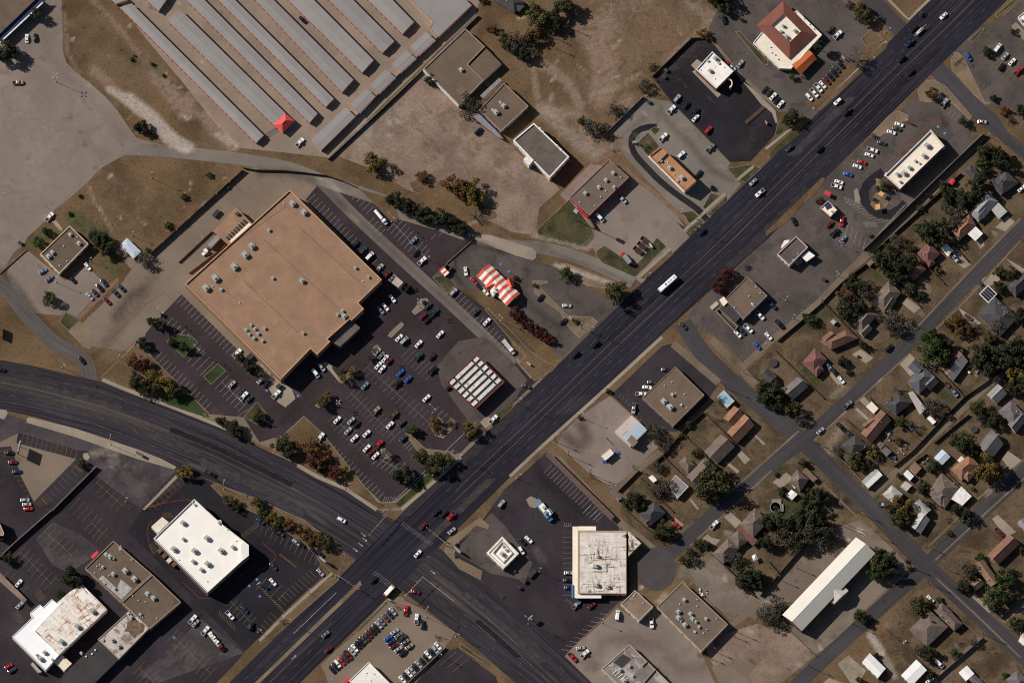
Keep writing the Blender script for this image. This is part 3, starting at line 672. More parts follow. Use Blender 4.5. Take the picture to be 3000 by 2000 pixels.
strip('pavement', '380,1135 560,1240 820,1350 1110,1545', 2.0, GM['walk'], 11, smooth=0, across=2); strip('pavement', '1335,1545 1690,1240 1880,1060', 1.8, GM['walk'], 11, smooth=0, across=2)
island('verge', '1370,840 1400,830 1560,985 1800,1010 1830,1050 1700,1150 1560,1200 1540,1100', GM['dirt']); island('verge', '1590,760 1680,690 1740,760 1790,700 1840,740 1830,790 1790,820 1720,890 1640,860', GM['dirt'])
island('verge', '1130,980 1160,960 1250,1050 1190,1085', GM['dirt']); island('traffic_island', '1060,80 1080,45 1115,30 1140,60 1110,110 1070,105', GM['dirt']); island('verge', '755,370 860,270 900,250 910,280 790,385', GM['dirt']); island('verge', '540,590 640,480 680,500 580,610', GM['dirt'])
island('verge', '2190,690 2352,560 2352,600 2220,720', GM['lawn'], kerb=False); island('verge', '-110,690 0,560 15,560 95,660 70,740 0,760', GM['lawn'])
TL(1, 3)
island('verge', '20,1225 90,1140 620,640 770,580 760,620 200,1110', GM['dry']); strip('pavement', '30,1180 260,950 600,640 700,560', 1.5, GM['walk'], 11, smooth=0, across=2)
island('verge', '560,470 600,390 760,365 805,410 800,520 720,590 620,560', GM['dry']) if 0 else None
island('verge', '915,1095 1200,815 1215,830 930,1110', GM['lawn']); island('verge', '1240,855 1310,830 1420,850 1360,890 1290,890', GM['brick']); island('verge', '1690,1110 1790,1165 1730,1215 1660,1150', GM['brick'])
island('verge', '1730,360 1760,260 2060,50 2140,120 2130,150 2020,120 1870,260 1810,400 2080,540 2060,620 1870,520', GM['dirt'])
island('verge', '1880,1200 2090,1350 2080,1380 1870,1240', GM['lawn'])
TL(2, 2)
strip('pavement', '-20,1240 300,940 890,410 1380,-40', 1.8, GM['walk'], 9, smooth=0, across=2); strip('pavement', '1480,20 1700,210 1900,380', 4.0, GM['alley'], 5, smooth=0, across=2)
strip('pavement', '1830,-20 2110,260 2240,400', 4.0, GM['alley'], 5, smooth=0, across=2)
island('verge', '360,910 400,860 490,830 470,860 390,940', GM['dry']); island('verge', '850,880 870,875 940,945 930,960', GM['lawn'])
TL(2, 2); island('traffic_island', '130,1450 170,1420 220,1440 260,1500 210,1530 160,1515', GM['tanconc'])
NL()
for s in ('2135,1445 2250,1342 2340,1262', '2385,1290 2500,1185 2660,1040', '2260,1378 2150,1480 2020,1600', '2680,965 2880,752 2990,640', '2720,985 2830,880 2990,705', '2330,1345 2420,1425 2560,1560', '2740,1640 2890,1500 3000,1400', '2720,1600 2860,1465 3000,1345', '2500,1815 2650,1680', '2740,1690 2860,1800 2990,1925'):
 strip('pavement', s, 1.0, GM['alley'], 5, smooth=0, across=2)
TL(3, 1)
for s in ('2090,520 2200,420 2270,470 2180,560', '1880,590 1960,560 1990,690 1950,720', '1690,700 1700,690 1870,860 1800,900 1660,780', '1230,1215 1270,1165 1400,1260 1340,1310', '1960,1000 2080,930 2140,1000 2000,1080', '1740,1250 1860,1330 1960,1400 1900,1440 1840,1400', '2180,800 2352,900 2352,960 2240,860'):
 sheet('drive', s, GM['walk'], 2, 4)
TL(3, 2)
for s in ('770,120 850,70 970,150 900,200', '1210,210 1300,110 1350,155 1300,230 1340,290 1310,320', '830,530 880,500 950,580 910,610', '640,400 720,380 600,270 560,300', '40,1290 170,1200 230,1260 120,1350', '800,620 820,610 930,710 910,725', '2150,1080 2200,1000 2330,1090 2230,1190'):
 sheet('drive', s, GM['walk'], 2, 4)
TL(2, 2)
for s in ('2060,1030 2100,1000 2190,1080 2140,1130', '1960,1120 1980,1100 2090,1190 2070,1210', '2230,870 2240,855 2330,940 2310,950', '1640,1440 1720,1530 1700,1545 1630,1455'):
 sheet('drive', s, GM['walk'], 2, 4)
TL(2, 3)
for s in ('1945,40 2010,0 2110,90 2055,145', '1750,240 1800,200 1830,230 1920,250 1870,300', '1440,70 1500,50 1580,110 1540,150'):
 sheet('drive', s, GM['walk'], 2, 4)
TL(3, 3)
for s in ('1860,790 1900,750 2040,890 2030,960', '2060,60 2110,20 2280,180 2180,230', '640,1390 740,1310 900,1450 830,1568 760,1568', '500,1568 560,1520 700,1568'):
 sheet('drive', s, GM['walk'], 2, 4)
# ---- painted markings
def dash_lines(name, lines, w, m, z, dash=None, gap=None):
 mb = MB()
 for p in lines:
  if len(p) < 2: continue
  p = resample(p, 2.0 if dash is None else .5); d = 0
  for a, b in zip(p, p[1:]):
   L = (b - a).length
   if L < 1e-6: continue
   if dash is None or (d % (dash + gap)) < dash:
    t = (b - a) / L; n = Vector((-t.y, t.x, 0)) * (w / 2)
    mb.face([(q.x, q.y, z) for q in (a - n, b - n, b + n, a + n)])
   d += L
 return tag(mb.build(name, m), kind='structure')
NL()
def between(a, b, f): return [p.lerp(q, f) for p, q in zip(at_frac(a, 60)[0], at_frac(b, 60)[0])]
def cut(p, x0, x1): return [q for q in p if x0 <= q.x <= x1]
ix0, ix1 = G(985, 0).x, G(1300, 0).x
def both(p): return [cut(p, -400, ix0), cut(p, ix1, 400)]
ZM = 7 * .014 + .012
dash_lines('lane_markings', [q for f in (.17, .31, .69, .83) for q in both(between(MAIN_L, MAIN_R, f))], .13, PAINT_F, ZM, 3.2, 6.5)
dash_lines('lane_markings', [q for f in (.43, .57) for q in both(between(MAIN_L, MAIN_R, f))], .18, PAINT_YF, ZM)
e0 = G(880, 0).x
dash_lines('lane_markings', [cut(between(CR_T, CR_B, f), -400, e0) for f in (.18, .33, .67, .82)], .16, PAINT_F, ZM, 3.2, 6.5)
dash_lines('lane_markings', [cut(between(CR_T, CR_B, f), -400, e0) for f in (.45, .55)], .16, PAINT_YF, ZM)
dash_lines('lane_markings', [cut(between(SE_T, SE_B, f), G(1270, 0).x, 400) for f in (.2, .35, .65, .8)], .16, PAINT_F, ZM, 3.2, 6.5)
dash_lines('lane_markings', [cut(between(SE_T, SE_B, f), G(1270, 0).x, 400) for f in (.44, .54)], .16, PAINT_YF, ZM)
NL()
def seg(s): return [tuple_line for tuple_line in [GP(s)]]
dash_lines('stop_lines', [GP('878,1532 925,1562'), GP('1120,1512 1160,1478')], .5, PAINT_F, ZM + .004)
def crosswalk(a, b, n, d, m=None):
 p, q = GP(a)[0], GP(b)[0]; mb = MB(); v = GP(d); v = v[1] - v[0]
 for i in range(n):
  c = p.lerp(q, (i + .5) / n); t = (q - p).normalized() * .22
  mb.face([(x.x, x.y, ZM + .006) for x in (c - t, c + t, c + t + v, c - t + v)])
 tag(mb.build('crosswalk', m or PAINT_F), kind='structure')
crosswalk('1172,1536', '1262,1600', 16, '0,0 10,-9'); crosswalk('1088,1680', '1140,1722', 9, '0,0 12,-11'); crosswalk('1270,1592', '1200,1735', 2, '0,0 6,5')
dash_lines('lane_markings', [GP('985,1735 860,1855'), GP('945,1570 760,1482'), GP('1120,1500 1395,1235'), GP('1240,1690 1330,1760')], .18, PAINT_W, ZM + .003)
def arrow(x, y, ang):
 c = G(x, y); a = -R(ang); mb = MB(); f = lambda u, v: (c.x + u * math.cos(a) - v * math.sin(a), c.y + u * math.sin(a) + v * math.cos(a), ZM + .002)
 mb.face([f(-1.6, -.12), f(.6, -.12), f(.6, .12), f(-1.6, .12)]); mb.face([f(.6, -.5), f(1.7, 0), f(.6, .5)]); tag(mb.build('turn_arrow', PAINT_W), kind='structure')
TL(1, 3)
for x, y, a in ((1000, 250, 38), (960, 295, 38), (912, 345, 38), (1625, 550, 38), (348, 1330, -43), (985, 205, 38)): arrow(x, y, a)
NL()
PA, PB, PC = [plain(n, c, .9, var=.2, scale=.3, fine=.12, spec=.05) for n, c in (('old_patch', (.036, .031, .034)), ('new_patch', (.018, .0165, .020)), ('grey_patch', (.048, .042, .042)))]
def lane_patch(L_, R_, f0, f1, a, b, m):
 p, q = between(L_, R_, f0), between(L_, R_, f1); i, j = int(a * (len(p) - 1)), int(b * (len(p) - 1))
 band('road_patch', p[i:j + 1], q[i:j + 1], m, 7.35, across=2, along=6)
for f0, f1, a, b, m in ((.02, .16, .25, .42, PA), (.32, .43, .5, .58, PB), (.70, .83, .2, .3, PC), (.84, .98, .6, .72, PA), (.18, .30, .78, .86, PC), (.70, .82, .84, .93, PB), (.45, .56, .3, .36, PB)): lane_patch(MAIN_L, MAIN_R, f0, f1, a, b, m)
for f0, f1, a, b, m in ((.34, .46, .42, .72, PB), (.57, .66, .1, .5, PC), (.2, .32, .15, .3, PA), (.68, .81, .5, .78, PC), (.34, .44, .0, .3, PC)): lane_patch(CR_T, CR_B, f0, f1, a, b, m)
for f0, f1, a, b, m in ((.3, .42, .35, .8, PC), (.55, .64, .5, .75, PB), (.7, .8, .25, .5, PA)): lane_patch(SE_T, SE_B, f0, f1, a, b, m)
sheet('median', '745,2000 760,2000 1060,1712 1055,1700', GM['dirt'], 9, 3)
def stalls(a, b, n, d, m=None, w=.10, lv=4.6, base=None):
 """n bay lines from a to b, each running along d"""
 p, q = GP(a)[0], GP(b)[0]; v = GP('0,0 ' + d); v = v[1] - v[0]; mb = MB()
 for i in range(n):
  c = p.lerp(q, i / max(1, n - 1)); t = Vector((-v.y, v.x, 0)).normalized() * w / 2
  z = lv * .014
  mb.face([(x.x, x.y, z) for x in (c - t, c + t, c + t + v, c - t + v)])
 if base: # spine line
  t = (q - p).normalized(); u = Vector((-t.y, t.x, 0)) * w / 2; s = v * base; z = lv * .014
  mb.face([(x.x, x.y, z) for x in (p - u + s, q - u + s, q + u + s, p + u + s)])
 tag(mb.build('bay_markings', m or PAINT_W), kind='structure')
W, Y, YF, F_ = PAINT_W, PAINT_Y, plain('old_yellow_paint', (.235, .185, .10), .8, var=.4, scale=.8), plain('old_white_paint', (.215, .20, .185), .8, var=.4, scale=.8)
TL(0, 1)
stalls('1255,880', '765,1360', 15, '75,75', F_)
stalls('1690,1150', '2340,1800', 21, '-65,65', W); stalls('1590,1350', '1880,1640', 9, '-65,70', W); stalls('1660,1420', '1740,1500', 3, '-65,70', W)
TL(0, 2)
stalls('1485,100', '1940,560', 15, '-65,70', W); stalls('1850,60', '2050,260', 6, '-130,130', W); stalls('2100,310', '2310,520', 7, '-125,125', W, base=.5)
stalls('215,850', '710,995', 12, '-25,95', Y); stalls('690,1140', '380,1440', 9, '60,60', YF); stalls('0,1010', '240,1420', 10, '95,-20', YF)
stalls('1690,1290', '1440,1540', 8, '-80,-85', Y); stalls('950,1235', '1180,1440', 6, '-120,120', Y, base=.5); stalls('740,1430', '860,1540', 4, '-110,120', Y)
TL(1, 1)
stalls('545,215', '960,650', 14, '-70,70', W); stalls('915,165', '1080,330', 6, '-65,65', W); stalls('1090,430', '1185,540', 4, '-60,60', W); stalls('1320,420', '1600,720', 10, '-115,130', W, base=.5)
stalls('1890,1120', '2020,1250', 5, '-70,70', W); stalls('2060,1320', '2352,1600', 10, '-65,70', W); stalls('1110,815', '1260,960', 5, '-65,65', W); stalls('1720,560', '1650,590', 2, '-40,40', W)
TL(1, 2)
stalls('700,930', '1175,1385', 16, '-65,65', W); stalls('1070,1110', '1360,1110', 2, '10,10', W); stalls('1180,1020', '1370,1120', 6, '-110,110', W, base=.5); stalls('1420,900', '1465,940', 3, '-65,65', W)
stalls('760,640', '1110,960', 11, '-110,110', F_, base=.5); stalls('1080,180', '1700,740', 17, '-110,110', F_, base=.5); stalls('930,420', '1330,820', 14, '-110,110', F_, base=.5); stalls('1680,600', '1760,660', 3, '-60,60', W); stalls('1440,40', '1660,250', 8, '-110,110', F_)
stalls('1380,80', '1300,-40', 1, '-1,1', F_); stalls('1165,1478', '1265,1478', 6, '20,-55', W)
stalls('330,430', '400,480', 5, '30,45', F_); stalls('215,440', '130,500', 6, '40,35', Y)
TL(0, 0)
stalls('330,1100', '540,1260', 5, '140,-35', YF); stalls('100,1040', '240,1330', 7, '-60,170', YF, lv=2); stalls('540,1310', '700,1240', 8, '40,60', F_, lv=2); stalls('240,1340', '340,1420', 5, '60,-170', YF, lv=2)
TL(1, 0)
stalls('405,1230', '300,1130', 2, '-70,70', Y, lv=2.4); stalls('470,1320', '590,1410', 4, '-60,65', Y, lv=2.4); stalls('40,1350', '120,1400', 3, '-60,70', YF, lv=2.4)
TL(2, 0)
stalls('1500,960', '1960,1440', 18, '-75,70', F_); stalls('1400,1360', '1540,1500', 6, '60,-60', F_)
stalls('2130,760', '2290,930', 9, '40,-40', W)
TL(2, 1)
stalls('1240,330', '960,590', 9, '-50,-60', YF, lv=3.2); stalls('200,80', '280,150', 4, '-90,80', F_, lv=3); stalls('830,430', '870,470', 3, '-30,40', Y, lv=3.2)
stalls('1660,1330', '1900,1540', 7, '-30,90', F_, lv=2.4); stalls('1650,1360', '1710,1310', 6, '20,60', F_, lv=2.4); stalls('760,1020', '860,1080', 4, '-20,50', YF)
TL(3, 0)
stalls('1825,600', '2060,830', 8, '-50,75', Y, lv=2.4); stalls('2060,390', '2352,690', 10, '-110,130', Y, lv=2.4); stalls('1250,1110', '860,1500', 13, '-90,-25', F_, lv=2.4); stalls('1040,1270', '1200,1370', 8, '10,45', F_, lv=2.4); stalls('1540,1200', '1680,1150', 7, '60,60', F_, lv=2.4); stalls('1690,1010', '1790,1080', 4, '-40,50', W, lv=2.4)
TL(3, 1)
stalls('700,240', '830,290', 9, '20,60', W, lv=2.4); stalls('740,320', '980,480', 9, '120,-20', W, lv=2.4); stalls('740,480', '940,660', 6, '-30,110', W, lv=2.4); stalls('870,470', '980,470', 9, '30,50', W, lv=2.4); stalls('1230,330', '1000,590', 22, '40,-15', W, lv=5); stalls('190,1400', '60,1520', 5, '-80,-60', F_, lv=2.4)
TL(2, 2)
stalls('370,1130', '830,1560', 17, '-75,75', W, lv=4.6); stalls('980,520', '1180,720', 8, '20,-50', F_, lv=3.2); stalls('2050,150', '2240,80', 6, '70,50', F_, lv=2.4)
TL(2, 3)
stalls('465,130', '465,760', 14, '90,0', F_, lv=4.6); stalls('880,940', '530,1270', 10, '-75,-12', W, lv=4.6); stalls('480,100', '540,100', 4, '0,30', W, lv=4.6); stalls('480,810', '550,860', 6, '30,-20', F_, lv=4.6)
stalls('840,20', '720,-60', 5, '-70,70', W, lv=4.6)
TL(0, 3)
stalls('930,20', '520,-60', 2, '10,10', YF, lv=3.4)
stalls('470,110', '720,330', 7, '-120,130', YF, lv=3.4, base=.5); stalls('900,20', '1000,130', 4, '-120,140', YF, lv=3.4, base=.5); stalls('240,300', '520,590', 8, '-110,120', YF, lv=3.4, base=.5); stalls('100,520', '260,680', 5, '-90,100', YF, lv=3.4)
stalls('1650,1060', '2000,1410', 11, '-130,140', Y, lv=3.4, base=.5); stalls('1340,1360', '1600,1620', 9, '-120,130', YF, lv=3.4, base=.5)
stalls('2020,900', '2160,1040', 12, '-10,45', Y, lv=3.4); stalls('2160,760', '2352,960', 7, '-90,100', YF, lv=3.4, base=.5); stalls('1400,280', '1450,340', 6, '-30,40', Y, lv=3.4); stalls('1490,0', '1560,0', 5, '30,50', Y, lv=3.4); stalls('380,720', '420,780', 6, '-60,30', Y, lv=3.4); stalls('170,900', '220,990', 7, '-50,30', Y, lv=3.4)
stalls('2220,200', '2352,90', 10, '25,40', Y, lv=3.4)
TL(1, 3)
stalls('560,600', '240,880', 11, '-75,-70', Y, lv=3.4); stalls('130,920', '10,1060', 5, '80,70', Y, lv=3.4); stalls('210,390', '350,500', 11, '25,-40' if 0 else '22,-8', Y, lv=3.4, w=.2); stalls('0,660', '240,910', 16, '25,0', Y, lv=3.4, w=.2); stalls('40,60', '620,430', 14, '-45,90', YF, lv=3.4); stalls('100,600', '300,700', 4, '-100,110', F_, lv=3.4)
stalls('1840,1280', '1960,1340', 3, '-150,120', F_, lv=3.4)
TL(0, 2)
stalls('1975,600', '2090,710', 9, '-50,50', Y); stalls('2352,570', '2120,720', 14, '-30,-55' if 0 else '-35,40', YF); stalls('310,1470', '390,1410', 7, '60,60', Y); stalls('640,1140', '720,1200', 6, '40,-20', Y)
def blue_bay(x, y, ang=-45, z=.085, s=1.3):
 c = G(x, y); a = R(-ang); mb = MB()
 def pt(u, v, dz): return (c.x + u * math.cos(a) - v * math.sin(a), c.y + u * math.sin(a) + v * math.cos(a), z + dz)
 mb.face([pt(-s / 2, -s / 2, 0), pt(s / 2, -s / 2, 0), pt(s / 2, s / 2, 0), pt(-s / 2, s / 2, 0)], 0)
 for k in range(9):
  t0, t1 = R(110 + k * 25), R(135 + k * 25); r0, r1 = .24 * s, .31 * s
  mb.face([pt(r0 * math.cos(t), r0 * math.sin(t) - .08 * s, .008) for t in (t0, t1)] + [pt(r1 * math.cos(t), r1 * math.sin(t) - .08 * s, .008) for t in (t1, t0)], 1)
 for u0, v0, u1, v1 in ((-.05, -.05, .02, .25), (-.05, .27, .05, .37), (-.02, -.06, .2, .0), (.16, -.28, .22, -.02), (.16, -.33, .3, -.27)):
  mb.face([pt(u0 * s, v0 * s, .008), pt(u1 * s, v0 * s, .008), pt(u1 * s, v1 * s, .008), pt(u0 * s, v1 * s, .008)], 1)
 tag(mb.build('accessible_bay_mark', [PAINT_B, PAINT_W]), kind='structure')
TL(1, 1); blue_bay(2245, 858); blue_bay(2320, 925)
TL(2, 0); blue_bay(1607, 1440); blue_bay(1672, 1503); blue_bay(52, 1535, z=.04)
TL(2, 1); blue_bay(130, 50, z=.04); blue_bay(882, 408)
TL(3, 0); blue_bay(1562, 1165); blue_bay(1625, 1225)
TL(1, 2); blue_bay(97, 450); blue_bay(385, 500)
TL(0, 3); blue_bay(1600, 1150); blue_bay(2290, 675); blue_bay(2310, 620) if 0 else None
TL(1, 3); blue_bay(95, 705); blue_bay(35, 770); blue_bay(8, 615); blue_bay(698, 1527, z=.06)
def redline(s, m=None, w=.16, z=.10):
 dash_lines('kerb_line', [smooth_line(GP(s), 1)], w, m or PAINT_R, z)
TL(3, 0); redline('1600,1120 1520,1120 1460,1160 1390,1240 1230,1400 1140,1475'); redline('1235,1050 1280,1080 1290,1110 1270,1130', z=.16); redline('1385,905 1410,935 1500,945', z=.16); redline('1735,1130 1745,1155 1790,1160', z=.16)
TL(2, 0); redline('1000,1260 1080,1180'); redline('1160,1085 1260,1085')
TL(0, 1); redline('1000,1568 1480,1090 1600,1200', w=.14)
TL(0, 2); redline('1230,10 1080,140', z=.16); redline('1290,1535 1480,1500 1620,1370 1700,1290', w=.13); redline('1320,1535 1500,1480 1780,1440 1900,1560', w=.13)
TL(0, 3); redline('1400,80 1345,140 1370,300 1420,400', w=.13); redline('1680,640 1880,835 2100,640', w=.13); redline('2180,600 2352,480', w=.13)
TL(1, 3); redline('60,280 200,400 150,460 0,560', w=.13)
# ---- buildings
def bm(name, col, **k): return roof_mat(name, col, **k)
RM = dict(
 bigtan=bm('orange_tan_membrane', (.296, .178, .114), var=.10, stain=(.36, .23, .15), stain_cut=(.55, .75), stain_scale=.05, seams=(.72, .69, 9.0, .10), fine=.06, streak=(.72, .69, (.225, .125, .078), .57, .72)),
 tan=bm('tan_gravel_roof', (.150, .108, .076), var=.12, stain=(.115,.082,.058), stain_cut=(.6, .72), stain_scale=.12),
 tan2=bm('brown_tan_roof', (.132, .096, .068), var=.14, stain=(.09,.065,.05), stain_cut=(.58, .72), stain_scale=.15),
 tan3=bm('pinkish_tan_roof', (.150, .112, .084), var=.12, stain=(.25, .20, .16), stain_cut=(.64, .74), stain_scale=.2),
 rust=bm('rust_stained_roof', (.22, .155, .115), var=.15, stain=(.14, .09, .065), stain_cut=(.52, .7), stain_scale=.2),
 brown=bm('dark_brown_roof', (.122, .102, .086), var=.15, stain=(.085, .072, .062), stain_cut=(.5, .7), stain_scale=.1),
 white=bm('white_membrane', (.84, .79, .71), var=.04, fine=.03, stain=(.70, .62, .52), stain_cut=(.66, .8), stain_scale=.2),
 white2=bm('bright_white_coating', (.88, .88, .87), var=.03, fine=.02),
 cream=bm('cream_membrane', (.80, .70, .56), var=.06, stain=(.62, .52, .40), stain_cut=(.6, .75), stain_scale=.3),
 dirty=bm('dirty_white_roof', (.70, .62, .54), var=.08, streak=(1.0, 0.02, (.13, .09, .06), .515, .58), fine=.05),
 rusty=bm('rust_streaked_white_roof', (.84, .78, .70), var=.05, streak=(.74, .67, (.36, .19, .09), .50, .58), stain=(.42, .24, .12), stain_cut=(.58, .66), stain_scale=.3),
 spot=bm('blotched_white_roof', (.80, .74, .66), var=.05, stain=(.30, .20, .13), stain_cut=(.62, .66), stain_scale=.7),
 grime=bm('grimy_grey_roof', (.46, .40, .35), var=.15, stain=(.17, .12, .09), stain_cut=(.5, .62), stain_scale=.25),
 greyflat=bm('grey_patched_roof', (.20, .17, .15), var=.2, stain=(.40, .36, .32), stain_cut=(.55, .62), stain_scale=.12),
 dkgrey=bm('dark_grey_roof', (.055, .049, .048), var=.15),
 metal=bm('pale_ribbed_metal', (.262, .243, .230), var=.05, ribs=(.68, -.73, 1.0), ribdark=.05, rough=.55, fine=.02),
 metalx=bm('pale_ribbed_metal_cross', (.255, .237, .226), var=.05, ribs=(.68, -.73, 1.0), ribdark=.05, rough=.55, fine=.02),
 red=bm('red_metal_roof', (.62, .085, .085), var=.05, ribs=(.7, .7, .6), rough=.5),
 terra=bm('red_brown_tile', (.205, .080, .056), var=.1, ribs=(.7, .7, .35), ribdark=.3),
 orange=bm('glossy_orange_roof', (.40, .105, .038), var=.08, ribs=(.7, -.7, .5), rough=.35),
 orangeflat=bm('orange_tan_roof', (.40, .215, .115), var=.1, stain=(.28, .15, .09), stain_cut=(.6, .7)),
 hall=bm('cream_hall_metal', (.66, .62, .535), var=.03, ribs=(.68, -.73, .9), ribdark=.03, rough=.5, fine=.02),
 ltmetal=bm('white_blue_metal', (.50, .57, .63), var=.06, ribs=(.66, -.75, .8), ribdark=.18, rough=.45),
 pinkmetal=bm('dull_pink_metal', (.42, .36, .33), var=.06, ribs=(.66, -.75, .8), ribdark=.12, rough=.5),
 bluemetal=bm('faded_blue_metal', (.26, .42, .52), var=.12, stain=(.55, .52, .48), stain_cut=(.5, .62), ribs=(.7, -.7, .7), rough=.5),
 whitemetal=bm('white_metal', (.78, .76, .73), var=.05, ribs=(.7, -.7, .8), ribdark=.06, rough=.5),
 panel=bm('weathered_panel', (.66, .61, .57), var=.12, stain=(.26, .17, .12), stain_cut=(.55, .63), stain_scale=.45), stripeW=bm('white_roof_stripe', (.82, .78, .75), var=.04), stripeO=bm('orange_red_roof_stripe', (.62, .115, .06), var=.05),
)
SH = dict(
 grey=shingle('grey_shingle', (0.139, 0.122, 0.118)), dgrey=shingle('charcoal_shingle', (0.065, 0.060, 0.061)), lgrey=shingle('pale_grey_shingle', (0.250, 0.237, 0.227)),
 brown=shingle('brown_shingle', (0.186, 0.102, 0.068)), maroon=shingle('maroon_shingle', (0.160, 0.075, 0.064)), tan=shingle('tan_shingle', (0.205, 0.129, 0.087)),
 gbrown=shingle('grey_brown_shingle', (0.147, 0.111, 0.092)), terra=shingle('terracotta_shingle', (0.244, 0.126, 0.076)), slate=shingle('bluish_shingle', (0.098, 0.098, 0.106)), white=shingle('weathered_white_shingle', (0.407, 0.381, 0.343)))
WM = dict(
 tan=plain('tan_stucco', (.36, .26, .18)), brick=plain('red_brown_brick', (.20, .085, .06), var=.15, scale=2.0), white=plain('white_stucco', (.74, .70, .64)), cream=plain('cream_stucco', (.60, .50, .38)),
 grey=plain('grey_block', (.28, .25, .23)), red=plain('red_wall_paint', (.58, .04, .07)), dark=plain('dark_panel', (.05, .045, .045)), orange=plain('orange_fascia', (.45, .14, .06)),
 blue=plain('blue_awning', (.06, .30, .62)), brown=plain('brown_wood', (.13, .075, .05)), navy=plain('dark_blue_and_shade', (.03, .04, .09), .5), rdoor=plain('red_roll_door', (.34, .05, .045), .6))  # navy also carries the shade painted into the long canopy
GLASS = plain('window_glass', (.025, .03, .035), .12, spec=.6, var=.05)
DOORM = plain('door_paint', (.16, .10, .07), .5)
TRIM = plain('roof_edge_trim', (.50, .42, .33))
UNIT = plain('rooftop_unit_metal', (.42, .43, .41), .5, var=.1, scale=1.5); UNITW = plain('white_vent_metal', (.75, .73, .70), .5); FAN = plain('fan_grille', (.07, .07, .07), .6)
GREENU = plain('grey_green_unit', (.34, .375, .345), .5, var=.1)
def openings(root, poly, h, fronts=(), n=3, door=True, zw=(.9, 2.2)):
 """windows and a door set into the wall faces named in fronts"""
 p = ccw(poly); k = len(p)
 for e in fronts:
  a, b = p[e % k], p[(e + 1) % k]; L = (b - a).length; t = (b - a) / L; nrm = Vector((t.y, -t.x, 0))
  for i in range(n):
   c = a.lerp(b, (i + .5) / n); isd = door and i == n // 2
   w = min(1.1 if isd else 1.8, L / n * .7); z0, z1 = (0, 2.15) if isd else zw
   mb = MB(); o = nrm * .045
   q = [c - t * w / 2 + o, c + t * w / 2 + o]
   f = [(q[0].x, q[0].y, z0), (q[1].x, q[1].y, z0), (q[1].x, q[1].y, z1), (q[0].x, q[0].y, z1)]
   mb.face(f);
   for u, v in ((f[0], f[3]), (f[2], f[1])):
    mb.face([u, v, (v[0] - o.x, v[1] - o.y, v[2]), (u[0] - o.x, u[1] - o.y, u[2])])
   mb.face([f[3], f[2], (f[2][0] - o.x, f[2][1] - o.y, z1), (f[3][0] - o.x, f[3][1] - o.y, z1)])
   mb.build('door' if isd else 'window', DOORM if isd else GLASS, root)
def roof_unit(root, x, y, z, l=2.2, w=1.6, h=1.3, ang=45, m=None, name='rooftop_unit'):
 """x, y: sheet position seen on the roof"""
 c = G(x, y, z + h * .6); a = R(-ang); mb = MB()
 mb.box(c.x, c.y, z, z + .25, l + .25, w + .25, a); mb.box(c.x, c.y, z + .25, z + h, l, w, a, taper=.97)
 for q in (-.3, 0.12): mb.box(c.x + math.cos(a) * l * q, c.y + math.sin(a) * l * q, z + h, z + h + .04, l * .06, w * .9, a)
 o = mb.build(name, m or UNIT, root)
 if l > 1.4:
  f = MB(); f.lathe(c.x + math.cos(a) * l * .3, c.y + math.sin(a) * l * .3, [(w * .3, z + h - .02), (w * .3, z + h + .12), (w * .26, z + h + .12), (w * .25, z + h + .06)], 12)
  off = Vector(root.location); me = f.mesh('fan', FAN, off); fo = link('fan', me, o)
 return o
def roof_vent(root, x, y, z, r=.3, h=.7):
 c = G(x, y, z + h); mb = MB(); mb.lathe(c.x, c.y, [(r * .6, z), (r * .6, z + h * .6), (r, z + h * .65), (r * .9, z + h * .9), (r * .3, z + h)], 10)
 mb.build('roof_vent', UNITW, root)
def flat(name, label, s, h, roof, wall, trim=None, par=.45, pw=.3, units='', vents='', fronts=(), nwin=3, cat='building', ua=45, um=None, group=None, z0=0.0):
 """flat-roofed building; outline surveyed at roof height"""
 p = ccw(GP(s, h)); p = [Vector((q.x, q.y, 0)) for q in p]
 c = cen(p); root = empty(name, (c.x, c.y, z0), 0, label, cat, group); rz = h - par
 w = MB(); q = inset(p, pw); n = len(p)
 for i in range(n):
  a, b = p[i], p[(i + 1) % n]; d, e = q[i], q[(i + 1) % n]
  w.face([(a.x, a.y, z0), (b.x, b.y, z0), (b.x, b.y, h), (a.x, a.y, h)])
  w.face([(e.x, e.y, rz - .02), (d.x, d.y, rz - .02), (d.x, d.y, h), (e.x, e.y, h)])
 w.build('wall', wall, root)
 t = MB(); o = inset(p, -.05); i2 = inset(p, pw + .04); t.ring(o, i2, h + .03)
 for i in range(n):
  a, b = o[i], o[(i + 1) % n]; t.face([(a.x, a.y, h - .12), (b.x, b.y, h - .12), (b.x, b.y, h + .03), (a.x, a.y, h + .03)])
  a, b = i2[i], i2[(i + 1) % n]; t.face([(b.x, b.y, h - .1), (a.x, a.y, h - .1), (a.x, a.y, h + .03), (b.x, b.y, h + .03)])
 t.build('parapet', trim or TRIM, root)
 r = MB(); r.face([(a.x, a.y, rz) for a in inset(p, pw - .02)]); r.build('roof', roof, root)
 for u in units.split(';') if units else []:
  f = [float(x) for x in u.split(',')]; x, y = f[:2]; k = f[2] if len(f) > 2 else 1.0
  roof_unit(root, x, y, rz, 2.2 * k, 1.7 * k, 1.25 * min(1.3, k), f[3] if len(f) > 3 else ua, um)
 for u in vents.split(';') if vents else []:
  x, y = [float(a) for a in u.split(',')][:2]; roof_vent(root, x, y, rz)
 openings(root, p, h, fronts, nwin)
 return root, p, rz
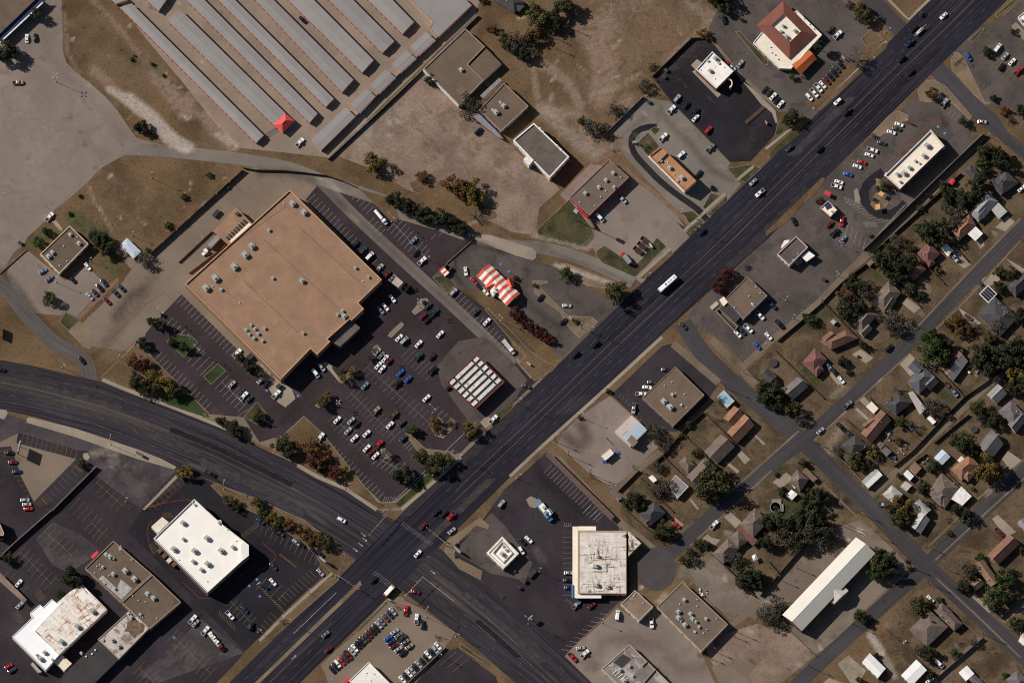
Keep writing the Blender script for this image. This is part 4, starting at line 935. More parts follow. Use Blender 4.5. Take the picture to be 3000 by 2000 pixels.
def add_flat_part(root, name, s, h, m, thick=.25, legs=False, wall=None, z0=0.0):
 """a canopy, annex or awning that belongs to the building"""
 p = [Vector((q.x, q.y, 0)) for q in GP(s, h)]; mb = MB()
 if wall is None: mb.prism(p, h - thick, h, bottom=True); o = mb.build(name, m, root)
 else:
  mb.prism(p, h - thick, h); o = mb.build(name, m, root); w = MB(); w.prism(inset(p, .06), z0, h - thick + .01, top=False); w.build('annex_wall', wall, root)
 if legs:
  for q in inset(p, .3):
   g = MB(); g.tube((q.x, q.y, 0), (q.x, q.y, h - thick), .07); g.build('post', UNIT, root)
 return o
def rect4(s, h):
 a, b, c = [Vector((q.x, q.y, 0)) for q in GP(s, h)[:3]]
 d = a + c - b
 return [a, b, c, d]
def pitched(root, rects, eave, rise, roofm, wallm, over=.35, hip=False, name='roof', lower=None, two=None, capm=None):
 """pitched roofs over rectangles; rect = three corners at eave height (sheet units); ridge runs along the longer side"""
 R_, Wl = MB(), MB()
 for ri, s in enumerate(rects):
  hp = hip
  if s.endswith('H'): hp, s = True, s[:-1]
  if s.endswith('G'): hp, s = False, s[:-1]
  sw = s.endswith('X')
  if sw: s = s[:-1]
  p = ccw(rect4(s, eave)); e = [(p[(i + 1) % 4] - p[i]).length for i in range(4)]
  if (e[0] < e[1]) != sw: p = p[1:] + p[:1]; e = e[1:] + e[:1]
  ez = eave + ri * .012; rz = ez + rise * min(1.0, e[1] / 8.0) if rise > 0 else ez - rise
  W_ = inset(p, over); Wl.prism(W_, 0, ez - .02, top=False)
  u = (p[1] - p[0]).normalized(); m0, m1 = (p[0] + p[3]) / 2, (p[1] + p[2]) / 2
  ins = min(e[1] / 2, e[0] * .42) if hp else 0
  r0, r1 = m0 + u * ins, m1 - u * ins
  P = [(q.x, q.y, ez) for q in p]; A, B = (r0.x, r0.y, rz), (r1.x, r1.y, rz)
  R_.face([P[0], P[1], B, A], 0); R_.face([P[2], P[3], A, B], 1 if two else 0)
  if hp: R_.face([P[1], P[2], B]); R_.face([P[3], P[0], A])
  else:
   for q, m, rr in ((0, m0, r0), (1, m1, r1)):
    i, j = (3, 0) if q == 0 else (1, 2); k = -over if q == 0 else over
    wi, wj = W_[i], W_[j]; mm = (wi + wj) / 2
    Wl.face([(wi.x, wi.y, ez - .02), (wj.x, wj.y, ez - .02), (mm.x, mm.y, rz - .06)])
  for i in range(4):
   a, b = P[i], P[(i + 1) % 4]
   if hp or i % 2 == 0: R_.face([(a[0], a[1], a[2] - .18), (b[0], b[1], b[2] - .18), b, a])
  t = Vector((-u.y, u.x, 0)) * .12
  R_.face([(A[0] - t.x, A[1] - t.y, rz - .01), (B[0] - t.x, B[1] - t.y, rz - .01), (B[0], B[1], rz + .05), (A[0], A[1], rz + .05)], 0)
  R_.face([(A[0], A[1], rz + .05), (B[0], B[1], rz + .05), (B[0] + t.x, B[1] + t.y, rz - .01), (A[0] + t.x, A[1] + t.y, rz - .01)], 0)
 ro = R_.build(name, [roofm, two or roofm], root); Wl.build('wall', wallm, root)
 return ro
def house(label, rects, roofm, wallm='cream', eave=2.8, rise=2.5, hip=True, name='house', cat='house', nwin=3, chim=None, vents='', group=None, sides=(0, 1, 2, 3), over=.4, two=None):
 first = rects[0].rstrip('HGX'); p = ccw(rect4(first, eave)); c = cen(p)
 root = empty(name, (c.x, c.y, 0), 0, label, cat, group)
 ro = pitched(root, rects, eave, rise, roofm if not isinstance(roofm, str) else SH[roofm], WM[wallm], hip=hip, over=over, two=two)
 if nwin: openings(root, inset(p, over), eave, sides[:4], nwin, door=True)
 for u in vents.split(';') if vents else []:
  x, y = [float(a) for a in u.split(',')]; q = G(x, y, eave + rise * .6); mb = MB(); mb.lathe(q.x, q.y, [(.16, eave), (.16, eave + rise * .6 + .5), (.24, eave + rise * .6 + .52), (.05, eave + rise * .6 + .7)], 8)
  mb.build('roof_vent', UNITW, root)
 if chim:
  q = G(*chim, eave + rise); mb = MB(); mb.box(q.x, q.y, eave, eave + rise + .5, .8, .6, R(45)); o = mb.build('chimney', WM['brick'], root)
 return root
def shed(label, s, roofm, wallm, h=2.3, rise=.7, hip=False, name='shed', cat='shed', group=None, door=True):
 return house(label, [s], roofm, wallm, h, rise, hip, name, cat, 1 if door else 0, group=group, sides=(0,), over=.12)
def carport(label, s, m, h=2.5, name='carport', cat='carport', group=None):
 p = [Vector((q.x, q.y, 0)) for q in GP(s, h)]; c = cen(p); root = empty(name, (c.x, c.y, 0), 0, label, cat, group)
 mb = MB(); mb.prism(p, h - .16, h, bottom=True); mb.build('roof', m, root)
 for q in inset(p, .25):
  g = MB(); g.tube((q.x, q.y, 0), (q.x, q.y, h - .16), .06); g.build('post', UNIT, root)
 return root
# ---- storage yard: long metal buildings
def storage(label, s, h=2.9, rise=.45, grp='long storage buildings in parallel rows', m='metal'):
 pts = s.split(); p = [Vector((q.x, q.y, 0)) for q in GP(s, h)]; p4 = ccw(p); c = cen(p4)
 root = empty('storage_building', (c.x, c.y, 0), 0, label, 'storage building', grp)
 e = [(p4[(i + 1) % 4] - p4[i]).length for i in range(4)]
 if e[0] < e[1]: p4 = p4[1:] + p4[:1]; e = e[1:] + e[:1]
 m0, m1 = (p4[0] + p4[3]) / 2, (p4[1] + p4[2]) / 2; rz = h + rise
 rf = MB()
 rf.face([(*p4[0].xy, h), (*p4[1].xy, h), (*m1.xy, rz), (*m0.xy, rz)]); rf.face([(*p4[2].xy, h), (*p4[3].xy, h), (*m0.xy, rz), (*m1.xy, rz)])
 u = (p4[1] - p4[0]).normalized(); t = Vector((-u.y, u.x, 0)) * .35
 for sg in (1, -1): rf.face([(*(m0 + t * sg).xy, rz - .03), (*(m1 + t * sg).xy, rz - .03), (*m1.xy, rz + .04), (*m0.xy, rz + .04)])
 rf.build('roof', RM[m], root)
 w = MB(); q = inset(p4, .12); w.prism(q, 0, h - .02, top=False)
 for a, b, mm in ((3, 0, m0), (1, 2, m1)):
  k = (q[a] + q[b]) / 2; w.face([(*q[a].xy, h - .02), (*q[b].xy, h - .02), (*k.xy, rz - .05)])
 w.build('wall', WM['cream'], root)
 g = MB(); o = inset(p4, -.1)
 for i in range(4):
  a, b, d, f = o[i], o[(i + 1) % 4], p4[(i + 1) % 4], p4[i]
  za, zb = (h, h)
  g.face([(*a.xy, h - .28), (*b.xy, h - .28), (*b.xy, h + .02), (*a.xy, h + .02)]); g.face([(*a.xy, h + .02), (*b.xy, h + .02), (*d.xy, h + .02), (*f.xy, h + .02)])
 g.build('gutter', WM['rdoor'], root)
 for sd in (0, 2):
  a, b = q[sd], q[(sd + 1) % 4]; L = (b - a).length; n = max(2, min(40, int(L / 3.4))); tt = (b - a) / L; nr = Vector((tt.y, -tt.x, 0)) * .04
  for i in range(n):
   cc = a + tt * (L * (i + .5) / n); d = MB(); x0, x1 = cc - tt * 1.25 + nr, cc + tt * 1.25 + nr
   d.face([(*x0.xy, 0), (*x1.xy, 0), (*x1.xy, 2.3), (*x0.xy, 2.3)]); d.face([(*x0.xy, 2.3), (*x1.xy, 2.3), (*(x1 - nr).xy, 2.3), (*(x0 - nr).xy, 2.3)])
   d.build('roll_door', WM['rdoor'], root)
 return root
TL(0, 0)
storage('outermost of the long grey metal storage rows, along the dirt lane', '1100,70 1210,35 2422,1245 2352,1315')
storage('short storage block stub at the head of the outermost row', '905,-110 1000,-160 1180,0 1062,38')
storage('long grey metal storage row ending behind the red hip-roofed hut', '1548,200 1660,95 2622,1042 2512,1150')
storage('narrow long storage row just right of the one ending at the red hut', '1725,15 1808,-69 2917,1045 2842,1130')
storage('wider grey storage block cut by the photo edge above the gravel track', '1250,-90 1420,-180 1560,-40 1455,105')
TL(1, 0)
storage('long metal storage row, third from the red hut, cut off by the edge', '-430,-80 -265,-70 715,910 640,985')
storage('long metal storage row to the left of the lane with the black car', '-80,-75 85,-75 895,735 790,850')
storage('wide metal storage row to the right of the lane with the black car', '215,-75 455,-75 1080,555 975,670')
storage('metal storage row second from the big flat grey roof', '590,-75 815,-75 1270,380 1160,490')
storage('shortest full storage row beside the big flat grey roof', '950,-75 1180,-75 1450,205 1345,315')
storage('large square storage block beside the retaining wall', '1395,-25 1900,-25 1982,50 1675,345') if 0 else None
rt, p_, z_ = flat('storage_building', 'largest square grey ribbed roof of the storage yard, at its upper corner', '1400,-20 1630,207 1595,262 1675,342 1982,50 1900,-30', 3.2, RM['metalx'], WM['cream'], WM['rdoor'], par=.08, pw=.12, cat='storage building', group='long storage buildings in parallel rows')
for i, (lb, s) in enumerate((('long low storage unit at the yard gate end of the front strip', '820,985 915,1075 600,1385 510,1280'), ('square storage unit next to the long gate-end unit of the front strip', '1010,812 1100,890 955,1045 862,955'),
  ('middle square storage unit of the front strip of five', '1190,635 1285,718 1135,865 1045,780'), ('square storage unit second from the top of the front strip', '1378,460 1475,542 1330,675 1250,582'), ('topmost square storage unit of the front strip', '1560,292 1650,375 1500,515 1415,427'))):
 storage(lb, s, 2.8, .2, 'square storage units of the front strip', 'metalx')
r = empty('gate_hut', G(255, 1130), 0, 'small hut with bright red hip roof at the storage yard gate', 'hut')
pitched(r, ['158,1150 268,1040 355,1112H'], 3.2, -2.2, RM['red'], WM['cream'], over=.5, hip=True); openings(r, ccw(rect4('175,1150 268,1055 340,1112', 3.2)), 3, (0, 1, 2), 2)
# ---- tan commercial pair and the white-edged shop on the vacant lot
rt, p_, z_ = flat('commercial_building', 'tan flat-roofed building with white wall strip above the vacant lot', '1540,632 1925,265 2102,430 1945,592 2092,738 1868,966', 4.3, RM['tan'], WM['grey'], UNITW if 0 else plain('pale_stucco_edge', (.30, .25, .21)), units='1885,640,1', fronts=(0, 2))
add_flat_part(rt, 'lower_roof', '2117,447 2258,592 2096,742 1960,596', 3.5, RM['tan2'], wall=WM['grey'])
w = MB(); a, b = GP('1540,640 1866,968', 4.3); t = (b - a).normalized(); nn = Vector((-t.y, t.x, 0)) * -.25; w.prism([a + nn * .3, b + nn * .3, b + nn * 1.6, a + nn * 1.6], 0, 4.36); w.build('facade', WM['white'], rt)
w = MB(); w.box(G(1885, 830, 3.9).x, G(1885, 830, 3.9).y, 3.8, 4.1, 4.6, 4.2, R(45)); w.build('roof_hatch', RM['tan3'], rt)
rt, p_, z_ = flat('commercial_building', 'tan square roof with two paired roof units and grey awnings', '2280,765 2502,975 2250,1205 2050,1010', 4.9, RM['tan'], WM['grey'], plain('pale_stucco_edge', (.3, .25, .21)), units='2205,1030,1.2;2275,970,1.1;2175,1010,.6;2245,940,.6', fronts=(0, 1, 2))
add_flat_part(rt, 'awning', '2235,715 2258,740 2085,905 2058,880', 3.0, plain('grey_blue_awning', (.22, .21, .23)), legs=True); add_flat_part(rt, 'awning', '1985,1070 2040,1035 2230,1222 2275,1280 2215,1255', 3.0, plain('grey_blue_awning', (.22, .21, .23)), legs=True)
TL(2, 0)
rt, p_, z_ = flat('shop_building', 'dark brown roof framed by broad white edges beside the vacant lot', '200,1130 525,1440 345,1635 10,1290', 6.4, RM['brown'], WM['white'], WM['white'], par=.5, pw=.6, fronts=(0, 1), nwin=4)
for x, y in ((255, 1180), (285, 1213), (415, 1340), (450, 1375)): roof_unit(rt, x, y, 5.9, 1.0, .8, .7, 45, UNITW)
add_flat_part(rt, 'entrance_tower', '105,1460 150,1420 200,1470 155,1520', 6.9, WM['white'], thick=.3, wall=WM['white'])
rt, p_, z_ = flat('restaurant_building', 'stained white roof of the drive-through on the black asphalt lot', '1840,475 2035,655 1875,815 1690,640', 5.6, RM['spot'], WM['brick'], WM['white'], par=.6, pw=.35, units='1868,535,1.1;1820,650,1.0;1800,560,.6;1900,580,.6', vents='1945,615;1730,640;1860,720', fronts=(0, 1, 3), nwin=3)
c = G(2000, 762, 5); w = MB()
for k in range(8):
 a0, a1 = R(-60 + k * 17), R(-43 + k * 17); rr = 3.0; w.face([(c.x - 1.5 + rr * math.cos(a0), c.y + rr * math.sin(a0), 0), (c.x - 1.5 + rr * math.cos(a1), c.y + rr * math.sin(a1), 0), (c.x - 1.5 + rr * math.cos(a1), c.y + rr * math.sin(a1), 4.4), (c.x - 1.5 + rr * math.cos(a0), c.y + rr * math.sin(a0), 4.4)])
 w.face([(c.x - 1.5 + rr * math.cos(a0), c.y + rr * math.sin(a0), 4.4), (c.x - 1.5 + rr * math.cos(a1), c.y + rr * math.sin(a1), 4.4), (c.x - 1.5 + 2.4 * math.cos(a1), c.y + 2.4 * math.sin(a1), 4.4), (c.x - 1.5 + 2.4 * math.cos(a0), c.y + 2.4 * math.sin(a0), 4.4)])
w.build('curved_awning', RM['cream'], rt)
rt, p_, z_ = flat('restaurant_building', 'narrow orange-tan roof with white side wall inside the curved drive-through', '1370,1352 1692,1660 1590,1752 1265,1432', 6.6, RM['orangeflat'], WM['cream'], WM['orange'], par=.6, units='1450,1540,1;1370,1480,.7;1560,1630,1.1;1520,1660,.6', vents='1400,1440;1430,1490;1490,1600', fronts=(0, 1, 2))
add_flat_part(rt, 'awning', '1250,1440 1268,1428 1592,1752 1575,1765', 3.4, WM['white'])
w = MB(); a, b = GP('1345,1495 1430,1410', 6.6); t = (b - a).normalized(); w.box(*((a + b) / 2).xy, 6.0, 6.9, (b - a).length, .5, math.atan2(t.y, t.x)); w.build('roof_screen', WM['dark'], rt)
# ---- red hip-roofed restaurant with orange porch
TL(3, 0)
rt, p_, z_ = flat('restaurant_building', 'restaurant with red-brown hip roof around a cream well and glossy orange porch', '265,98 495,320 212,632 100,628 -137,395 -60,300', 3.8, RM['cream'], WM['cream'], WM['white'], par=.35, pw=.35, fronts=(0, 1, 3), nwin=5)
def quad3(s, h): return [(*G(x, y, h).xy, h) for x, y in PX(s)]
o, i_ = quad3('133,25 -112,243 196,552 441,322', 4.2), quad3('150,135 32,240 203,390 305,290', 7.2)
o = quad3('140,10 -108,235 196,548 440,318', 4.2); i_ = quad3('145,128 30,232 200,388 304,288', 7.0)
m = MB()
for k in range(4): m.face([o[k], o[(k + 1) % 4], i_[(k + 1) % 4], i_[k]][::-1])
m.build('roof', RM['terra'], rt)
m = MB(); f = [(x, y, 5.6) for x, y, z in i_]; m.face(f if area2([Vector(q) for q in f]) > 0 else f[::-1]); m.build('well_floor', RM['cream'], rt)
m = MB()
for k in range(4): a, b = i_[k], i_[(k + 1) % 4]; m.face([a, b, (b[0], b[1], 5.5), (a[0], a[1], 5.5)]); m.face([(a[0], a[1], 5.5), (b[0], b[1], 5.5), b, a])
m.build('well_wall', WM['white'], rt)
for x, y, k in ((140, 240, .8), (250, 285, 1.0), (170, 340, 1.2), (120, 290, .7)): roof_unit(rt, x, y, 5.6, 2.0 * k, 1.6 * k, 1.2, 45, GREENU)
for x, y in ((20, 430), (60, 500), (90, 540), (30, 480), (330, 170), (380, 220), (420, 262)): roof_vent(rt, x, y, 3.45, .4, .8)
m = MB(); a = quad3('378,462 218,598 300,690 446,540', 3.6); rg = quad3('352,490 300,640', 5.4); rg = [(*((Vector(a[0]) + Vector(a[3])) / 2).xy, 5.2), (*((Vector(a[1]) + Vector(a[2])) / 2).xy, 5.2)]
m.face([a[1], a[0], rg[0], rg[1]]); m.face([a[3], a[2], rg[1], rg[0]]); m.face([a[0], a[3], rg[0]]); m.face([a[2], a[1], rg[1]])
for k in range(4): q, s = a[k], a[(k + 1) % 4]; m.face([q, s, (s[0], s[1], 3.3), (q[0], q[1], 3.3)])
m.build('porch_roof', RM['orange'], rt)
for q in a: g = MB(); g.box(q[0] * .97 + cen([Vector(x) for x in a]).x * .03, q[1] * .97 + cen([Vector(x) for x in a]).y * .03, 0, 3.4, .4, .4); g.build('porch_post', WM['white'], rt)
flat('shop_building', 'white-roofed corner of a building cut by the right edge above the gravel bed', '2295,160 2420,60 2480,120 2352,230', 4.0, RM['white'], WM['white'], WM['white'], units='2330,190,.8')
# ---- strip shop with cream roof
rt, p_, z_ = flat('strip_shop', 'long narrow cream-roofed strip shop beside the dark retaining wall', '1492,1200 1615,1342 1212,1735 1072,1612', 6.4, RM['cream'], WM['brick'], WM['white'], par=.9, pw=.4, units='1460,1335,1.3;1432,1430,1.1;1300,1540,1.0;1250,1590,1.2;1190,1600,1;1355,1480,.7;1390,1500,.6;1215,1670,.7', fronts=(0, 2, 3), nwin=6)
m = MB(); a, b = GP('1490,1195 1618,1345', 6.4); m.box(*((a + b) / 2).xy, 0, 6.9, (b - a).length, .6, math.atan2((b - a).y, (b - a).x)); m.build('facade', WM['cream'], rt)
add_flat_part(rt, 'awning', '1065,1615 1085,1580 1120,1640 1100,1655', 3.2, WM['white'])
# ---- small shops below
TL(3, 1)
rt, p_, z_ = flat('restaurant_building', 'brown-roofed small restaurant with red and white edge and white rear annex', '258,603 366,702 196,870 86,766', 5.0, RM['brown'], WM['white'], plain('pink_white_edge', (.60, .42, .38)), par=.6, units='', vents='275,760;230,820', fronts=(0, 2, 3))
add_flat_part(rt, 'annex', '370,735 432,780 355,835 305,790', 3.6, RM['white'], wall=WM['grey']); add_flat_part(rt, 'sign_panel', '150,640 200,635 190,655 125,715 120,695', 4.2, WM['white'], wall=WM['red'])
for x, y in ((300, 825), (270, 845)): roof_unit(rt, x, y, .0, 2.0, 1.6, 1.6, 45, GREENU)
rt, p_, z_ = flat('kiosk', 'small cream kiosk with open dark half and red brick edge among parked cars', '550,275 636,360 572,425 478,345', 3.6, RM['cream'], WM['brick'], plain('pinkish_cap', (.5, .36, .28)), par=.5, units='590,375,.6', fronts=(0, 2), nwin=2)
add_flat_part(rt, 'canvas_cover', '510,300 555,280 590,335 540,360', 3.35, WM['navy'])
carport('square red metal canopy beside the white cars along the road', '512,215 525,178 580,200 570,240', WM['red'], 2.6, 'canopy', 'canopy')
for lb, s in (('orange-topped menu canopy nearer the cream-roofed strip shop', '1010,215 1035,185 1070,208 1045,240'), ('orange-topped menu canopy farther from the strip shop, by the striped bays', '985,310 1027,305 1030,350 985,357')):
 carport(lb, s, plain('orange_canopy_top', (.62, .36, .16)), 3.2, 'canopy', 'canopy', 'drive-through menu canopies')
# ---- big tan store
TL(1, 1)
rt, p_, z_ = flat('supermarket', 'huge orange-tan flat-roofed store beside the main parking lot', '310,178 1155,1000 937,1212 990,1268 875,1376 866,1358 652,1548 682,1568 562,1686 500,1633 228,1913 -652,1040', 8.6, RM['bigtan'], plain('tan_block_wall', (.34, .20, .13)), plain('orange_tan_cap', (.52, .30, .16)), par=.7, pw=.4,
 units='335,300,1.4;440,380,1.4;-40,690,1.5;-100,770,1.6;-200,880,1.6;-375,985,1.7;-460,1075,1.6;-320,1090,0.8;420,1010,1.2,35;155,985,0.8;1035,975,.7;915,890,0.8;810,1335,1.2;750,1320,.8;795,1285,.8;435,1490,0.8;80,1445,0.8;20,1495,0.8;120,545,.8;-45,1415,0.8;-10,1450,0.8;-90,1460,.8;-60,1500,.8;-20,1535,.9;60,1560,.8',
 vents='255,300;980,1015;700,1475;-150,1210;1120,1000;-400,1060', fronts=(), um=GREENU)
add_flat_part(rt, 'entrance_canopy', '868,1364 958,1442 772,1615 660,1552', 6.0, RM['brown'], wall=WM['brick'])
for q in ((965, 1255), (690, 1600)): pass
p_ = ccw(p_)
openings(rt, p_, 8, (4, 5), 5) if 0 else None
m = MB(); a, b = GP('880,1400 670,1590', 3); t = (b - a).normalized(); n_ = Vector((-t.y, t.x, 0))
m.face([(*a.xy, .1), (*b.xy, .1), (*b.xy, 3), (*a.xy, 3)]); m.build('entrance_door', GLASS, rt)
add_flat_part(rt, 'tan_awning', '1290,968 1352,1025 1308,1075 1245,1030', 4.2, plain('pale_canopy_top', (.44, .36, .28)), legs=True)
m = MB()
for k, s in enumerate(('75,635 800,1300', '-240,690 275,330', '-420,985 -180,1190', '400,520 1000,1070', '-120,1000 380,1480')):
 a, b = GP(s, 7.95); t = (b - a).normalized(); n_ = Vector((-t.y, t.x, 0)) * .14; m = MB(); m.face([(*(a - n_).xy, 7.915 + k * .004), (*(b - n_).xy, 7.915 + k * .004), (*(b + n_).xy, 7.915 + k * .004), (*(a + n_).xy, 7.915 + k * .004)]); m.build('roof_seam', plain('dark_roof_seam', (.14, .085, .055)), rt)
TL(0, 1)
add_flat_part(rt, 'dock_house', '2165,332 2338,507 2133,708 1962,560', 5.4, RM['bigtan'], wall=WM['brick']); add_flat_part(rt, 'dock_roof', '2290,478 2328,512 2148,682 2108,645', 5.6, RM['cream'], wall=WM['tan'])
for k in range(8):
 for j in (0, 1): roof_unit(rt, 2085 + k * 22 + j * 12, 610 - k * 22 + j * 14, 5.4, .9, .8, .9, 45, FAN)
roof_unit(rt, 2180, 395, 5.4, 1.8, 1.6, 1.2, 45, FAN)
for s in ('1945,560 1640,845', '2070,690 1735,945'):
 m = MB(); a, b = GP(s); m.box(*((a + b) / 2).xy, 0, 1.3, (b - a).length, .35, math.atan2((b - a).y, (b - a).x)); m.build('dock_wall', WM['brick'], rt)
m = MB(); a, b = GP('1700,1050 2352,1700', 8);
# ---- office and shed on the left
flat('office_building', 'small tan flat-roofed office with cream edge and lawn, left of the big store', '640,507 812,672 545,945 370,765', 4.8, RM['tan2'], WM['cream'], plain('cream_edge', (.62, .49, .34)), units='645,585,.9;725,665,1.0;480,750,1.0;445,785,1.1', vents='585,690;615,830;545,870;710,610', fronts=(0, 1, 2, 3), nwin=4)
shed('white gable-roofed metal shed between the office and the fence', '1100,682 1168,618 1297,742', RM['ltmetal'], 'white', 2.8, .9, hip=True)
# ---- striped restaurant
TL(1, 1)
rt = empty('restaurant_building', G(2225, 1050), 0, 'small restaurant with orange and white striped gable roof', 'building')
p4 = ccw(rect4('2025,965 2145,855 2427,1130', 3.2)); e = [(p4[(i + 1) % 4] - p4[i]).length for i in range(4)]
if e[0] < e[1]: p4 = p4[1:] + p4[:1]
m = MB(); N = 13; m0, m1 = (p4[0] + p4[3]) / 2, (p4[1] + p4[2]) / 2
for k in range(N):
 f0, f1 = k / N, (k + 1) / N; mi = k % 2
 for a, b in ((p4[0], p4[1]), (p4[3], p4[2])):
  q = [(*a.lerp(b, f0).xy, 3.2), (*a.lerp(b, f1).xy, 3.2), (*m0.lerp(m1, f1).xy, 5.6), (*m0.lerp(m1, f0).xy, 5.6)]
  m.face(q if a == p4[0] else q[::-1], mi)
m.build('roof', [RM['stripeO'], RM['stripeW']], rt)
w = MB(); q4 = inset(p4, .4); w.prism(q4, 0, 3.2, top=False)
for a, b in ((3, 0), (1, 2)): k = (q4[a] + q4[b]) / 2; w.face([(*q4[a].xy, 3.18), (*q4[b].xy, 3.18), (*k.xy, 5.4)])
w.build('wall', WM['white'], rt); openings(rt, q4, 3.2, (0, 1, 2, 3), 4)
pitched(rt, ['2100,1060 2180,1020 2215,1060G'], 3.6, -1.5, RM['stripeO'], WM['orange'], over=.1, name='dormer_roof'); pitched(rt, ['2295,1010 2345,985 2375,1060G'], 3.6, -1.5, RM['stripeO'], WM['orange'], over=.1, name='dormer_roof')
add_flat_part(rt, 'equipment_pad', '2150,1100 2215,1035 2245,1090 2180,1150', 4.4, RM['white'], wall=WM['white']);
for x, y in ((2200, 1085), (2190, 1120)): roof_unit(rt, x, y, 4.4, 1.4, 1.2, .9, 45)
rt, p_, z_ = flat('dumpster_enclosure', 'dark open dumpster pen with a small striped lean-to by the lot corner', '1755,855 1800,890 1765,935 1722,900', 2.0, RM['dkgrey'], WM['brown'], WM['brown'], par=1.6, pw=.15, cat='enclosure')
m = MB(); a = [(*G(x, y, 2.3).xy, 2.3) for x, y in PX('1683,912 1722,880 1775,935 1737,970')]
for k in range(4):
 f0, f1 = k / 4, (k + 1) / 4; L_ = lambda p, q, f: tuple(Vector(p).lerp(Vector(q), f))
 q = [L_(a[0], a[3], f0), L_(a[0], a[3], f1), L_(a[1], a[2], f1), L_(a[1], a[2], f0)]; m.face(q, (k + 1) % 2)
 m.face([(x, y, 2.1) for x, y, z in q][::-1], (k + 1) % 2)
m.build('striped_roof', [RM['stripeW'], RM['stripeO']], rt)
w = MB(); w.prism(inset([Vector((q[0], q[1], 0)) for q in a], .15), 0, 2.08, top=False); w.build('shed_wall', WM['orange'], rt)
# ---- bar with red facade
TL(2, 1)
rt, p_, z_ = flat('bar_building', 'brown-tan flat roof with bright red facade beside the kerbed lawn', '890,-103 1074,60 710,412 530,245', 4.4, RM['tan3'], WM['red'], plain('grey_edge', (.22, .18, .15)), par=.35, units='865,85,.9;800,150,.9;675,205,.9;940,150,.8;930,20,.9', vents='1000,60;860,185;815,240;620,290;760,320', fronts=(0, 3), nwin=4)
m = MB(); a, b = GP('600,335 700,425', 4.6); m.box(*((a + b) / 2).xy, 0, 4.9, (b - a).length, .35, math.atan2((b - a).y, (b - a).x)); m.build('sign_wall', WM['red'], rt)
m = MB(); a, b = GP('705,440 760,530', 1.2); m.box(*((a + b) / 2).xy, 0, 2.6, (b - a).length, .4, math.atan2((b - a).y, (b - a).x)); m.build('ramp_wall', WM['brick'], rt)
rt, p_, z_ = flat('shop_building', 'tan flat-roofed building with walled dark patio beside the red tree', '2160,972 2346,1146 2126,1362 1960,1176', 4.4, RM['tan'], WM['grey'], plain('grey_edge', (.22, .18, .15)), par=.3, vents='2178,1152;2280,1122;2240,1065;2045,1255;2200,1215;2225,1240', units='2210,1225,.6', fronts=(0, 1), nwin=4)
add_flat_part(rt, 'entrance_block', '1905,1185 1945,1155 1985,1205 1945,1245', 3.4, RM['cream'], wall=WM['tan']); add_flat_part(rt, 'pale_slab', '1815,1250 1880,1195 1902,1225 1840,1280', .5, GM['walk'] if 0 else plain('pale_slab', (.42, .35, .27)), thick=.4)
m = MB(); q = GP('1878,1290 1900,1265 2075,1430 2045,1465', 1.8)
for i in range(len(q)):
 a, b = q[i], q[(i + 1) % len(q)]; m.box(*((a + b) / 2).xy, 0, 1.8, (b - a).length, .25, math.atan2((b - a).y, (b - a).x))
m.build('patio_wall', WM['tan'], rt)
add_flat_part(rt, 'patio_roof', '1975,1190 1990,1200 2110,1330 2050,1400 1910,1275', 2.7, RM['dkgrey'], thick=.15)
# ---- car wash canopy
TL(1, 2)
p = ccw(GP('2030,118 2285,370 2010,628 1755,378', 5.0)); p = [Vector((q.x, q.y, 0)) for q in p]; c = cen(p)
rt = empty('canopy_building', (c.x, c.y, 0), 0, 'square red-edged canopy with rusted white roof strips and dark gaps', 'canopy')
def bil(u, v): return p[0].lerp(p[1], u).lerp(p[3].lerp(p[2], u), v)
m = MB(); m.prism(inset(p, .2), 4.3, 4.55, bottom=True); m.build('roof_deck', WM['dark'], rt)
m = MB(); o, i_ = p, inset(p, .2)
for k in range(4): m.prism([o[k], o[(k + 1) % 4], i_[(k + 1) % 4], i_[k]], 4.3, 5.05, bottom=True)
m.build('fascia', plain('maroon_fascia', (.33, .03, .05)), rt)
d0 = (p[1] - p[0]); along = 0 if abs(math.atan2(d0.y, d0.x) % math.pi - R(44)) < .5 else 1
for k in range(6):
 for (s0, s1) in ((.04, .19), (.235, .79), (.835, .97)):
  f0, f1 = .035 + k * .157, .035 + k * .157 + .092; w_ = MB()
  q = [bil(s0, f0), bil(s1, f0), bil(s1, f1), bil(s0, f1)] if along == 0 else [bil(f0, s0), bil(f1, s0), bil(f1, s1), bil(f0, s1)]
  w_.prism(q, 4.7, 4.95); w_.build('roof_panel', RM['panel'], rt)
for u in (.08, .5, .92):
 for v in (.1, .5, .9):
  q = bil(u, v); g = MB(); g.box(q.x, q.y, 0, 4.3, .35, .35, R(45)); g.build('column', WM['red'], rt)
m = MB(); a, b, d, f = bil(.3, .3), bil(.7, .3), bil(.7, .7), bil(.3, .7); m.prism([a, b, d, f], 0, 4.29); m.build('kiosk_wall', WM['brick'], rt)
